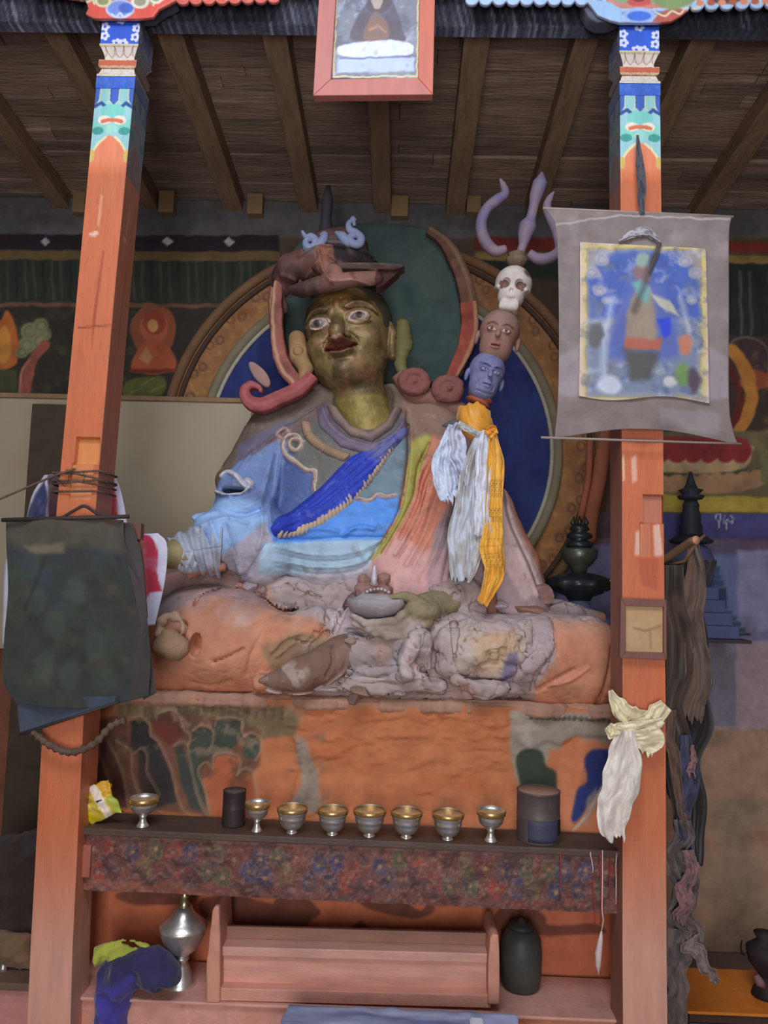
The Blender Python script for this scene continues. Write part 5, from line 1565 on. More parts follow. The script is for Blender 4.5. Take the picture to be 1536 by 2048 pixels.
FR = [(722, 1384, 3.22, 24, 10, 12, (140, 112, 96), 'dark angular clay fragment hanging over the throne edge right of the boot'),
      (708, 1398, 3.205, 12, 13, 40, (112, 90, 80), 'small dark clay wedge just below the fragment right of the boot'),
      (500, 1172, 3.62, 17, 13, -20, (160, 144, 146), 'rounded grey clay lump at the left edge of the blue hem'),
      (525, 1180, 3.60, 11, 8, 10, (150, 130, 128), 'little grey clay lump just right of the rounded lump below the sleeve'),
      (478, 1172, 3.62, 10, 7, 0, (170, 120, 108), 'tiny reddish clay crumb left of the rounded lump'),
      (1060, 1222, 3.58, 46, 14, 14, (150, 112, 98), 'long reddish clay slab below the yellow scarf end'),
      (1120, 1218, 3.66, 20, 22, 30, (158, 140, 138), 'upright grey clay shard right of the yellow scarf, before the dark vase'),
      (1000, 1210, 3.50, 18, 9, 0, (176, 160, 168), 'pale clay shard beside the tip of the yellow scarf'),
      (1035, 1204, 3.62, 26, 10, -12, (120, 108, 120), 'dark blue-tinged clay shard behind the long reddish slab'),
      (1150, 1232, 3.72, 30, 8, 8, (142, 124, 118), 'flat grey clay shard at the foot of the dark vase'),
      (1080, 1186, 3.66, 30, 22, 25, (158, 122, 114), 'big crumbled pinkish clay piece right of the yellow scarf'),
      (945, 1248, 3.52, 16, 7, -8, (170, 150, 144), 'slim clay flake under the hanging scarves'),
      (868, 1250, 3.40, 14, 9, 10, (168, 148, 138), 'small clay knob right of the lap hand'),
      (640, 1228, 3.46, 18, 9, 14, (176, 142, 132), 'flat clay flake in the middle of the broken lap'),
      (590, 1240, 3.44, 14, 7, -10, (186, 160, 156), 'pale clay flake left of the middle of the lap'),
      (700, 1282, 3.29, 12, 8, 5, (158, 134, 124), 'small clay flake above the boot heel'),
      (960, 1395, 3.22, 20, 6, 4, (150, 126, 112), 'thin clay flake on the throne edge below the wrapped knee')]
for i, (x, y, Y, rx, rz, rot, c, lb) in enumerate(FR):
    tag(mk('clay_fragment', stone(x, y, Y, rx, rz, i + 3, rot), mat('fragment_%s' % ('abcdefghijklmnopqrstuvwxyz'[i]), c, rough=.9, bump=.8, bscale=50), smooth=False), lb, 'clay fragment', 'clay fragments broken off the statue')
# broken gourd shaped ornament near the knee, with dusty brown stick
t = thing('clay_gourd', 'dusty cracked clay gourd beside the left knee of the statue', 'ornament', tuple(P(340, 1318, 3.24)))
g = rough_up(g_lathe([(0.0001, -0.07), (0.045, -0.06), (0.072, -0.02), (0.070, 0.015), (0.045, 0.05), (0.028, 0.065), (0.0001, 0.07)], 26, tuple(P(338, 1290, 3.24))), 0.018, 13, 2)
mk('bulb', g, mat('gourd', (158, 128, 100), rough=.9, bump=.7), t)
g = rough_up(g_tube([P(x, y, 3.25) for x, y in sp([(322, 1276), (318, 1250), (336, 1232), (360, 1240), (366, 1262), (352, 1278)], 5)], [.02, .03, .03, .024, .018, .02, .026, .03, .026, .02, .016, .014, .02, .024, .02, .016, .012, .014, .018, .02, .018, .014, .01, .012, .016, .01], 12), 0.012, 16, 2)
mk('looped_stem', g, mat('gourd_stem', (166, 138, 116), rough=.9, bump=.7), t)
g = rough_up(g_tube([P(x, y, 3.5) for x, y in sp([(374, 1150), (388, 1144), (404, 1140), (430, 1136), (452, 1134)], 5)], [0.0] + [.03] * 6 + [.022] * 13 + [0.015], 10), 0.003, 24, 2)
tag(mk('clay_pestle', g, mat('pestle', (158, 108, 90), rough=.9, bump=.7)), 'short reddish clay rod with a knob end lying under the left cuff', 'clay rod')

# ================================================================== THRONE
TX0, TX1 = P(128, 1500, 3.3).x, P(1262, 1500, 3.3).x
def thr_rel(X, Z):
    h = 0.010 * fbm(X, X * 0, Z, 5, 3, 5)
    rough = np.clip(0.5 - sdpoly(X, Z, PX([(560, 1420), (1030, 1420), (1030, 1700), (560, 1700)], 3.3)) / 0.1, 0, 1)
    h = h + rough * 0.016 * np.abs(fbm(X, X * 0, Z * 2.4, 7, 5, 15))
    for q, a in PET: h = h + bump2(q, 4.5, 0.008, Y=3.3)(X, Z)
    zz = (Z - P(700, 1660, 3.2).z) / .16
    h = h + 0.13 * np.exp(-zz ** 2)
    h = h + bump2([(290, 1392), (480, 1402), (560, 1410)], 5, 0.010, Y=3.3)(X, Z) * (0.5 + 0.5 * np.sin(X * 180))
    h = h + bump2([(1050, 1432), (1225, 1438)], 5, 0.012, Y=3.3)(X, Z) * (0.5 + 0.5 * np.sin(X * 170))
    # crumbled plaster patches
    h = h + 0.016 * np.clip(0.6 - sdpoly(X, Z, PX([(590, 1470), (620, 1490), (640, 1560), (665, 1600), (630, 1612), (585, 1600), (600, 1540)], 3.3)) / 0.02, 0, 1) * (0.7 + 0.6 * fbm(X, X * 0, Z, 26, 2, 8))
    h = h + 0.012 * np.clip(0.6 - sdpoly(X, Z, PX([(1030, 1425), (1300, 1430), (1300, 1480), (1150, 1470), (1120, 1490), (1090, 1480), (1060, 1500), (1030, 1480)], 3.3)) / 0.02, 0, 1)
    return h


PET = [(sp(q, 5), a) for q, a in (
    ([(262, 1440), (280, 1432), (300, 1450), (302, 1470), (318, 1484), (340, 1520), (372, 1590), (398, 1612)], 0),
    ([(232, 1480), (262, 1500), (270, 1540), (300, 1590), (340, 1608)], 0),
    ([(270, 1506), (284, 1496), (296, 1512), (300, 1540), (330, 1580)], 0),
    ([(318, 1426), (345, 1420), (362, 1434), (366, 1456), (380, 1470), (378, 1492)], 0),
    ([(348, 1490), (362, 1482), (376, 1490), (382, 1520), (400, 1570), (430, 1612)], 0),
    ([(384, 1462), (402, 1452), (424, 1460), (428, 1480), (420, 1500)], 0),
    ([(430, 1452), (436, 1438), (460, 1434), (484, 1442), (484, 1466), (492, 1474)], 0),
    ([(488, 1474), (504, 1466), (520, 1478), (522, 1500), (512, 1520)], 0),
    ([(436, 1612), (418, 1570), (402, 1545), (404, 1528), (418, 1522), (430, 1534), (430, 1510), (452, 1504), (480, 1512), (482, 1534), (478, 1546)], 0),
    ([(478, 1544), (492, 1534), (508, 1542), (520, 1570), (536, 1620)], 0),
    ([(196, 1500), (230, 1560), (250, 1610)], 0), ([(215, 1480), (250, 1540), (275, 1600)], 0))]
TT = thing('clay_throne', 'orange clay lotus throne with peeling painted petals, carrying the statue', 'throne', tuple(P(700, 1900, 3.5)))
g = g_slab(TX0, TX1, 0.0, ZB, 3.30, 3.98, thr_rel, 0.0075)
V = g[0]
p = Paint(V[:, 0], V[:, 2], (182, 112, 74), 3.3, warp=0.004, wscale=12)
p.speck((200, 122, 82), 3.5, 0.0, 0.7, 0.5, seed=2).speck((164, 80, 46), 7, 0.25, 0.6, 0.4, seed=7, ax=.6, az=1.6)
p.rect(100, 1380, 620, 1425, (176, 116, 84), 10); p.rect(600, 1380, 1060, 1412, (178, 138, 116), 14)
p.poly([(230, 1408), (560, 1412), (600, 1430), (590, 1470), (520, 1480), (430, 1470), (230, 1440)], (118, 98, 70), 8)
for i in range(40): p.line([(240 + i * 8.5, 1412), (240 + i * 8.5, 1436)], 3, [(86, 76, 58), (146, 120, 86)][i % 2], 2, .6)
for i in range(30): p.line([(270 + i * 9, 1393 + i * .5), (274 + i * 9, 1397 + i * .5)], 4, (128, 66, 48), 2, .8)
dk = (54, 48, 50); gn = (66, 72, 60)
p.poly([(190, 1440), (260, 1430), (300, 1440), (345, 1420), (520, 1460), (520, 1530), (440, 1620), (330, 1610), (260, 1600), (190, 1500)], (112, 74, 58), 8)
p.poly([(262, 1445), (282, 1435), (298, 1452), (300, 1472), (316, 1486), (338, 1526), (366, 1590), (330, 1600), (300, 1560), (280, 1510), (262, 1490)], dk, 4)
p.poly([(300, 1445), (340, 1424), (364, 1440), (366, 1470), (340, 1490), (316, 1470)], (108, 54, 44), 4)
p.poly([(378, 1500), (384, 1466), (402, 1456), (422, 1462), (430, 1440), (482, 1440), (484, 1480), (460, 1500), (430, 1505), (400, 1530), (420, 1580), (432, 1600), (400, 1580), (380, 1530)], gn, 4)
p.poly([(488, 1480), (504, 1470), (518, 1482), (520, 1500), (508, 1520), (490, 1515)], gn, 4)
p.poly([(350, 1494), (366, 1486), (378, 1530), (424, 1606), (396, 1600), (368, 1560)], (60, 64, 58), 4)
p.poly([(210, 1490), (240, 1530), (270, 1590), (300, 1604), (220, 1600), (190, 1540)], (96, 56, 44), 5); p.poly([(276, 1510), (290, 1520), (320, 1580), (310, 1590), (290, 1570)], (64, 52, 48), 4)
p.poly([(250, 1600), (420, 1612), (440, 1640), (250, 1640)], (198, 116, 70), 8)
p.poly([(405, 1540), (418, 1524), (430, 1534), (434, 1512), (456, 1506), (480, 1514), (482, 1540), (500, 1540), (516, 1568), (534, 1620), (440, 1620), (418, 1575)], (168, 92, 60), 4)
p.speck((70, 54, 46), 16, -.05, .9, .3, seed=91, box=[(190, 1410), (520, 1420), (500, 1560), (330, 1600), (190, 1560)])
p.speck((150, 124, 100), 24, .25, .9, .2, seed=92, box=[(250, 1410), (560, 1420), (540, 1520), (250, 1500)])
for q, a in PET: p.line(q, 5, (164, 136, 108), 3.5, .5)
p.speck((168, 152, 128), 14, .15, .8, .3, seed=19, box=[(500, 1405), (620, 1405), (600, 1470), (520, 1470)])
p.poly([(590, 1470), (612, 1480), (635, 1540), (645, 1590), (665, 1604), (610, 1612), (582, 1600), (606, 1560)], (150, 132, 116), 8)
p.speck((112, 98, 86), 22, .1, .7, .3, seed=20, box=[(580, 1470), (650, 1470), (670, 1615), (580, 1615)])
p.poly([(1022, 1420), (1300, 1430), (1300, 1490), (1180, 1480), (1150, 1500), (1100, 1500), (1080, 1560), (1030, 1560), (1020, 1490)], (148, 136, 122), 8)
p.speck((196, 184, 176), 9, .1, .8, .3, seed=21, box=[(1022, 1425), (1120, 1425), (1100, 1490), (1022, 1500)]); p.speck((112, 110, 92), 8, .2, .7, .3, seed=22, box=[(1120, 1430), (1300, 1430), (1300, 1500), (1120, 1490)])
for i in range(15): p.ell(1062 + i * 11, 1433 + i * .4, 5, 5, (92, 84, 74), 2)
p.poly([(1034, 1510), (1060, 1498), (1084, 1506), (1090, 1530), (1112, 1545), (1112, 1585), (1050, 1580), (1036, 1560)], (56, 64, 52), 5, smooth=3)
p.poly([(1120, 1500), (1134, 1478), (1160, 1474), (1172, 1500), (1160, 1560), (1130, 1640), (1108, 1640), (1112, 1560)], (196, 122, 84), 6, smooth=3)
p.poly([(1170, 1520), (1190, 1500), (1225, 1500), (1240, 1540), (1200, 1580), (1170, 1600), (1140, 1626), (1130, 1620), (1150, 1576), (1172, 1560)], (44, 52, 104), 5, smooth=3)
p.line([(1132, 1640), (1170, 1610), (1200, 1570)], 4, (180, 168, 150), 3); p.poly([(1168, 1590), (1190, 1570), (1186, 1600), (1150, 1640)], (150, 132, 116), 5, .7)
# cloud shaped stains mixed with painted-in shadows on the lower face
ww = (104, 62, 52)
p.rect(100, 1700, 1300, 2400, (196, 112, 80), 12)
for q in ([(232, 1790), (260, 1778), (300, 1780), (320, 1764), (390, 1770), (392, 1800), (330, 1812), (270, 1808)], [(400, 1800), (440, 1790), (480, 1790), (560, 1810), (600, 1790), (640, 1830), (560, 1840), (470, 1850), (410, 1840)],
          [(550, 1800), (580, 1784), (610, 1790), (630, 1815), (600, 1870), (560, 1880), (450, 1870), (470, 1840), (540, 1830)], [(720, 1800), (760, 1784), (800, 1790), (840, 1820), (860, 1800), (870, 1820), (830, 1836), (740, 1820)],
          [(690, 1870), (720, 1845), (750, 1866), (780, 1854), (810, 1862), (850, 1880), (860, 1868), (890, 1870), (900, 1890), (690, 1890)], [(990, 1830), (1040, 1796), (1090, 1830), (1100, 1850), (1190, 1850), (1200, 1870), (1000, 1866)],
          [(850, 1800), (880, 1786), (930, 1790), (960, 1780), (940, 1800), (890, 1810)]):
    p.poly(q, ww, 5, .9, smooth=4)
p.speck((190, 108, 72), 4, .1, .6, .5, seed=33, box=[(100, 1760), (1300, 1760), (1300, 2300), (100, 2300)])
mk('throne_face', g, M_CLAY, TT, col=p.C)
g = g_slab(TX0 + .01, TX1 - .01, ZB - 0.035, ZB + 0.010, 3.31, 3.97, lambda X, Z: .02 + .03 * fbm(X, X * 0, Z * 0, 8, 4, 4), 0.010)
g = rough_up(g, 0.009, 16, 4, 4)
mk('dusty_top_slab', g, mat('dusty_clay', (164, 126, 106), rough=.95, bump=.9, bscale=30), TT)

# ================================================================== TRIDENT STAFF
SY = 3.50
s0 = P(985, 1230, 3.52); 
SF = thing('trident_staff', 'ritual trident staff leaning on the statue, stacked with a skull and two heads', 'staff', tuple(s0))
pole_px = [(985, 1230), (975, 1100), (966, 960), (962, 850), (964, 790), (975, 740), (995, 660), (1022, 590), (1033, 530), (1040, 505)]
mk('pole', g_tube([P(x, y, SY) for x, y in sp(pole_px, 4)], 0.026, 12), mat('pole_brown', (140, 96, 80), rough=.7), SF)
lil = mat('lilac_paint', rough=.65, bump=.4)
def lilcol(V):
    p = Paint(V[:, 0], V[:, 2], (124, 108, 124), SY); p.speck((104, 104, 158), 14, .15, .7, .3, seed=3).speck((156, 124, 120), 18, .25, .6, .3, seed=6); return p.C
def prong(pts, r, name):
    q = sp(pts, 5); R_ = np.interp(np.linspace(0, 1, len(q)), np.linspace(0, 1, len(r)), r)
    mk(name, g_tube([P(x, y, SY) for x, y in q], R_, 14), lil, SF, col=lilcol)
prong([(1012, 498), (990, 502), (970, 482), (962, 450), (972, 420), (992, 402), (1010, 388), (1006, 370), (1000, 358)], [0.020, 0.028, 0.030, 0.028, 0.026, 0.028, 0.022, 0.016, 0.005], 'prong')
prong([(1058, 506), (1076, 518), (1100, 516), (1120, 500), (1116, 470), (1104, 440), (1094, 415), (1100, 396), (1108, 384)], [0.020, 0.028, 0.028, 0.028, 0.026, 0.026, 0.022, 0.016, 0.005], 'prong')
prong([(1040, 508), (1046, 490), (1050, 470), (1056, 452), (1062, 436), (1068, 410), (1072, 392), (1080, 366), (1084, 344)], [0.020, 0.022, 0.036, 0.044, 0.024, 0.024, 0.032, 0.036, 0.004], 'prong')
q = P(1033, 522, SY)
mk('collar_knob', g_lathe([(0.0001, -0.035), (0.03, -0.03), (0.045, -0.01), (0.05, 0.01), (0.035, 0.02), (0.04, 0.035), (0.02, 0.045), (0.0001, 0.045)], 24, tuple(q), 8, .08), mat('knob_brown', (112, 92, 72), rough=.7), SF)


def small_head(C, s, roll, yaw, kind):
    G = Grid((-0.30, -0.33, -0.36), (0.30, 0.33, 0.36), 0.0105)
    f = G.ell((0, 0.02, 0.09), (0.225, 0.24, 0.24)); f = smin(f, G.ell((0, -0.01, -0.12), (0.185, 0.19, 0.20)), 0.05)
    f = smin(f, G.chain([(0, -0.19, 0.05), (0, -0.245, -0.04)], [0.018, 0.032]), 0.02)
    for t_ in (-1, 1):
        f = smin(f, G.ell((t_ * 0.08, -0.185, 0.025), (0.05, 0.035, 0.028)), 0.012)
        f = smin(f, G.ell((t_ * 0.235, 0.03, -0.03), (0.028, 0.045, 0.085)), 0.012)
    rel = [bl([(-0.04, -.135), (0, -.13), (0.04, -.135)], 0.02, 0.022), bl([(-0.05, -.15), (0.05, -.15)], 0.008, -0.016), bl([(-0.04, -.168), (0, -.175), (0.04, -.168)], 0.02, 0.02),
           bl([(-.14, .09), (-.08, .105), (-.03, .08)], 0.018, .016), bl([(.14, .09), (.08, .105), (.03, .08)], 0.018, .016)]
    if kind == 'blue':
        rel += [bl([(-.15, .05), (-.09, .07), (-.03, .03)], 0.012, -.016), bl([(.15, .05), (.09, .07), (.03, .03)], 0.012, -.016), bl([(-.05, -.08), (-.10, -.13), (-.09, -.19)], 0.016, -.018), bl([(.05, -.08), (.10, -.13), (.09, -.19)], 0.016, -.018),
                bl([(-.13, .14), (-.05, .13), (0, .12), (.05, .13), (.13, .14)], .012, .014), bl([(-.10, -.235), (0, -.25), (.10, -.235)], .014, -.012)]
    f = f - G.plane(lambda X, Z: sum(fn(X, Z) for fn in rel)) * np.clip((-0.05 - G.y) / .05, 0, 1)
    g = G.mesh(f.astype(np.float32)); V = g[0]
    base = (146, 108, 96) if kind == 'brown' else (118, 118, 154)
    p = Paint(V[:, 0], V[:, 2], base, 1, loc=True, warp=.003)
    p.speck((120, 84, 74) if kind == 'brown' else (90, 98, 156), 9, .15, .5, .4, seed=5)
    f_ = V[:, 1] < -0.05
    q = Paint(V[f_, 0], V[f_, 2], (0, 0, 0), 1, loc=True); q.C = p.C[f_]
    if kind == 'brown':
        q.poly([(-.3, .13), (.3, .13), (.3, .5), (-.3, .5)], (140, 112, 100), .03)
        for t_ in (-1, 1):
            q.poly([(t_ * .035, .025), (t_ * .08, .05), (t_ * .125, .03), (t_ * .08, .008)], (206, 178, 160), .008, smooth=3); q.ell(t_ * .08, .028, .018, .018, (60, 44, 44), .006)
            q.line(sp([(t_ * .03, .08), (t_ * .08, .10), (t_ * .14, .08)], 4), .010, (74, 52, 46), .006); q.line(sp([(t_ * .035, .03), (t_ * .08, .056), (t_ * .13, .034)], 4), .007, (60, 42, 38), .005)
        q.poly([(-.05, -.14), (0, -.125), (.05, -.14), (0, -.185)], (150, 84, 76), .01)
        q.line([(-.05, -.15), (.05, -.15)], .007, (80, 44, 40), .005)
    else:
        for t_ in (-1, 1):
            q.line(sp([(t_ * .03, .03), (t_ * .08, .05), (t_ * .13, .04)], 4), .012, (64, 66, 110), .008); q.line(sp([(t_ * .02, .07), (t_ * .08, .09), (t_ * .15, .10)], 4), .014, (58, 60, 104), .008)
            q.ell(t_ * .08, .025, .03, .015, (160, 156, 186), .008); q.ell(t_ * .08, .026, .012, .012, (50, 50, 80), .005)
        q.line([(-.06, -.15), (.06, -.15)], .014, (84, 70, 104), .008); q.line([(-.10, -.10), (-.13, -.17)], .01, (74, 80, 130), .008); q.line([(.10, -.10), (.13, -.17)], .01, (74, 80, 130), .008)
        q.speck((146, 148, 186), 8, .3, .6, .3, seed=8)
    p.C[f_] = q.C
    Rm = rotm(0, math.radians(roll), math.radians(yaw))
    return (to_world(V, C, Rm, s), g[1]), p.C


k = SY / F
g, C = small_head(P(996, 676, SY - .02), 0.42, 12, -6, 'brown'); mk('brown_head', g, M_STAFF, SF, col=C)
g, C = small_head(P(971, 754, SY - .02), 0.375, 14, 10, 'blue'); mk('blue_head', g, M_STAFF, SF, col=C)
# skull
G = Grid((-0.28, -0.32, -0.40), (0.28, 0.34, 0.36), 0.009)
f = G.ell((0, 0.03, 0.12), (0.235, 0.26, 0.225)); f = smin(f, G.ell((0, -0.04, -0.10), (0.165, 0.18, 0.15)), 0.06)
f = smin(f, G.box((0, -0.06, -0.25), (0.125, 0.12, 0.07), 0.05), 0.03); 
for t_ in (-1, 1): f = smin(f, G.chain([(t_ * .20, -.02, .02), (t_ * .17, -.14, -.02)], [.03, .03]), .03)
for t_ in (-1, 1): f = np.maximum(f, -G.ell((t_ * 0.098, -0.22, 0.015), (0.070, 0.10, 0.068)))
f = np.maximum(f, -G.ell((0, -0.23, -0.085), (0.026, 0.06, 0.038)))
f = np.maximum(f, -G.box((0, -0.24, -0.195), (0.10, 0.05, 0.016), 0.01))
for t_ in (-1, 1): f = np.maximum(f, -G.caps((t_ * .16, -.17, -.10), (t_ * .13, -.2, -.22), .022, .02))
for i in range(-3, 4): f = np.maximum(f, -G.box((i * 0.026, -0.21, -0.195), (0.004, 0.04, 0.036), 0.003))
g = G.mesh(f.astype(np.float32)); V = g[0]
p = Paint(V[:, 0], V[:, 2], (200, 188, 180), 1, loc=True); p.speck((158, 140, 128), 6, .15, .6, .4, seed=4); p.ell(.16, .22, .05, .06, (70, 56, 50), .04, .8)
m = V[:, 1] > -0.19; e = (np.hypot(V[:, 0] - .098, V[:, 2] - .015) < .075) | (np.hypot(V[:, 0] + .098, V[:, 2] - .015) < .075)
p.C[(V[:, 1] > -.16) & e & (V[:, 1] < -.05)] = (120, 86, 78)
mk('skull', (to_world(V, P(1024, 584, SY - .02), rotm(math.radians(-6), math.radians(9), math.radians(-8)), 0.375), g[1]), M_STAFF, SF, col=p.C)
mk('vase', g_tube([P(x, y, SY) for x, y in sp([(955, 806), (958, 800), (962, 792), (966, 786)], 3)], [0.062, 0.06, 0.052, 0.05, 0.056, 0.064, 0.06, 0.05, 0.045, 0.03], 22), mat('vase_red', (168, 92, 66), rough=.6), SF)
mk('dark_tassel', join(g_tube([P(x, y, SY - .02) for x, y in ((935, 850), (905, 848), (884, 852))], [0.02, 0.022, 0.003], 8), g_tube([P(x, y, SY - .02) for x, y in ((912, 852), (905, 880), (900, 930))], [.02, .022, .005], 8)), mat('tassel', (88, 84, 86), rough=.9), SF)


# ================================================================== scarves
def scarf(path, widths, Y, folds, amp, m, colfn, n=90, nu=26, th=0.0025, seed=0, ruf=0.0, fray=0.0, kw_wob=0.10):
    """cloth strip hanging along picture points; folds run down its length"""
    q = sp(path, 8); L = np.cumsum([0] + [math.dist(a, b) for a, b in zip(q[:-1], q[1:])]); L /= L[-1]
    W_ = lambda t: np.interp(t, np.linspace(0, 1, len(widths)), widths)
    Yf = Y if callable(Y) else (lambda t: Y + 0 * t)

    def fn(u, v):
        cx = np.interp(v, L, [a[0] for a in q]); cy = np.interp(v, L, [a[1] for a in q])
        dx = np.gradient(cx, axis=1); dy = np.gradient(cy, axis=1); l = np.hypot(dx, dy) + 1e-9
        nx, ny = -dy / l, dx / l
        wd = W_(v)
        s_ = (u - .5)
        wob = vn(u * 0 + seed, v * 5, v * 0, 1.5, seed + 3) * wd * kw_wob
        px = cx - nx * (s_ * wd + wob); py = cy - ny * (s_ * wd + wob)
        py = py + fray * vn(u, u * 0, u * 0, 14, seed + 9) * np.clip((v - .93) / .07, 0, 1)
        ph = 2 * math.pi * folds * (u + 0.22 * vn(v + seed, u * 1.2, v * 0, 2.2, seed) + .06 * np.sin(v * 5 + seed)) 
        yy = Yf(v) + amp * np.cos(ph) * (0.55 + 0.45 * vn(u * 2, v * 3, v * 0, 1.7, seed + 2)) + amp * .35 * np.abs(vn(u * 2, v * 3, v * 0, 1.4, seed + 6)) + ruf * fbm(u, v, v * 0, 7, 3, seed)
        A = np.array([tuple(P(768, 1024, 1.0)), tuple(P(768 + 100, 1024, 1.0))])
        # picture point -> world at depth yy
        rx, ry_, rz = [(np.array([RM[i][0] * (px - 768) / F + RM[i][1] * -(py - 1024) / F - RM[i][2]]))[0] for i in range(3)]
        t = yy / ry_
        fn.px, fn.py = px, py
        return CAMP.x + rx * t, yy, CAMP.z + rz * t
    g = g_grid(fn, nu, n, th)
    nn = nu * n
    u = np.repeat(np.linspace(0, 1, nu), n); v = np.tile(np.linspace(0, 1, n), nu)
    C = colfn(np.concatenate([u, u]), np.concatenate([v, v]), seed)
    return g, C


def silk(c1, c2, stripes=None):
    def fn(u, v, seed):
        n = fbm(u * 3, v * 8, u * 0, 1.6, 3, seed + 5)[:, None]
        C = np.array(c1, float) * (1 - np.clip(n * .9 + .3, 0, 1)) + np.array(c2, float) * np.clip(n * .9 + .3, 0, 1)
        if stripes: C = stripes(C, u, v)
        return C
    return fn


def add_scarf(name, label, cat, parts, m, group=None):
    base = P(parts[0][1][0][0], parts[0][1][-1][1], 3.4)
    t = thing(name, label, cat, tuple(base), group)
    for nm, path, widths, Y, folds, amp, colfn, kw in parts:
        g, C = scarf(path, widths, Y, folds, amp, m, colfn, **kw)
        mk(nm, g, m, t, col=C)
    return t


WH = silk((206, 214, 232), (170, 178, 200))
WG = silk((190, 186, 180), (156, 152, 150))
add_scarf('white_scarf', 'short bluish white silk scarf with ragged end, leftmost on the staff', 'scarf',
          [('tail', [(905, 850), (896, 880), (886, 930), (892, 975), (905, 1000)], [16, 30, 44, 50, 34], 3.44, 2.2, 0.014, WH, dict(seed=3, fray=14, ruf=.01))], M_SILK, 'white scarves tied to the staff')
add_scarf('white_scarf', 'white silk scarf looped in the middle of the staff, ending beside the short leftmost one', 'scarf',
          [('loop', [(918, 846), (912, 870), (918, 920), (928, 955), (932, 968)], [14, 34, 36, 26, 10], 3.42, 1.6, 0.014, silk((196, 198, 216), (150, 152, 172)), dict(seed=5, fray=6)),
           ('knot_strap', [(916, 846), (935, 858), (958, 868)], [12, 14, 12], 3.40, 1, 0.008, WG, dict(seed=9))], M_SILK, 'white scarves tied to the staff')
add_scarf('white_scarf', 'longest dusty white scarf hanging from the staff down to the cape folds', 'scarf',
          [('tail', [(962, 862), (946, 920), (932, 1000), (922, 1080), (926, 1160)], [16, 38, 44, 52, 46], 3.41, 2.4, 0.014, silk((190, 196, 206), (162, 156, 150)), dict(seed=7, fray=10, ruf=.006)),
           ('side_tail', [(950, 1040), (955, 1090), (948, 1140), (936, 1166)], [16, 20, 16, 4], 3.40, 1, 0.008, WG, dict(seed=8))], M_SILK, 'white scarves tied to the staff')
add_scarf('white_scarf', 'bright white scarf with square crumpled end, next to the yellow scarf', 'scarf',
          [('tail', [(970, 860), (966, 910), (966, 980), (964, 1040), (962, 1072)], [12, 30, 32, 36, 36], 3.385, 1.6, 0.010, silk((214, 216, 226), (186, 186, 196)), dict(seed=11, fray=6, ruf=.008))], M_SILK, 'white scarves tied to the staff')


def ystripes(C, u, v):
    C = C.copy()
    band = (np.abs(v - .50) < .02) | (np.abs(v - .655) < .004) | (np.abs(v - .70) < .004) | (np.abs(v - .615) < .003) | (np.abs(v - .775) < .006)
    g = (np.abs(((v * 90) % 1) - .5) < .23) & (np.abs(((u * 5 + np.floor(v * 90) * .37) % 1) - .5) < .3)
    sel = ((np.abs(v - .32) < .05) | (np.abs(v - .47) < .035) | (np.abs(v - .74) < .025)) & g & (np.abs(u - .5) < .42)
    C[sel] = C[sel] * .35 + np.array((110, 84, 40)) * .65
    C[band] = C[band] * .5 + np.array((186, 130, 40)) * .5
    m = np.exp(-((u - .62) / .10) ** 2) * np.clip(1 - v * 1.9, 0, 1)
    return C * (1 - m[:, None] * .6) + np.array((246, 226, 160)) * m[:, None] * .6
YL = silk((232, 172, 56), (214, 148, 40), ystripes)
add_scarf('yellow_scarf', 'golden yellow silk scarf with printed bands knotted round the staff', 'scarf',
          [('tail', [(985, 866), (990, 930), (988, 1010), (986, 1080), (988, 1140), (976, 1180), (964, 1206)], [14, 34, 32, 34, 48, 40, 20], lambda t: 3.375 + 0 * t, 2.2, 0.009, YL, dict(seed=21, n=220, nu=50, fray=5, ruf=.012)),
           ('knot', [(976, 872), (984, 862), (994, 858)], [18, 24, 16], 3.36, 1.5, .012, silk((230, 160, 40), (206, 120, 24)), dict(seed=3))], M_SILK)
YS = bpy.data.objects['yellow_scarf']
def wrap(pts, r, name, c, root, Y=SY):
    g = g_tube([P(x, y, Y) for x, y in pts], r, 40)
    V, Fc = g
    ang = np.arctan2(V[:, 1] - Y, V[:, 0]); 
    nn = normals(V, Fc); V = V + nn * (0.008 * np.sin(V[:, 2] * 180 + V[:, 0] * 130 + ang))[:, None]
    p = Paint(V[:, 0], V[:, 2], c, Y); p.speck([min(255, k_ * 1.15) for k_ in c], 40, .2, .5, .3, ax=1, az=2); p.speck([k_ * .6 for k_ in c], 46, .4, .5, .3, seed=9)
    mk(name, (V, Fc), M_SILK, root, col=p.C)
wrap([(940, 812), (943, 826), (950, 845), (968, 862), (984, 866)], [0.058, 0.078, 0.088, 0.07, 0.03], 'wrap', (228, 156, 48), YS)
GT = bpy.data.objects

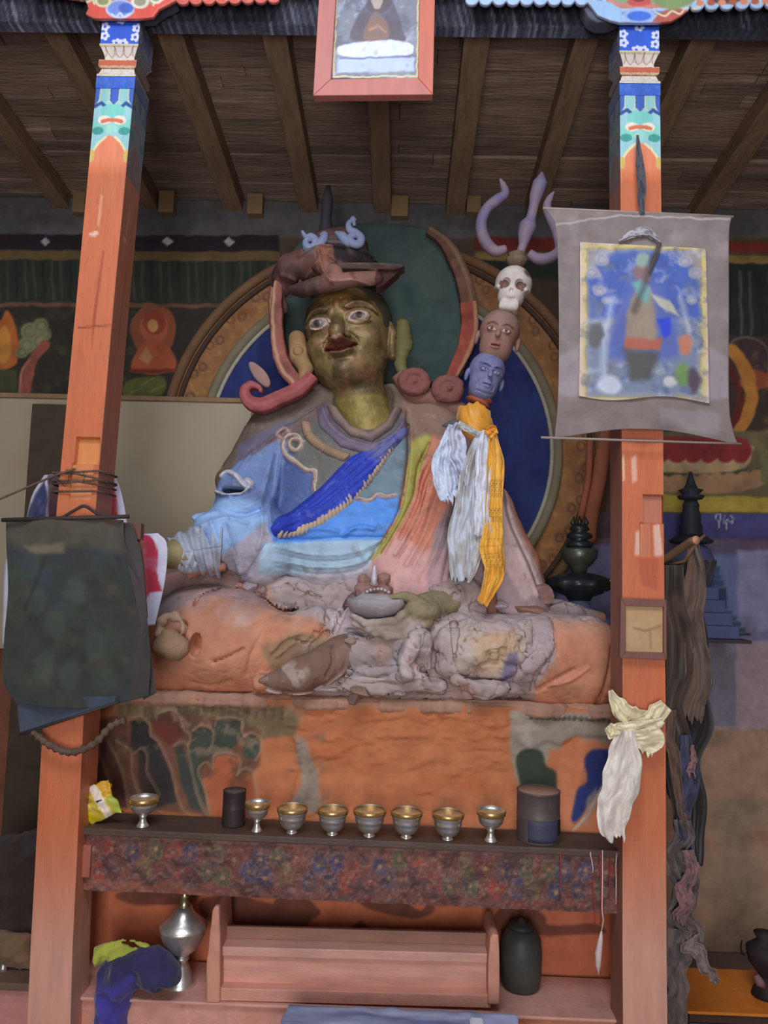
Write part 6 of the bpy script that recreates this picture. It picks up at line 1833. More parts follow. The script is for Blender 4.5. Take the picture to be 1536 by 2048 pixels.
# ---- white scarf tied round the right column
KT = thing('ceremonial_scarf', 'cream silk scarf tied round the right column, its end hanging over the shelf', 'scarf', tuple(P(1240, 1690, 2.85)))
CR = silk((226, 214, 178), (206, 190, 156))
CW = silk((222, 212, 200), (204, 194, 182))
for nm, path, widths, Y, folds, amp, cf_, kw in (
        ('left_wrap', [(1222, 1380), (1232, 1406), (1258, 1434), (1300, 1442)], [8, 34, 46, 44], 2.865, 2.2, .014, CR, dict(seed=4)),
        ('right_wrap', [(1334, 1412), (1316, 1430), (1294, 1446), (1262, 1456)], [30, 46, 40, 36], 2.86, 2.5, .012, CR, dict(seed=6)),
        ('lower_wrap', [(1326, 1440), (1298, 1452), (1262, 1460), (1232, 1462)], [14, 24, 30, 30], 2.842, 1.5, .010, silk((228, 218, 186), (210, 196, 160)), dict(seed=7)),
        ('flap', [(1284, 1458), (1290, 1480), (1280, 1500)], [60, 72, 50], 2.838, 1.2, .012, CR, dict(seed=8, fray=8)),
        ('tail', [(1252, 1462), (1246, 1520), (1238, 1570), (1232, 1615), (1228, 1650), (1232, 1678)], [36, 66, 78, 74, 66, 40], 2.835, 1.7, .013, CW, dict(seed=9, n=120, nu=60, fray=12, ruf=.003)),
        ('knot', [(1216, 1452), (1226, 1462), (1240, 1468)], [20, 32, 20], 2.83, 1.6, .012, CR, dict(seed=5))):
    g, C = scarf(path, widths, Y, folds, amp, None, cf_, **kw)
    mk(nm, g, M_SILK, KT, col=C)


# ================================================================== THANGKAS
def sheet(outline_l, outline_r, Y, n=70, m=60, amp=None, th=0.003, tb=None):
    """cloth sheet between a left and a right edge (lists of picture points, top to bottom); tb(u)->dy for bottom edge sag"""
    ql, qr = sp(outline_l, 8), sp(outline_r, 8)
    tl, tr = np.linspace(0, 1, len(ql)), np.linspace(0, 1, len(qr))
    def fn(u, v):
        lx, ly = np.interp(v, tl, [a[0] for a in ql]), np.interp(v, tl, [a[1] for a in ql])
        rx_, ry2 = np.interp(v, tr, [a[0] for a in qr]), np.interp(v, tr, [a[1] for a in qr])
        px = lx + (rx_ - lx) * u; py = ly + (ry2 - ly) * u
        if tb: py = py + tb(u) * v ** 3
        yy = (Y(u, v) if callable(Y) else Y) + (amp(u, v) if amp else 0)
        yy = yy + 0 * u
        d = [RM[i][0] * (px - 768) / F + RM[i][1] * -(py - 1024) / F - RM[i][2] for i in range(3)]
        t = yy / d[1]
        fn.p = (px, py)
        return CAMP.x + d[0] * t, yy, CAMP.z + d[2] * t
    g = g_grid(fn, n, m, th)
    px, py = fn.p
    return g, np.concatenate([px.ravel()] * 2), np.concatenate([py.ravel()] * 2)


def pix_paint(px, py, base, warp=0):
    return Paint(px, -py, base, 1, loc=True, warp=warp, wscale=.05)
def PP(p, ks=1):   # allow y-down picture points on a local painter
    class Q: pass
    q = Q(); f = lambda pts: [(a, -b) for a, b in pts]
    if ks != 1:
        op, ol, oe = p.poly, p.line, p.ell
        p.poly = lambda pts, rgb, soft=3, a=1.0, smooth=0: Paint.poly(p, pts, rgb, soft * ks, a, smooth)
        p.line = lambda pts, wd, rgb, soft=2, a=1.0, smooth=0: Paint.line(p, pts, wd, rgb, soft * ks, a, smooth)
    q.poly = lambda pts, *a, **k: (p.poly(f(pts), *a, **k), q)[1]
    q.line = lambda pts, *a, **k: (p.line(f(pts), *a, **k), q)[1]
    q.ell = lambda cx, cy, *a, **k: (p.ell(cx, -cy, *a, **k), q)[1]
    q.speck = lambda *a, **k: (p.speck(*a, **k), q)[1]
    q.rect = lambda x0, y0, x1, y1, *a, **k: (p.poly([(x0, -y0), (x1, -y0), (x1, -y1), (x0, -y1)], *a, **k), q)[1]
    return q


TH = thing('scroll_painting', 'grey-bordered scroll painting with a blue centre hanging on the right column', 'scroll painting', tuple(P(1285, 885, 2.83)))
am = lambda u, v: 0.006 * np.sin(u * 9 + 2) * v + 0.012 * (v > .85) * (v - .85) / .15 * np.sin(u * 22) + 0.004 * vn(u, v, u * 0, 7, 3)
g, px, py = sheet([(1092, 419), (1112, 455), (1117, 560), (1118, 700), (1116, 800), (1110, 878)], [(1463, 434), (1458, 470), (1458, 600), (1458, 800), (1466, 860), (1476, 890)], 2.855, 110, 150, am, tb=lambda u: -26 * np.sin(np.pi * u) ** 1.0)
p = pix_paint(px, py, (130, 118, 115), 2); q = PP(p)
q.speck((116, 102, 97), .012, .1, .7, .4, seed=3).speck((172, 162, 164), .02, .2, .6, .4, seed=5).speck((106, 92, 88), .05, .6, .6, .3, seed=6)
q.poly([(1110, 720), (1158, 690), (1158, 800), (1110, 810)], (150, 140, 144), 8, .8).poly([(1416, 690), (1460, 720), (1460, 800), (1416, 800)], (148, 138, 142), 8, .8)
q.poly([(1100, 790), (1480, 800), (1480, 900), (1100, 900)], (126, 112, 108), 10, .7).line([(1112, 450), (1240, 430), (1460, 440)], 3, (176, 166, 166), 3)
for a in range(7): q.line([(1120 + a * 14, 830 + a * 3), (1180 + a * 12, 808)], 3, (118, 104, 102), 4, .6)
q.poly([(1320, 815), (1440, 825), (1440, 870), (1320, 850)], (142, 134, 136), 8, .7)
mk('cloth_mount', g, M_CLOTH, TH, col=p.C)
tilt = lambda u, v: 2.840 + 0.0 * u
am2 = lambda u, v: 0.003 * vn(u, v, u * 0, 5, 8)
g, px, py = sheet([(1160, 484), (1160, 640), (1158, 792)], [(1412, 497), (1416, 650), (1419, 803)], lambda u, v: 2.846 + 0 * u, 150, 190, am2, th=.002, tb=lambda u: 6 * np.sin(u * 7))
p = pix_paint(px, py, (206, 180, 160), 3)
q = PP(p, 1)
q.rect(1166, 490, 1412, 800, (202, 184, 124), 2).rect(1172, 496, 1404, 796, (176, 156, 96), 2).rect(1176, 500, 1400, 792, (150, 154, 170), 2)
q = PP(p, 1.6)
q.poly([(1176, 560), (1200, 520), (1240, 503), (1340, 503), (1385, 520), (1400, 570), (1400, 640), (1176, 640)], (76, 98, 170), 8)
q.poly([(1176, 540), (1200, 506), (1176, 500)], (150, 140, 140), 6).poly([(1370, 505), (1400, 505), (1400, 560)], (150, 140, 140), 6)
q.poly([(1176, 640), (1400, 640), (1400, 792), (1176, 792)], (120, 130, 150), 14)
q.speck((206, 200, 206), .05, .25, .6, .3, seed=31).speck((60, 72, 130), .06, .3, .6, .3, seed=35).speck((140, 134, 110), .045, .35, .6, .3, seed=37)
for x, y, r in ((1206, 520, 15), (1186, 545, 14), (1370, 522, 15), (1390, 548, 14), (1196, 580, 13), (1215, 600, 9), (1384, 600, 12)): q.ell(x, y, r, r * .8, (176, 170, 168), 4, .85); q.ell(x, y, r * .6, r * .5, (120, 124, 160), 3, .8, ring=2)
q.poly([(1215, 700), (1236, 620), (1270, 566), (1310, 566), (1344, 620), (1362, 700), (1330, 720), (1240, 720)], (92, 104, 168), 12, smooth=4)
q.poly([(1262, 600), (1286, 568), (1306, 600), (1312, 690), (1252, 690)], (150, 132, 116), 6, smooth=3).ell(1285, 545, 16, 22, (140, 110, 110), 5).ell(1285, 520, 14, 14, (140, 160, 150), 4)
q.poly([(1262, 566), (1282, 560), (1300, 580), (1296, 610), (1276, 596)], (110, 160, 158), 5).poly([(1300, 590), (1340, 600), (1356, 630), (1330, 624)], (180, 176, 160), 4)
q.poly([(1316, 640), (1340, 636), (1344, 670), (1328, 678)], (50, 70, 196), 4)
q.poly([(1248, 676), (1326, 676), (1322, 700), (1250, 700)], (170, 96, 80), 5).poly([(1248, 700), (1320, 704), (1300, 760), (1262, 760)], (86, 84, 82), 8)
q.line([(1225, 600), (1212, 660), (1206, 760)], 12, (196, 204, 224), 8, .6).line([(1360, 590), (1376, 650), (1380, 700)], 9, (186, 186, 190), 6, .6)
q.ell(1192, 670, 16, 26, (96, 92, 96), 6).ell(1372, 690, 12, 22, (186, 120, 96), 5).ell(1366, 750, 14, 22, (110, 140, 84), 6).ell(1216, 770, 26, 18, (186, 190, 206), 6).ell(1340, 764, 14, 10, (190, 190, 190), 4).ell(1388, 762, 12, 26, (86, 74, 84), 6)
q.line([(1318, 484), (1290, 560), (1270, 620)], 9, (70, 62, 66), 8, .7)
mk('painting', g, M_GLOSS, TH, col=p.C)
def rod(a, b, Y, r, m, name, root, n=8, r2=None):
    return mk(name, g_tube([P(*a, Y), P((a[0] + b[0]) / 2, (a[1] + b[1]) / 2, Y), P(*b, Y)], r, n), m, root)
rm = mat('rod_wood', (150, 132, 122), rough=.7)
rod((1086, 417), (1466, 434), 2.862, 0.006, rm, 'top_rod', TH); rod((1082, 875), (1482, 888), 2.85, 0.0048, rm, 'bottom_rod', TH)
vg, vc = scarf([(1276, 270), (1278, 310), (1282, 360), (1284, 410), (1286, 428)], [4, 12, 18, 16, 8], 2.845, 2, .006, None, silk((86, 84, 92), (58, 56, 64)), seed=4)
mk('dark_ribbon', vg, M_CLOTH, TH, col=vc)
vg, vc = scarf([(1238, 482), (1262, 470), (1285, 464), (1304, 470), (1322, 486)], [4, 14, 20, 16, 4], 2.838, 1, .010, None, silk((170, 166, 172), (120, 112, 116)), seed=4)
mk('rolled_veil', vg, M_CLOTH, TH, col=vc)
vg, vc = scarf([(1320, 484), (1312, 510), (1300, 545)], [8, 10, 3], 2.832, 1, .004, None, silk((86, 76, 78), (66, 58, 60)), seed=14)
mk('veil_cord', vg, M_CLOTH, TH, col=vc)

# dark banner on the left column
BN = thing('scroll_painting', 'dark green-black sooty scroll banner hanging on the left column', 'scroll painting', tuple(P(150, 1470, 2.83)))
am = lambda u, v: 0.014 * np.sin(u * 8 + 1 + v) * v + 0.016 * vn(u * 2, v * 2, u * 0, 1.6, 3) + .006 * np.abs(vn(u * 3 + v, v * 2, u * 0, 2.2, 7)) + .010 * np.cos(u * 20) * np.clip((u - .75) * 4, 0, 1)
g, px, py = sheet([(12, 1036), (12, 1080), (16, 1180), (8, 1280), (6, 1360), (32, 1406)], [(246, 1040), (250, 1090), (278, 1160), (292, 1240), (300, 1320), (296, 1392)], 2.835, 90, 120, am, tb=lambda u: 18 * np.sin(np.pi * u))
p = pix_paint(px, py, (52, 54, 50), 3); q = PP(p)
q.speck((62, 74, 58), .014, .0, .9, .4, seed=3).speck((56, 62, 78), .012, .1, .9, .4, seed=9).speck((40, 38, 37), .03, .2, .8, .35, seed=5).speck((88, 74, 60), .022, .4, .7, .3, seed=6)
for ax_, ay_ in ((70, 1200), (110, 1250), (90, 1330), (150, 1180), (190, 1290), (140, 1350), (210, 1360)): q.ell(ax_, ay_, 22, 30, (72, 82, 72), 14, .5)
q.line([(120, 1040), (90, 1120), (50, 1220)], 5, (38, 36, 36), 6, .7)
q.poly([(10, 1030), (252, 1030), (256, 1110), (180, 1090), (60, 1110), (12, 1080)], (86, 78, 64), 20, .7).poly([(50, 1092), (130, 1088), (130, 1104), (60, 1106)], (122, 110, 88), 8, .7)
q.poly([(250, 1060), (290, 1180), (300, 1390), (262, 1400), (270, 1250)], (66, 56, 56), 8, .7)
mk('front_cloth', g, M_CLOTH, BN, col=p.C)
g, px, py = sheet([(34, 1396), (36, 1430), (40, 1466)], [(272, 1392), (252, 1398), (236, 1404)], 2.852, 40, 24, lambda u, v: .004 * np.sin(u * 9))
p = pix_paint(px, py, (66, 74, 88), 2); PP(p).speck((48, 52, 60), .03, .1, .6, .4, seed=3)
mk('lower_flap', g, M_CLOTH, BN, col=p.C)
g, px, py = sheet([(226, 1044), (250, 1110), (280, 1250), (286, 1400)], [(262, 1046), (284, 1120), (296, 1260), (312, 1386)], 2.86, 20, 50, lambda u, v: .006 * np.sin(v * 9))
p = pix_paint(px, py, (70, 62, 62), 2); mk('side_cloth', g, M_CLOTH, BN, col=p.C)
dr = mat('dark_rod', (58, 50, 50), rough=.7)
rod((4, 1040), (258, 1033), 2.83, 0.008, dr, 'top_rod', BN); rod((38, 1470), (238, 1404), 2.842, 0.005, dr, 'bottom_rod', BN)
mk('hanging_loop', g_tube([P(x, y, 2.86) for x, y in sp([(120, 1038), (150, 1020), (168, 1012), (186, 1022), (206, 1036)], 5)], 0.006, 8), dr, BN)
tag(mk('bead_garland', g_tube([P(x, y, 2.85 ) for x, y in sp([(66, 1462), (90, 1484), (120, 1500), (150, 1504), (190, 1486), (220, 1454), (250, 1440)], 8)], [0.013 + 0.004 * math.sin(i * 1.9) for i in range(49)], 8), M_ROPE),
    'dark knotted garland slung under the dark banner on the left column', 'garland')
# second brown banner behind
B2 = thing('notched_board', 'reddish brown notched wooden slat sticking out right of the dark banner', 'slat', tuple(P(262, 1250, 2.92)))
a, b = P(240, 1046, 2.92), P(284, 1080, 2.92)
mk('head_block', g_box(a.x, b.x, 2.90, 2.94, b.z, a.z), mat('slat_wood', (110, 74, 62), rough=.8), B2, smooth=False, bevel=.003)
a, b = P(246, 1078, 2.92), P(300, 1236, 2.92)
mk('board', g_hex([P(250, 1078, 2.91), P(284, 1078, 2.91), P(296, 1236, 2.91), P(262, 1236, 2.91)], [P(250, 1078, 2.93), P(284, 1078, 2.93), P(296, 1236, 2.93), P(262, 1236, 2.93)]), bpy.data.materials['slat_wood'], B2, smooth=False)

# twine round the left column and off to the left
t = thing('twine', 'frayed brown twine wound round the left column and stretched away to the left', 'twine', tuple(P(150, 960, 2.88)))
e0, e1 = P(112, 940, YC0), P(196, 940, YC0)
for i, (dz, tl) in enumerate(((0, .02), (-.02, -.015), (-.045, .03), (.018, -.03), (-.07, .01))):
    z = e0.z + dz - .02
    pts = [(e0.x - .008, YC1 + .008, z), (e0.x - .008, YC0 - .008, z + tl * .3), ((e0.x + e1.x) / 2, YC0 - .012, z + tl * .6 + .006 * (i % 2)), (e1.x + .008, YC0 - .008, z + tl), (e1.x + .012, YC1 + .008, z + tl)]
    mk('coil', g_tube(pts + [pts[0]], 0.0042, 6, cap=False), M_ROPE, t)
mk('stretched_end', g_tube([P(x, y, Y) for x, y, Y in ((150, 938, 2.88), (112, 950, 2.87), (60, 972, 2.85), (0, 998, 2.82), (-120, 1030, 2.8))], 0.0045, 6), M_ROPE, t)
for k in range(5):
    x, y = random.uniform(120, 170), random.uniform(930, 960)
    mk('frayed_strand', g_tube([P(x, y, 2.88), P(x + random.uniform(-14, 14), y + random.uniform(-8, 22), 2.868), P(x + random.uniform(-22, 22), y + random.uniform(0, 34), 2.874)], .0018, 5), M_ROPE, t)

# red, white and navy cloth banner behind the left column
def rb(px, py):
    p = pix_paint(px, py, (206, 204, 222), 1.5); q = PP(p)
    q.poly([(200, 930), (228, 960), (236, 1030), (226, 1060), (200, 1060)], (190, 62, 64), 3)
    q.poly([(50, 1035), (70, 990), (90, 960), (96, 1000), (88, 1060), (50, 1060)], (50, 54, 96), 4).poly([(96, 950), (120, 950), (120, 1060), (96, 1060)], (70, 44, 50), 4)
    q.poly([(240, 1072), (272, 1066), (300, 1070), (312, 1090), (318, 1110), (312, 1140), (324, 1180), (300, 1186), (292, 1200), (250, 1200)], (186, 52, 78), 3).poly([(240, 1080), (292, 1080), (298, 1190), (250, 1190)], (176, 92, 84), 6, .6)
    q.speck((176, 176, 200), .05, .3, .5, .3, seed=4)
    return p.C
t = thing('cloth_banner', 'white-edged red and navy cloth banner bulging behind the left column', 'banner', tuple(P(180, 1290, 3.12)))
cyl = lambda u, v: -0.10 * np.sin(np.pi * u) + .006 * np.cos(u * 40)
g, px, py = sheet([(88, 950), (64, 990), (52, 1040), (48, 1060)], [(222, 940), (238, 970), (248, 1010), (256, 1060)], 3.22, 60, 40, cyl)
mk('upper_tier', g, M_CLOTH, t, col=rb(px, py))
g, px, py = sheet([(24, 1085), (10, 1130), (6, 1200), (4, 1290)], [(316, 1066), (334, 1090), (330, 1160), (310, 1250)], 3.20, 80, 60, cyl)
mk('lower_tier', g, M_CLOTH, t, col=rb(px, py))

# ================================================================== SHELF and FRIEZE
def at_shelf(px, Y=2.97):
    """picture height of the shelf's front top edge"""
    return 1656 + (px - 160) * (1702 - 1656) / 1080.0


a, b = P(160, at_shelf(160), 2.95), P(1243, at_shelf(1243), 2.95)
ZL, ZR = a.z, b.z
def shelf_z(x): return ZL + (ZR - ZL) * (x - a.x) / (b.x - a.x)
SX0, SX1 = a.x, b.x
SHT = thing('offering_shelf', 'long offering shelf board between the columns with a painted front rail', 'shelf', (0.0, 3.1, (ZL + ZR) / 2 - .2))
g = g_hex([(SX0, 2.95, ZL), (SX1, 2.95, ZR), (SX1, 2.95, ZR - .026), (SX0, 2.95, ZL - .026)], [(SX0, 3.15, ZL), (SX1, 3.15, ZR), (SX1, 3.15, ZR - .026), (SX0, 3.15, ZL - .026)])
# columns pass in front of both ends
mk('board', g, mat('greasy_board', (84, 66, 56), rough=.55, bump=.5, bscale=30, stretch=(1, 4, 4)), SHT, smooth=False, bevel=.004)


def fr_rel(X, Z): return .004 * fbm(X, X * 0, Z, 22, 3, 3)
fz1, fz0 = min(ZL, ZR) - .03, min(ZL, ZR) - .245
g = g_slab(P(172, 1700, 2.975).x, P(1240, 1700, 2.975).x, 0, .21, 2.972, 3.02, fr_rel, .005)
V = g[0]
tz = np.array([shelf_z(x) for x in V[:, 0]])
V[:, 2] = tz - .026 - .21 + V[:, 2]
Zl = V[:, 2] - tz    # local height below the shelf top
p = Paint(V[:, 0] / S(2.97), -(-Zl) / S(2.97), (116, 66, 56), 1, loc=True, warp=1.5, wscale=.06)
x0 = P(172, 1700, 2.97).x / S(2.97)
cols = [(116, 56, 50), (60, 62, 92), (84, 86, 66), (160, 62, 50), (70, 70, 104), (116, 104, 64), (150, 54, 48), (66, 60, 80), (90, 92, 60), (130, 66, 60), (64, 62, 100)]
rs = random.Random(5)
for i in range(54):
    cx = x0 + 12 + i * 20; cz = -46 - 34 * (i % 2)
    c = cols[(i * 3 + i // 5) % len(cols)]
    cx += rs.uniform(-8, 8); cz += rs.uniform(-8, 8)
    p.ell(cx, cz, rs.uniform(12, 20), rs.uniform(16, 26), [k_ * .8 for k_ in c], 8, .7)
    for kk in range(6):
        aa = kk * 1.047 + .3
        p.ell(cx + 10 * math.cos(aa), cz + 14 * math.sin(aa), 6, 7, c, 2.5)
        p.ell(cx + 10 * math.cos(aa), cz + 14 * math.sin(aa), 6.5, 7.5, (166, 132, 116), 1.5, .5, ring=1.2)
    p.ell(cx, cz, 4, 4, (176, 140, 96), 2)
    for kk in range(3):
        sx = cx + rs.uniform(10, 30); sz = cz + rs.uniform(-24, 24)
        p.line([(sx + 6 * math.cos(t_), sz + 6 * math.sin(t_)) for t_ in np.linspace(rs.uniform(0, 3), rs.uniform(4, 6), 8)], 1.6, (166, 134, 116), 1.5, .6)
p.poly([(x0 - 20, -100), (x0 + 240, -98), (x0 + 240, -130), (x0 - 20, -130)], (148, 84, 66), 4)
p.line([(x0 - 10, -19), (x0 + 1200, -19)], 4, (158, 116, 104), 2, .7); p.line([(x0 + 200, -107), (x0 + 1200, -107)], 9, (124, 66, 60), 2)
p.speck((150, 120, 106), .11, .35, .6, .3, seed=7).speck((52, 46, 48), .05, .1, .6, .4, seed=17)
p.speck((116, 76, 70), .035, -.05, 1, .3, seed=71).speck((66, 52, 54), .05, .2, 1, .2, seed=72).speck((158, 122, 108), .16, .35, .9, .2, seed=73)
p.C = (p.C * .80 + np.array((120, 80, 74)) * .14)
mk('painted_rail', g, M_WOODP, SHT, col=p.C, smooth=False)
a2, b2 = P(156, 1690, 2.955), P(178, 1756, 2.955)
mk('end_block', g_box(a2.x, b2.x, 2.955, 3.02, b2.z, a2.z), mat('end_block_paint', (160, 92, 76), rough=.7), SHT, smooth=False, bevel=.004)

# ------------------------------------------------------------------ offering bowls
BK = 3.05 / F


def bowl_thing(kind, px, wpx, hpx, base_py, label, grp='metal offering bowls on the shelf'):
    Y = 2.995
    c = P(px, base_py, Y); z = shelf_z(c.x) + .0005
    r = wpx / 2 * BK; h = hpx * BK
    t = thing('offering_bowl', label, 'bowl', (c.x, Y, z), grp)
    if kind == 'low':
        body = [(0, .13), (.38, .14), (.60, .24), (.76, .42), (.82, .56), (.86, .58), (.84, .64), (.90, .76), (.95, .80), (1.0, 1.0), (.965, 1.0), (.92, .84), (.82, .62), (.55, .38), (0, .30)]
        foot = [(0, 0), (.34, 0), (.36, .03), (.28, .07), (.25, .10), (.30, .15), (0, .15)]
    else:
        body = [(0, .42), (.34, .44), (.60, .50), (.78, .60), (.84, .70), (.88, .72), (.86, .78), (.94, .86), (1.0, .98), (1.0, 1.0), (.96, 1.0), (.88, .84), (.70, .62), (0, .52)]
        foot = [(0, 0), (.42, 0), (.44, .04), (.34, .10), (.24, .20), (.22, .32), (.30, .42), (0, .45)]
    cup = mk('cup', g_lathe([(a * r + 1e-5, b * h) for a, b in body], 44, (c.x, Y, z)), M_METAL, t)
    mk('foot', g_lathe([(a * r + 1e-5, b * h) for a, b in foot], 36, (c.x, Y, z)), M_METAL, t)
    mk('brass_rim', g_lathe([(r * .86, h * .80), (r * .99, h * .86), (r * 1.015, h), (r * .985, h * 1.012), (r * .97, h), (r * .90, h * .84)], 44, (c.x, Y, z)), M_BRASS, cup)
    mk('inner_disc', g_lathe([(1e-5, h * .90), (r * .90, h * .90), (r * .915, h * .885), (1e-5, h * .87)], 36, (c.x, Y, z)), M_INNER, cup)  # warm disc added to brighten the brass-lined inside of the bowl
    return t


M_INNER = mat('bowl_inside_gold', (214, 170, 122), rough=.3, spec=.6, bump=.1)
B_ = [('tall', 285, 56, 54, 1652, 'footed metal offering bowl set apart at the left, right of the yellow packet'),
      ('tall', 513, 48, 54, 1668, 'narrow tall-footed metal bowl just right of the small dark can'),
      ('low', 583, 60, 48, 1672, 'wide metal offering bowl, first right of the narrow tall-footed one'),
      ('low', 664, 60, 48, 1676, 'wide metal offering bowl, second right of the narrow tall-footed one'),
      ('low', 738, 64, 50, 1679, 'wide metal offering bowl at the middle of the row of five wide ones'),
      ('low', 812, 62, 50, 1684, 'wide metal offering bowl, second left of the slim bowl by the big tin'),
      ('low', 895, 62, 50, 1690, 'wide metal offering bowl next left of the slim bowl by the big tin'),
      ('tall', 981, 56, 58, 1695, 'slim footed metal bowl at the right end of the row, left of the big tin')]
for q in B_: bowl_thing(*q)

# ------------------------------------------------------------------ tins
def tin(name, label, px, wpx, hpx, base_py, m, lid, Y=3.05, extra=None):
    c = P(px, base_py, Y); z = shelf_z(c.x) + .0005; k = Y / F
    t = thing(name, label, 'tin', (c.x, Y, z))
    r, h = wpx / 2 * k, hpx * k
    mk('can_body', g_lathe([(1e-5, 0), (r * .98, 0), (r, .004), (r, h * .48), (r * 1.01, h * .50), (r, h * .52), (r, h - .006), (r * 1.02, h - .004), (r * 1.02, h), (r * .95, h), (r * .95, h - .006), (1e-5, h - .006)], 44, (c.x, Y, z)), m, t)
    mk('lid', g_lathe([(1e-5, h - .006), (r * .93, h - .006), (r * .93, h - .001), (1e-5, h - .001)], 40, (c.x, Y, z)), lid, t)
    return t, c, z, r, h
t, c, z, r, h = tin('tin_can', 'big dented grey tin with a brown lid right of the bowls', 1076, 82, 92, 1690, mat('tin_grey', (98, 88, 86), rough=.5, metal=.3), mat('tin_lid', (156, 120, 102), rough=.6), Y=3.045)
lab = g_grid(lambda u, v: (c.x + (r + .0015) * np.cos(-2.2 + u * 1.5), 3.045 + (r + .0015) * np.sin(-2.2 + u * 1.5), z + .01 + v * h * .42), 24, 6, .0005)
mk('blue_patch', lab, mat('tin_blue', (62, 62, 82), rough=.5), t)
lab = g_grid(lambda u, v: (c.x + (r + .002) * np.cos(-.72 + u * .35), 3.045 + (r + .002) * np.sin(-.72 + u * .35), z + .035 + v * h * .28), 12, 6, .0005)
mk('dark_patch', lab, mat('tin_dark', (34, 28, 34), rough=.5), t)
tin('tin_can', 'small dark sooty can left of the narrow bowl', 466, 44, 66, 1660, mat('can_dark', (62, 52, 52), rough=.5, metal=.3), mat('can_lid', (92, 80, 72), rough=.6), Y=3.06)

# ------------------------------------------------------------------ yellow packet leaning by the left column
t = thing('snack_packet', 'crumpled yellow and white packet leaning at the left end of the shelf', 'packet', tuple(P(205, 1648, 3.0)))
nu, nv = 34, 44
cl = [(158, 1582), (213, 1559), (243, 1624), (180, 1650)]
def pf(u, v):
    px = (1 - v) * ((1 - u) * cl[0][0] + u * cl[1][0]) + v * ((1 - u) * cl[3][0] + u * cl[2][0]) - 9 * np.sin(np.pi * v) * (1 - u) * (v > .3) + 4 * vn(u, v, u * 0, 6, 3)
    py = (1 - v) * ((1 - u) * cl[0][1] + u * cl[1][1]) + v * ((1 - u) * cl[3][1] + u * cl[2][1]) + 2 * vn(u, v, u * 0, 6, 8)
    yy = 3.0 - .022 * np.sin(np.pi * u) ** .6 * np.sin(np.pi * v) ** .6 + .006 * vn(u, v, u * 0, 7, 9) - .0 * v
    d = [RM[i][0] * (px - 768) / F + RM[i][1] * -(py - 1024) / F - RM[i][2] for i in range(3)]
    tt_ = yy / d[1]
    return CAMP.x + d[0] * tt_, yy, CAMP.z + d[2] * tt_
g = g_grid(pf, nu, nv, .02)
u = np.repeat(np.linspace(0, 1, nu), nv); v = np.tile(np.linspace(0, 1, nv), nu)
p = Paint(np.concatenate([u, u]), np.concatenate([v, v]), (196, 176, 56), 1, loc=True, warp=.01, wscale=9)
p.poly([(.30, -.1), (.62, -.1), (.72, .5), (.78, 1.1), (.52, 1.1), (.46, .5)], (232, 214, 196), .03)
p.poly([(.62, -.1), (1.1, -.1), (1.1, .5), (.74, .45)], (214, 160, 40), .03).poly([(.78, .5), (1.1, .45), (1.1, 1.1), (.84, 1.1)], (172, 180, 66), .05)
p.poly([(0, .36), (.34, .34), (.34, .44), (0, .46)], (128, 122, 90), .02, .8).poly([(.50, .50), (.66, .50), (.66, .55), (.50, .55)], (30, 26, 24), .015)
p.poly([(0, .7), (.2, .6), (.3, 1), (0, 1)], (200, 180, 30), .03).line([(0.2, .5), (.3, .7), (.36, .8)], .03, (226, 214, 140), .02)
for i in range(5): p.line([(.04 + i * .06, .37), (.04 + i * .06, .43)], .012, (60, 56, 50), .01)
mk('foil_wrapper', g, M_GLOSS, t, col=p.C)

# ------------------------------------------------------------------ strings hanging from the right end of the shelf
rs_m, ws_m = mat('red_string', (160, 56, 56), rough=.8), mat('white_string', (204, 184, 178), rough=.8)
for x0, y0, x1, y1, m, lb in ((1121, 1700, 1120, 1798, rs_m, 'lone red string hanging over the rail under the big tin'), (1181, 1706, 1186, 1745, ws_m, 'short white string hanging from the shelf, left of the pendant string'),
                              (1200, 1710, 1202, 1850, rs_m, 'long red string beside the pendant string'), (1222, 1716, 1219, 1800, rs_m, 'red string at the right end of the shelf'),
                              (1233, 1718, 1231, 1808, ws_m, 'white knotted string hanging next to the right column'), (1187, 1800, 1190, 1852, rs_m, 'short red string low under the rail, left of the pendant')):
    yt = at_shelf(x0) + 8
    ys = 1760 if y0 == 1800 else yt
    pts = [P(x0, ys - 6, 2.955), P(x0, ys + 2, 2.944)] + [P(x0 + (x1 - x0) * q + random.uniform(-1.2, 1.2), ys + (y1 - ys) * q, 2.946) for q in (.25, .5, .75, 1)]
    tag(mk('hanging_string', g_tube(pts, 0.0022, 6), m), lb, 'string', 'strings hanging from the shelf end')
t = thing('pendant_string', 'long white string with a pale spindle pendant hanging below the shelf', 'pendant', tuple(P(1198, 1950, 2.94)))
mk('cord', g_tube([P(x, y, 2.94) for x, y in ((1205, 1700), (1205, 1760), (1204, 1820), (1207, 1840), (1203, 1862))], .0024, 6), ws_m, t)
mk('spindle', g_tube([P(x, y, 2.94) for x, y in ((1203, 1862), (1201, 1880), (1197, 1905), (1196, 1930), (1197, 1950))], [.003, .009, .013, .010, .002], 10), ws_m, t)

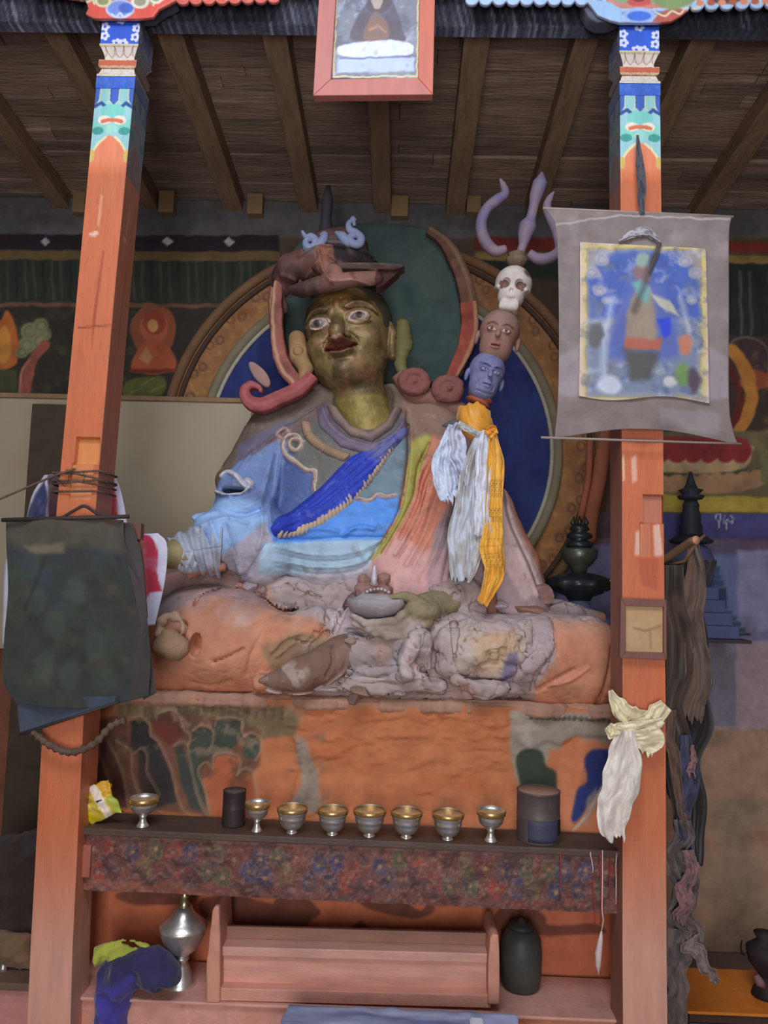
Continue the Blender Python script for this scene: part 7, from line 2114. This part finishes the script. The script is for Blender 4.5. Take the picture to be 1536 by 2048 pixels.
# ================================================================== LOWER ALTAR
PK = (208, 150, 134)
LT = thing('lower_altar', 'pink-orange plastered altar table below the shelf', 'altar', (P(640, 2040, 3.0).x, 3.15, 0.0))
zt_ = P(330, 2004, 3.0).z
def lowpaint(V):
    p = Paint(V[:, 0], V[:, 2], PK, 3.0); p.speck((180, 112, 90), 3, .1, .6, .4, seed=4); p.line([(365, 1990), (367, 2100)], 3, (150, 92, 80), 2, .7); p.line([(1110, 2005), (1112, 2100)], 3, (150, 92, 80), 2, .6)
    p.poly([(1000, 1900), (1300, 1900), (1300, 2200), (1000, 2200)], (188, 112, 82), 40, .7); return p.C
g = g_slab(P(100, 2010, 3.0).x, P(1290, 2010, 3.0).x, 0, zt_, 3.0, 3.285, lambda X, Z: .003 * fbm(X, X * 0, Z, 6, 2, 3), .012)
mk('plastered_front', g, M_CLAY, LT, col=lowpaint)
x0_, x1_ = P(130, 2010, 3.0).x, P(1280, 2010, 3.0).x
mk('top_slab', g_box(x0_, x1_, 2.985, 3.285, zt_, zt_ + .012), mat('altar_top_pink', (204, 150, 136), rough=.7, bump=.4), LT, smooth=False, bevel=.004)
ZT = zt_ + .012

# stepped back piece on the table
SB = thing('stepped_stand', 'pink-orange stepped wooden stand on the altar table below the shelf', 'stand', (P(700, 1980, 3.1).x, 3.1, ZT))
PC = mat('stand_paint', rough=.6, bump=.35, bscale=30)
def standcol(base, box=None):
    def fn(V):
        p = Paint(V[:, 0], V[:, 2], base, 3.0); p.speck([k_ * .86 for k_ in base], 3, .0, .7, .5, seed=9, az=2.5); return p.C
    return fn
def sidepost(x0, x1, ytop, lean):
    pl = [(x0 + lean, ytop + 10), (x0 + lean + 6, ytop), (x1 - 2, ytop + 3), (x1, ytop + 60), (x1, 2010), (x0, 2010), (x0, 1930)]
    return carved(pl, 2.985, 3.20, .0065, None, smooth=0)
for x0, x1, yt, ln in ((412, 440, 1812, 12), (976, 1000, 1868, 4)):
    g = sidepost(x0, x1, yt, ln)
    g = (np.column_stack([g[0][:, 0], g[0][:, 1], np.maximum(g[0][:, 2], ZT + .0005)]), g[1])
    mk('side_board', g, PC, SB, col=standcol((204, 144, 122)))
def band_(y0, y1, Y0, Y1, c, nm):
    a_, b_ = P(436, y0, Y0), P(982, y0 + (982 - 436) * .027, Y0); c_, d_ = P(436, y1, Y0), P(982, y1 + (982 - 436) * .027, Y0)
    zs = [max(q.z, ZT + .001) for q in (a_, b_, d_, c_)]
    g = g_hex([(a_.x, Y0, zs[0]), (b_.x, Y0, zs[1]), (b_.x, Y0, zs[2]), (a_.x, Y0, zs[3])], [(a_.x, Y1, zs[0]), (b_.x, Y1, zs[1]), (b_.x, Y1, zs[2]), (a_.x, Y1, zs[3])])
    mk(nm, g, mat('%s_paint' % nm if nm + '_paint' not in bpy.data.materials else nm + '_paint2', c, rough=.6, stretch=(.6, 3, 3)), SB, smooth=False, bevel=.003)
band_(1893, 1912, 3.03, 3.10, (200, 150, 134), 'upper_step')
band_(1910, 1982, 3.045, 3.06, (206, 150, 132), 'riser_board')
band_(1976, 2002, 3.0, 3.20, (206, 146, 128), 'lower_step')
band_(1852, 1892, 3.10, 3.118, (150, 108, 92), 'back_board')

# silver ewer
EY = 3.10
e = P(360, 1986, EY)
EW = thing('ewer', 'tall silver metal ewer with a long neck standing on the altar table', 'ewer', (e.x, EY, ZT))
k = EY / F
def pr(l): return [(a * k + 1e-5, b * k) for a, b in l]
mk('body', g_lathe(pr([(0, 48), (10, 50), (14, 56), (26, 66), (36, 80), (42, 94), (44, 104), (45, 108), (43, 111), (36, 118), (26, 126), (18, 136), (14, 144), (0, 146)]), 48, (e.x, EY, ZT)), M_METAL, EW)
mk('foot', g_lathe(pr([(0, 0), (27, 0), (28, 3), (24, 8), (20, 22), (14, 36), (10, 44), (14, 48), (14, 52), (0, 52)]), 40, (e.x, EY, ZT)), M_METAL, EW)
mk('neck', g_lathe(pr([(0, 138), (13, 140), (9, 150), (7, 160), (10, 163), (7, 167), (6, 190), (8, 196), (12, 206), (20, 214), (20, 216), (17, 216), (9, 207), (0, 204)]), 32, (e.x, EY, ZT)), mat('worn_tin_brassy', (176, 166, 130), rough=.3, metal=.9), EW)


# cloths on the table
def cloth_heap(name, label, pts, Y0, Y1, amp, colr, mt, seed, hang=None, nf=9):
    """rumpled cloth: closed blob whose outline follows picture points, with folds on its surface"""
    q = PX(pts, Y0)
    xs = [a for a, _ in q]; zs = [b for _, b in q]
    G = Grid((min(xs) - .03, Y0 - .06, min(zs) - .03), (max(xs) + .03, Y1 + .06, max(zs) + .03), .006)
    X2, Z2 = G.X2, G.Z2
    d2 = sdpoly(X2, Z2, q)
    fold = amp * (1.1 - 3.2 * np.abs(fbm(X2 + .4 * Z2, X2 * 0, Z2 * .7 - .4 * X2, nf, 2, seed)))
    th = (Y1 - Y0) / 2
    yc = (Y0 + Y1) / 2
    prof = np.sqrt(np.clip(-d2 / .05, 0, 1)) * th
    f = np.abs(G.y - yc) - (prof + fold * np.clip(-d2 / .02, 0, 1))[:, None, :]
    f = np.maximum(f, d2[:, None, :])
    g = rough_up(G.mesh(f.astype(np.float32)), .006, 18, seed)
    p = Paint(g[0][:, 0], g[0][:, 2], colr[0], Y0); p.speck(colr[1], 9, .1, .6, .4, seed=seed).speck(colr[2], 14, .3, .5, .3, seed=seed + 2)
    if name == 'purple_cloth': p.poly([(150, 1985), (260, 1960), (260, 2100), (150, 2100)], (72, 66, 160), 20, .8)
    o = mk(name, g, mt, col=p.C)
    tag(o, label, 'cloth')
    return o
cloth_heap('purple_cloth', 'dark purple-blue cloth heaped on the altar table and hanging down beside the left column',
           [(178, 1960), (196, 1940), (240, 1925), (262, 1915), (300, 1912), (318, 1925), (346, 1960), (348, 1985), (320, 1996), (300, 2008), (262, 1998), (250, 2010), (240, 2060), (240, 2110), (174, 2110), (176, 2020)], 2.92, 3.08, .024,
           [(50, 45, 84), (36, 32, 62), (70, 66, 118)], M_CLOTH, 3)
cloth_heap('yellow_green_cloth', 'yellow-green cloth crumpled on top of the purple cloth', [(176, 1906), (196, 1897), (224, 1892), (236, 1888), (270, 1894), (290, 1902), (294, 1920), (262, 1916), (240, 1924), (226, 1934), (204, 1936), (180, 1946)], 2.97, 3.06, .02,
           [(164, 170, 66), (140, 144, 52), (186, 190, 96)], M_CLOTH, 8, nf=13)
cloth_heap('black_cloth', 'small black cloth tucked between the purple cloth and the ewer', [(288, 1910), (306, 1902), (318, 1916), (330, 1936), (338, 1956), (318, 1950), (300, 1930)], 3.01, 3.07, .012, [(44, 36, 54), (30, 26, 36), (60, 54, 72)], M_CLOTH, 12)

# dark jar on the right of the table
jy = 3.195; c = P(1041, 1984, jy); k = jy / F * .92
t = thing('clay_jar', 'squat black-green jar on the altar table right of the stepped stand', 'jar', (c.x, jy, ZT))
jm = mat('jar_dark', (66, 66, 62), rough=.5, bump=.5, bscale=30)
mk('jar_body', g_lathe([(a * k + 1e-5, b * k) for a, b in ((0, 0), (34, 0), (39, 6), (42, 30), (43, 70), (40, 96), (30, 112), (22, 116), (0, 116))], 44, (c.x, jy, ZT)), jm, t)
mk('jar_lid', g_lathe([(a * k + 1e-5, b * k) for a, b in ((0, 112), (24, 114), (27, 119), (22, 125), (8, 128), (5, 134), (0, 136))], 36, (c.x, jy, ZT)), mat('jar_lid_dark', (52, 52, 50), rough=.6), t)

# cloth covered bench in front, at the bottom of the picture
bt = thing('covered_bench', 'low bench under a faded blue and white cloth at the bottom edge', 'bench', (P(790, 2040, 2.75).x, 2.62, 0.0))
z0 = P(790, 2016, 2.80).z
A, B = P(572, 2016, 2.80), P(1030, 2024, 2.80)
def bc(u, v):
    x = A.x + (B.x - A.x) * u
    s_ = v * .62
    top = s_ < .34
    y = np.where(top, 2.80 - s_, 2.46 - .01 * np.sin(u * 40) * (s_ - .34))
    z = np.where(top, z0 + .004 * vn(u * 5, v * 5, u * 0, 3, 4) - .006 * np.abs(u - .5), z0 - (s_ - .34) * 1.0)
    return x + .01 * vn(u * 0, v, u * 0, 6, 3) * (np.abs(u - .5) > .4), y, z
g = g_grid(bc, 70, 60, .006)
u = np.repeat(np.linspace(0, 1, 70), 60); v = np.tile(np.linspace(0, 1, 60), 70)
p = Paint(np.concatenate([u, u]), np.concatenate([v, v]), (140, 146, 180), 1, loc=True); p.speck((70, 74, 116), 5, 0, .8, .3, seed=3, ax=.6, az=3).speck((206, 210, 226), 6, .3, .8, .3, seed=8, ax=.6, az=3)
p.poly([(.84, -1), (2, -1), (2, 2), (.84, 2)], (170, 174, 214), .03)
mk('draped_cloth', g, M_CLOTH, bt, col=p.C)
mk('bench_frame', g_box(A.x + .02, B.x - .02, 2.48, 2.79, 0, z0 - .012), mat('bench_wood', (110, 76, 60), rough=.7), bt, smooth=False, bevel=.005)
q = P(952, 2032, 2.72)
tag(mk('folded_paper', join(g_box(q.x - .022, q.x + .024, 2.66, 2.72, z0 + .006, z0 + .02), g_box(q.x - .018, q.x + .02, 2.665, 2.715, z0 + .02, z0 + .026)), mat('white_paper', (226, 226, 236), rough=.6), smooth=False, bevel=.002),
    'small white folded paper with a yellowed top lying on the blue bench cloth', 'paper')

# ================================================================== RIGHT SIDE
# framed card on the right column
t = thing('framed_card', 'blank yellowed card in a brown frame fixed to the right column', 'picture', tuple(P(1288, 1318, 2.88)))
o_ = [(1242, 1196), (1333, 1200), (1334, 1320), (1240, 1316)]; i_ = [(1252, 1212), (1328, 1214), (1328, 1306), (1252, 1304)]
for gg in quad_frame(o_, i_, 2.868, 2.897): mk('frame_rail', gg, bpy.data.materials.get('card_frame') or mat('card_frame', (122, 82, 74), rough=.6), t, smooth=False, bevel=.002)
a, b = P(1250, 1210, 2.885), P(1330, 1308, 2.885)
g = g_slab(a.x, b.x, b.z, a.z, 2.884, 2.896, None, .003); p = Paint(g[0][:, 0], g[0][:, 2], (186, 150, 108), 2.884)
p.speck((160, 124, 88), 16, .0, .6, .4, seed=4).line([(1268, 1256), (1290, 1262), (1320, 1252)], 5, (140, 108, 76), 4, .7).line([(1300, 1262), (1302, 1296)], 5, (150, 116, 84), 4, .6)
mk('card', g, M_GLOSS, t, col=p.C)

# dark bronze finial vase behind the right knee
VY = 3.88; k = VY / F; c = P(1158, 1250, VY)
t = thing('bronze_finial_vase', 'dark bronze stacked vase with crown finial behind the right knee of the statue', 'vase', (c.x, VY, c.z - .02))
def pv(l): return [(a * k + 1e-5, b * k) for a, b in l]
cc_ = (c.x, VY, c.z)
mk('lotus_base', g_lathe(pv([(0, 48), (20, 48), (24, 56), (40, 62), (58, 72), (64, 80), (58, 90), (40, 98), (24, 102), (0, 104)]), 48, cc_, 12, .08), M_DARKM, t)
mk('pale_foot', g_lathe(pv([(0, 0), (66, 0), (60, 12), (44, 24), (24, 34), (18, 50), (0, 50)]), 40, cc_), mat('foot_blue', (116, 128, 156), rough=.5), t)
mk('bowl', g_lathe(pv([(0, 100), (14, 102), (16, 112), (26, 120), (34, 132), (36, 146), (34, 150), (26, 152), (0, 154)]), 44, cc_), mat('bronze_olive', (96, 100, 88), rough=.35, metal=.6), t)
mk('stacked_rings', g_lathe(pv([(0, 150), (24, 152), (27, 158), (22, 164), (14, 168), (26, 172), (24, 180), (12, 184), (20, 188), (16, 196), (8, 198), (0, 199)]), 40, cc_), M_DARKM, t)
for i in range(6):
    a = i * math.pi / 3 + .3
    mk('crown_point', g_tube([(c.x + 8 * k * math.cos(a), VY + 8 * k * math.sin(a), c.z + 194 * k), (c.x + 16 * k * math.cos(a), VY + 16 * k * math.sin(a), c.z + 202 * k), (c.x + 12 * k * math.cos(a), VY + 12 * k * math.sin(a), c.z + 214 * k)], [.008, .012, .003], 8), M_DARKM, t)
a_, b_ = P(1080, 1254, VY), P(1250, 1254, VY)
tag(mk('clay_ledge', g_box(a_.x, b_.x, 3.76, 4.02, ZB - .2, c.z - .002), mat('ledge_clay', (110, 104, 118), rough=.9), smooth=False, bevel=.01), 'grey-blue clay ledge behind the statue knee carrying the dark bronze vase', 'ledge')
a_, b_ = P(1215, 1190, 3.8), P(1230, 1150, 3.8)
tag(mk('thin_metal_pin', g_tube([P(1208, 1184, 3.8), P(1216, 1168, 3.8), P(1228, 1150, 3.8)], [.008, .004, .006], 8), M_METAL), 'thin bright metal pin sticking up right of the dark bronze vase', 'pin')

# dark stupa spire against the wall at right, with blue stepped body
sy = 4.2; k = sy / F; c = P(1384, 1272, sy)
t = thing('small_stupa', 'dark-spired stupa standing by the wall right of the right column', 'stupa', (c.x, sy, c.z))
c0 = (c.x, sy, c.z)
def ps(l): return [(a * k + 1e-5, b * k) for a, b in l]
mk('spire', g_lathe(ps([(0, 196), (24, 198), (20, 206), (22, 214), (18, 224), (19, 236), (15, 250), (16, 258), (11, 268), (0, 270)]), 28, c0), mat('spire_dark', (46, 48, 58), rough=.6), t)
mk('spire_crown', g_lathe(ps([(0, 266), (20, 270), (24, 276), (14, 280), (22, 288), (12, 292), (8, 302), (5, 314), (3, 324), (0, 326)]), 28, c0, 8, .1), bpy.data.materials['spire_dark'], t)
mk('parasol_disc', g_lathe(ps([(0, 180), (38, 182), (42, 187), (34, 192), (24, 198), (0, 200)]), 36, c0), bpy.data.materials['spire_dark'], t)
mk('dome', g_lathe(ps([(0, 96), (36, 98), (42, 120), (44, 146), (36, 168), (22, 180), (0, 184)]), 36, c0), mat('stupa_blue', (84, 90, 128), rough=.6), t)
for i in range(4):
    hw = 66 - i * 9
    mk('step', g_box(c.x - hw * k, c.x + hw * k, sy - hw * k * .9, sy + hw * k * .9, c.z + i * 24 * k, c.z + (i + 1) * 24 * k), bpy.data.materials['stupa_blue'], t, smooth=False, bevel=.004)
a_, b_ = P(1250, 1272, sy), P(1470, 1272, sy)
tag(mk('wall_shelf', g_box(a_.x, b_.x, 4.0, 4.40, c.z - .02, c.z - .001), mat('dark_shelf', (70, 60, 64), rough=.8), smooth=False, bevel=.003), 'thin dark ledge on the wall under the dark-spired stupa', 'shelf')

# sooty cloth bundle hanging from a stick by the right column
t = thing('cloth_bundle', 'long sooty brown cloth bundle hanging from a stick right of the right column', 'cloth bundle', tuple(P(1370, 2030, 3.2)))
BR = silk((78, 62, 52), (52, 42, 36)); BD = silk((48, 40, 42), (36, 30, 30)); BRt = silk((112, 88, 74), (84, 66, 56)); BPk = silk((150, 108, 108), (110, 84, 84)); BGr = silk((116, 100, 94), (84, 74, 74)); BBl = silk((76, 76, 104), (50, 48, 64))
def dark(nm_, path, wd, Y, folds, amp, c, **kw):
    kw.setdefault('kw_wob', .3); kw.setdefault('fray', 14)
    g, C = scarf(path, [w_ * 1.12 for w_ in wd], Y, folds, amp, None, c, **kw); mk(nm_, g, M_CLOTH, t, col=C)
dark('outer_drape', [(1362, 1120), (1362, 1250), (1366, 1400), (1370, 1520), (1386, 1640), (1396, 1735)], [90, 84, 88, 90, 60, 30], 3.26, 3, .03, BD, seed=2, n=120, nu=40)
dark('inner_drape', [(1388, 1090), (1386, 1200), (1388, 1300), (1390, 1400), (1388, 1440)], [20, 44, 46, 50, 44], 3.20, 2.5, .022, BRt, seed=3, n=90, nu=34)
dark('inner_drape', [(1350, 1130), (1352, 1260), (1350, 1400), (1348, 1520), (1362, 1650)], [40, 50, 46, 44, 24], 3.19, 2.5, .022, BR, seed=5, n=90, nu=34)
dark('thin_strand', [(1345, 1420), (1344, 1500), (1356, 1590), (1370, 1640)], [20, 22, 18, 10], 3.15, 1.4, .010, BRt, seed=6)
dark('blue_rag', [(1372, 1470), (1378, 1560), (1370, 1620), (1374, 1700)], [20, 30, 26, 20], 3.16, 1.5, .012, BBl, seed=8)
dark('pink_rag', [(1384, 1490), (1386, 1520), (1384, 1548)], [6, 12, 16], 3.14, 1, .006, BPk, seed=9)
dark('lower_rag', [(1366, 1640), (1362, 1700), (1372, 1760), (1364, 1820), (1370, 1880)], [30, 46, 50, 44, 54], 3.15, 3, .022, BGr, seed=10, ruf=.02)
dark('pink_rag', [(1376, 1700), (1378, 1750), (1370, 1800), (1362, 1840)], [22, 26, 34, 26], 3.12, 2, .014, BPk, seed=12, ruf=.015)
dark('lower_rag', [(1366, 1860), (1356, 1930), (1356, 2000), (1358, 2080)], [60, 44, 36, 34], 3.14, 2.4, .018, BGr, seed=13, ruf=.012)
dark('lower_rag', [(1376, 1880), (1396, 1910), (1414, 1936), (1436, 1962)], [40, 26, 20, 12], 3.13, 1.4, .012, silk((136, 118, 116), (110, 92, 90)), seed=14, ruf=.008)
st_ = mat('stick_wood', (120, 92, 70), rough=.8)
mk('stick', g_tube([P(1290, 1140, 3.30), P(1345, 1108, 3.2), P(1384, 1082, 3.08), P(1392, 1080, 3.06)], [.018, .018, .017, .017], 12), st_, t)
mk('stick', g_tube([P(1330, 1130, 3.28), P(1368, 1122, 3.18), P(1398, 1080, 3.22), P(1410, 1070, 3.22)], [.008, .008, .008, .007], 8), st_, t)
mk('stick_end', g_tube([P(1391, 1080.5, 3.062), P(1393, 1080, 3.056)], .0175, 14), mat('cut_wood', (196, 140, 108), rough=.8), t)
t = None

# orange lectern corner and dark lamp, bottom right
t = thing('offering_table', 'low orange table top at the bottom right corner', 'table', tuple(P(1480, 2060, 3.4)))
zq = P(1460, 2026, 3.35).z
x0, x1 = P(1376, 2034, 3.35).x, P(1660, 2034, 3.35).x
mk('tabletop', g_box(x0, x1, 3.35, 3.72, zq - .012, zq), mat('orange_top', (214, 124, 44), rough=.5), t, smooth=False, bevel=.003)
mk('dark_apron', g_box(x0 + .01, x1, 3.36, 3.70, zq - .05, zq - .0125), mat('apron_dark', (74, 52, 44), rough=.7), t, smooth=False, bevel=.003)
mk('cloth_front', g_box(x0 + .01, x1 + .0, 3.352, 3.358, .02, zq - .0505), mat('front_cloth', (130, 120, 124), rough=.8), t, smooth=False)
for xx in (x0 + .03, x1 - .03):
    for yy in (3.40, 3.68): mk('table_leg', g_box(xx - .02, xx + .02, yy - .02, yy + .02, 0, zq - .05), bpy.data.materials['apron_dark'], t, smooth=False)
c = P(1532, 1995, 3.5)
t = thing('dark_lamp', 'small black lamp figure on the orange table at the right edge', 'lamp', (c.x, 3.5, zq))
k = 3.5 / F
mk('lamp_base', g_lathe([(a * k + 1e-5, b * k) for a, b in ((0, 0), (26, 0), (22, 12), (10, 26), (14, 40), (30, 60), (34, 84), (24, 92), (14, 100), (20, 112), (0, 116))], 20, (c.x, 3.5, zq)), mat('lamp_black', (44, 34, 38), rough=.7), t)
mk('rosy_petal', g_tube([P(1512, 1950, 3.42), P(1520, 1965, 3.41), P(1530, 1975, 3.42)], [.012, .02, .008], 8), mat('petal', (130, 96, 96), rough=.8), t)
# thin hook wire on the wall
tag(mk('wall_wire', g_tube([P(x, y, 4.38) for x, y in sp([(1484, 1880), (1482, 1898), (1492, 1912), (1520, 1920)], 5)], .003, 6), mat('wire_dark', (52, 46, 44))), 'thin curved dark wire on the brown wall at the lower right', 'wire')

# ================================================================== LEFT SIDE
t = thing('wall_panel', 'plain greyish-tan painted panel on the wall left of the statue', 'panel', tuple(P(300, 1300, 4.23)))
a, b = P(-200, 800, 4.22), P(484, 1230, 4.22)
zt2 = P(484, 806, 4.22).z; b.z = P(100, 1300, 4.22).z
g = g_slab(a.x, b.x, b.z, zt2, 4.225, 4.245, None, .02); p = Paint(g[0][:, 0], g[0][:, 2], (164, 150, 126), 4.22)
p.speck((138, 112, 84), 2.5, .0, .6, .5, seed=5)
mk('board', g, mat('panel_paint', rough=.28, bump=.08, bscale=4, var=.05, vscale=2, spec=.6), t, col=p.C, smooth=False)
mk('batten', g_box(a.x + .2, b.x - .2, 4.2455, 4.39, b.z + .1, b.z + .16), bpy.data.materials['pale_timber'], t, smooth=False)
mk('batten', g_box(a.x + .2, a.x + .8, 4.2455, 4.39, zt2 - .16, zt2 - .10), bpy.data.materials['pale_timber'], t, smooth=False)
tm = mat('panel_trim', (136, 104, 78), rough=.6)
mk('top_trim', g_box(a.x, b.x, 4.212, 4.245, zt2, zt2 + .028), tm, t, smooth=False, bevel=.003)
mk('side_trim', g_box(b.x, b.x + .03, 4.212, 4.245, b.z, zt2 + .028), tm, t, smooth=False, bevel=.003)
a, b = P(74, 812, 4.18), P(132, 1300, 4.18)
tag(mk('wooden_post', g_box(a.x, b.x, 4.12, 4.205, 0, a.z), mat('post_dark', (70, 58, 46), rough=.8), smooth=False, bevel=.006), 'dark square post in front of the tan panel, behind the left column', 'post')
a, b = P(-60, 1130, 4.0), P(110, 1130, 4.0)
# low ledge with small metal cups at the left edge
Yl = 3.3
zl = P(30, 1962, Yl).z
x0, x1 = P(-150, 1962, Yl).x, P(62, 1962, Yl).x
t = thing('side_altar', 'pink plastered side ledge at the lower left corner', 'ledge', ((x0 + x1) / 2, Yl + .2, 0.0))
mk('plaster_front', g_box(x0, x1, Yl, Yl + .5, 0, zl - .03), mat('side_pink', (196, 136, 128), rough=.7), t, smooth=False, bevel=.004)
mk('brown_top', g_box(x0, x1 + .01, Yl - .02, Yl + .5, zl - .03, zl), mat('side_brown', (116, 92, 76), rough=.8), t, smooth=False, bevel=.004)
cc2 = P(6, 1944, Yl + .08); k = (Yl + .08) / F
t = thing('metal_cup', 'small shiny metal cup on the pink side ledge at the left edge', 'cup', (cc2.x, Yl + .08, zl))
mk('cup_bowl', g_lathe([(a * k + 1e-5, b * k) for a, b in ((0, 14), (6, 15), (11, 22), (14, 34), (13, 36), (10, 24), (0, 18))], 28, (cc2.x, Yl + .08, zl)), M_METAL, t)
mk('cup_foot', g_lathe([(a * k + 1e-5, b * k) for a, b in ((0, 0), (9, 0), (6, 6), (5, 14), (0, 16))], 24, (cc2.x, Yl + .08, zl)), M_METAL, t)
def heap(pts, Y0, Y1, c, nm, lb, cat, seed, res=.01):
    q = PX(pts, Y0); xs = [a for a, _ in q]; zs = [b for _, b in q]
    G = Grid((min(xs) - .03, Y0 - .05, min(zs) - .03), (max(xs) + .03, Y1 + .05, max(zs) + .03), res)
    d2 = sdpoly(G.X2, G.Z2, q); th = (Y1 - Y0) / 2
    f = np.maximum(np.abs(G.y - (Y0 + Y1) / 2) - (np.sqrt(np.clip(-d2 / .12, 0, 1)) * th + .03 * fbm(G.X2, G.X2 * 0, G.Z2, 9, 3, seed))[:, None, :], d2[:, None, :])
    g = rough_up(G.mesh(f.astype(np.float32)), .012, 14, seed)
    p = Paint(g[0][:, 0], g[0][:, 2], c[0], Y0); p.speck(c[1], 9, .0, .7, .4, seed=seed).speck(c[2], 12, .3, .6, .3, seed=seed + 4)
    return tag(mk(nm, g, M_CLOTH, col=p.C), lb, cat)
heap([(-60, 1700), (20, 1690), (70, 1690), (72, 1800), (68, 1870), (64, 1925), (-60, 1922)], 3.42, 3.80, [(56, 44, 38), (36, 32, 30), (60, 68, 84)], 'dark_bundle', 'dark heap of old cloth on the side ledge left of the left column', 'cloth heap', 4)
heap([(-30, 1880), (20, 1872), (50, 1880), (56, 1946), (-30, 1943)], 3.36, 3.46, [(130, 102, 76), (104, 84, 62), (150, 122, 92)], 'straw_bundle', 'tan straw-coloured bundle behind the small cup at the left edge', 'bundle', 9, .008)
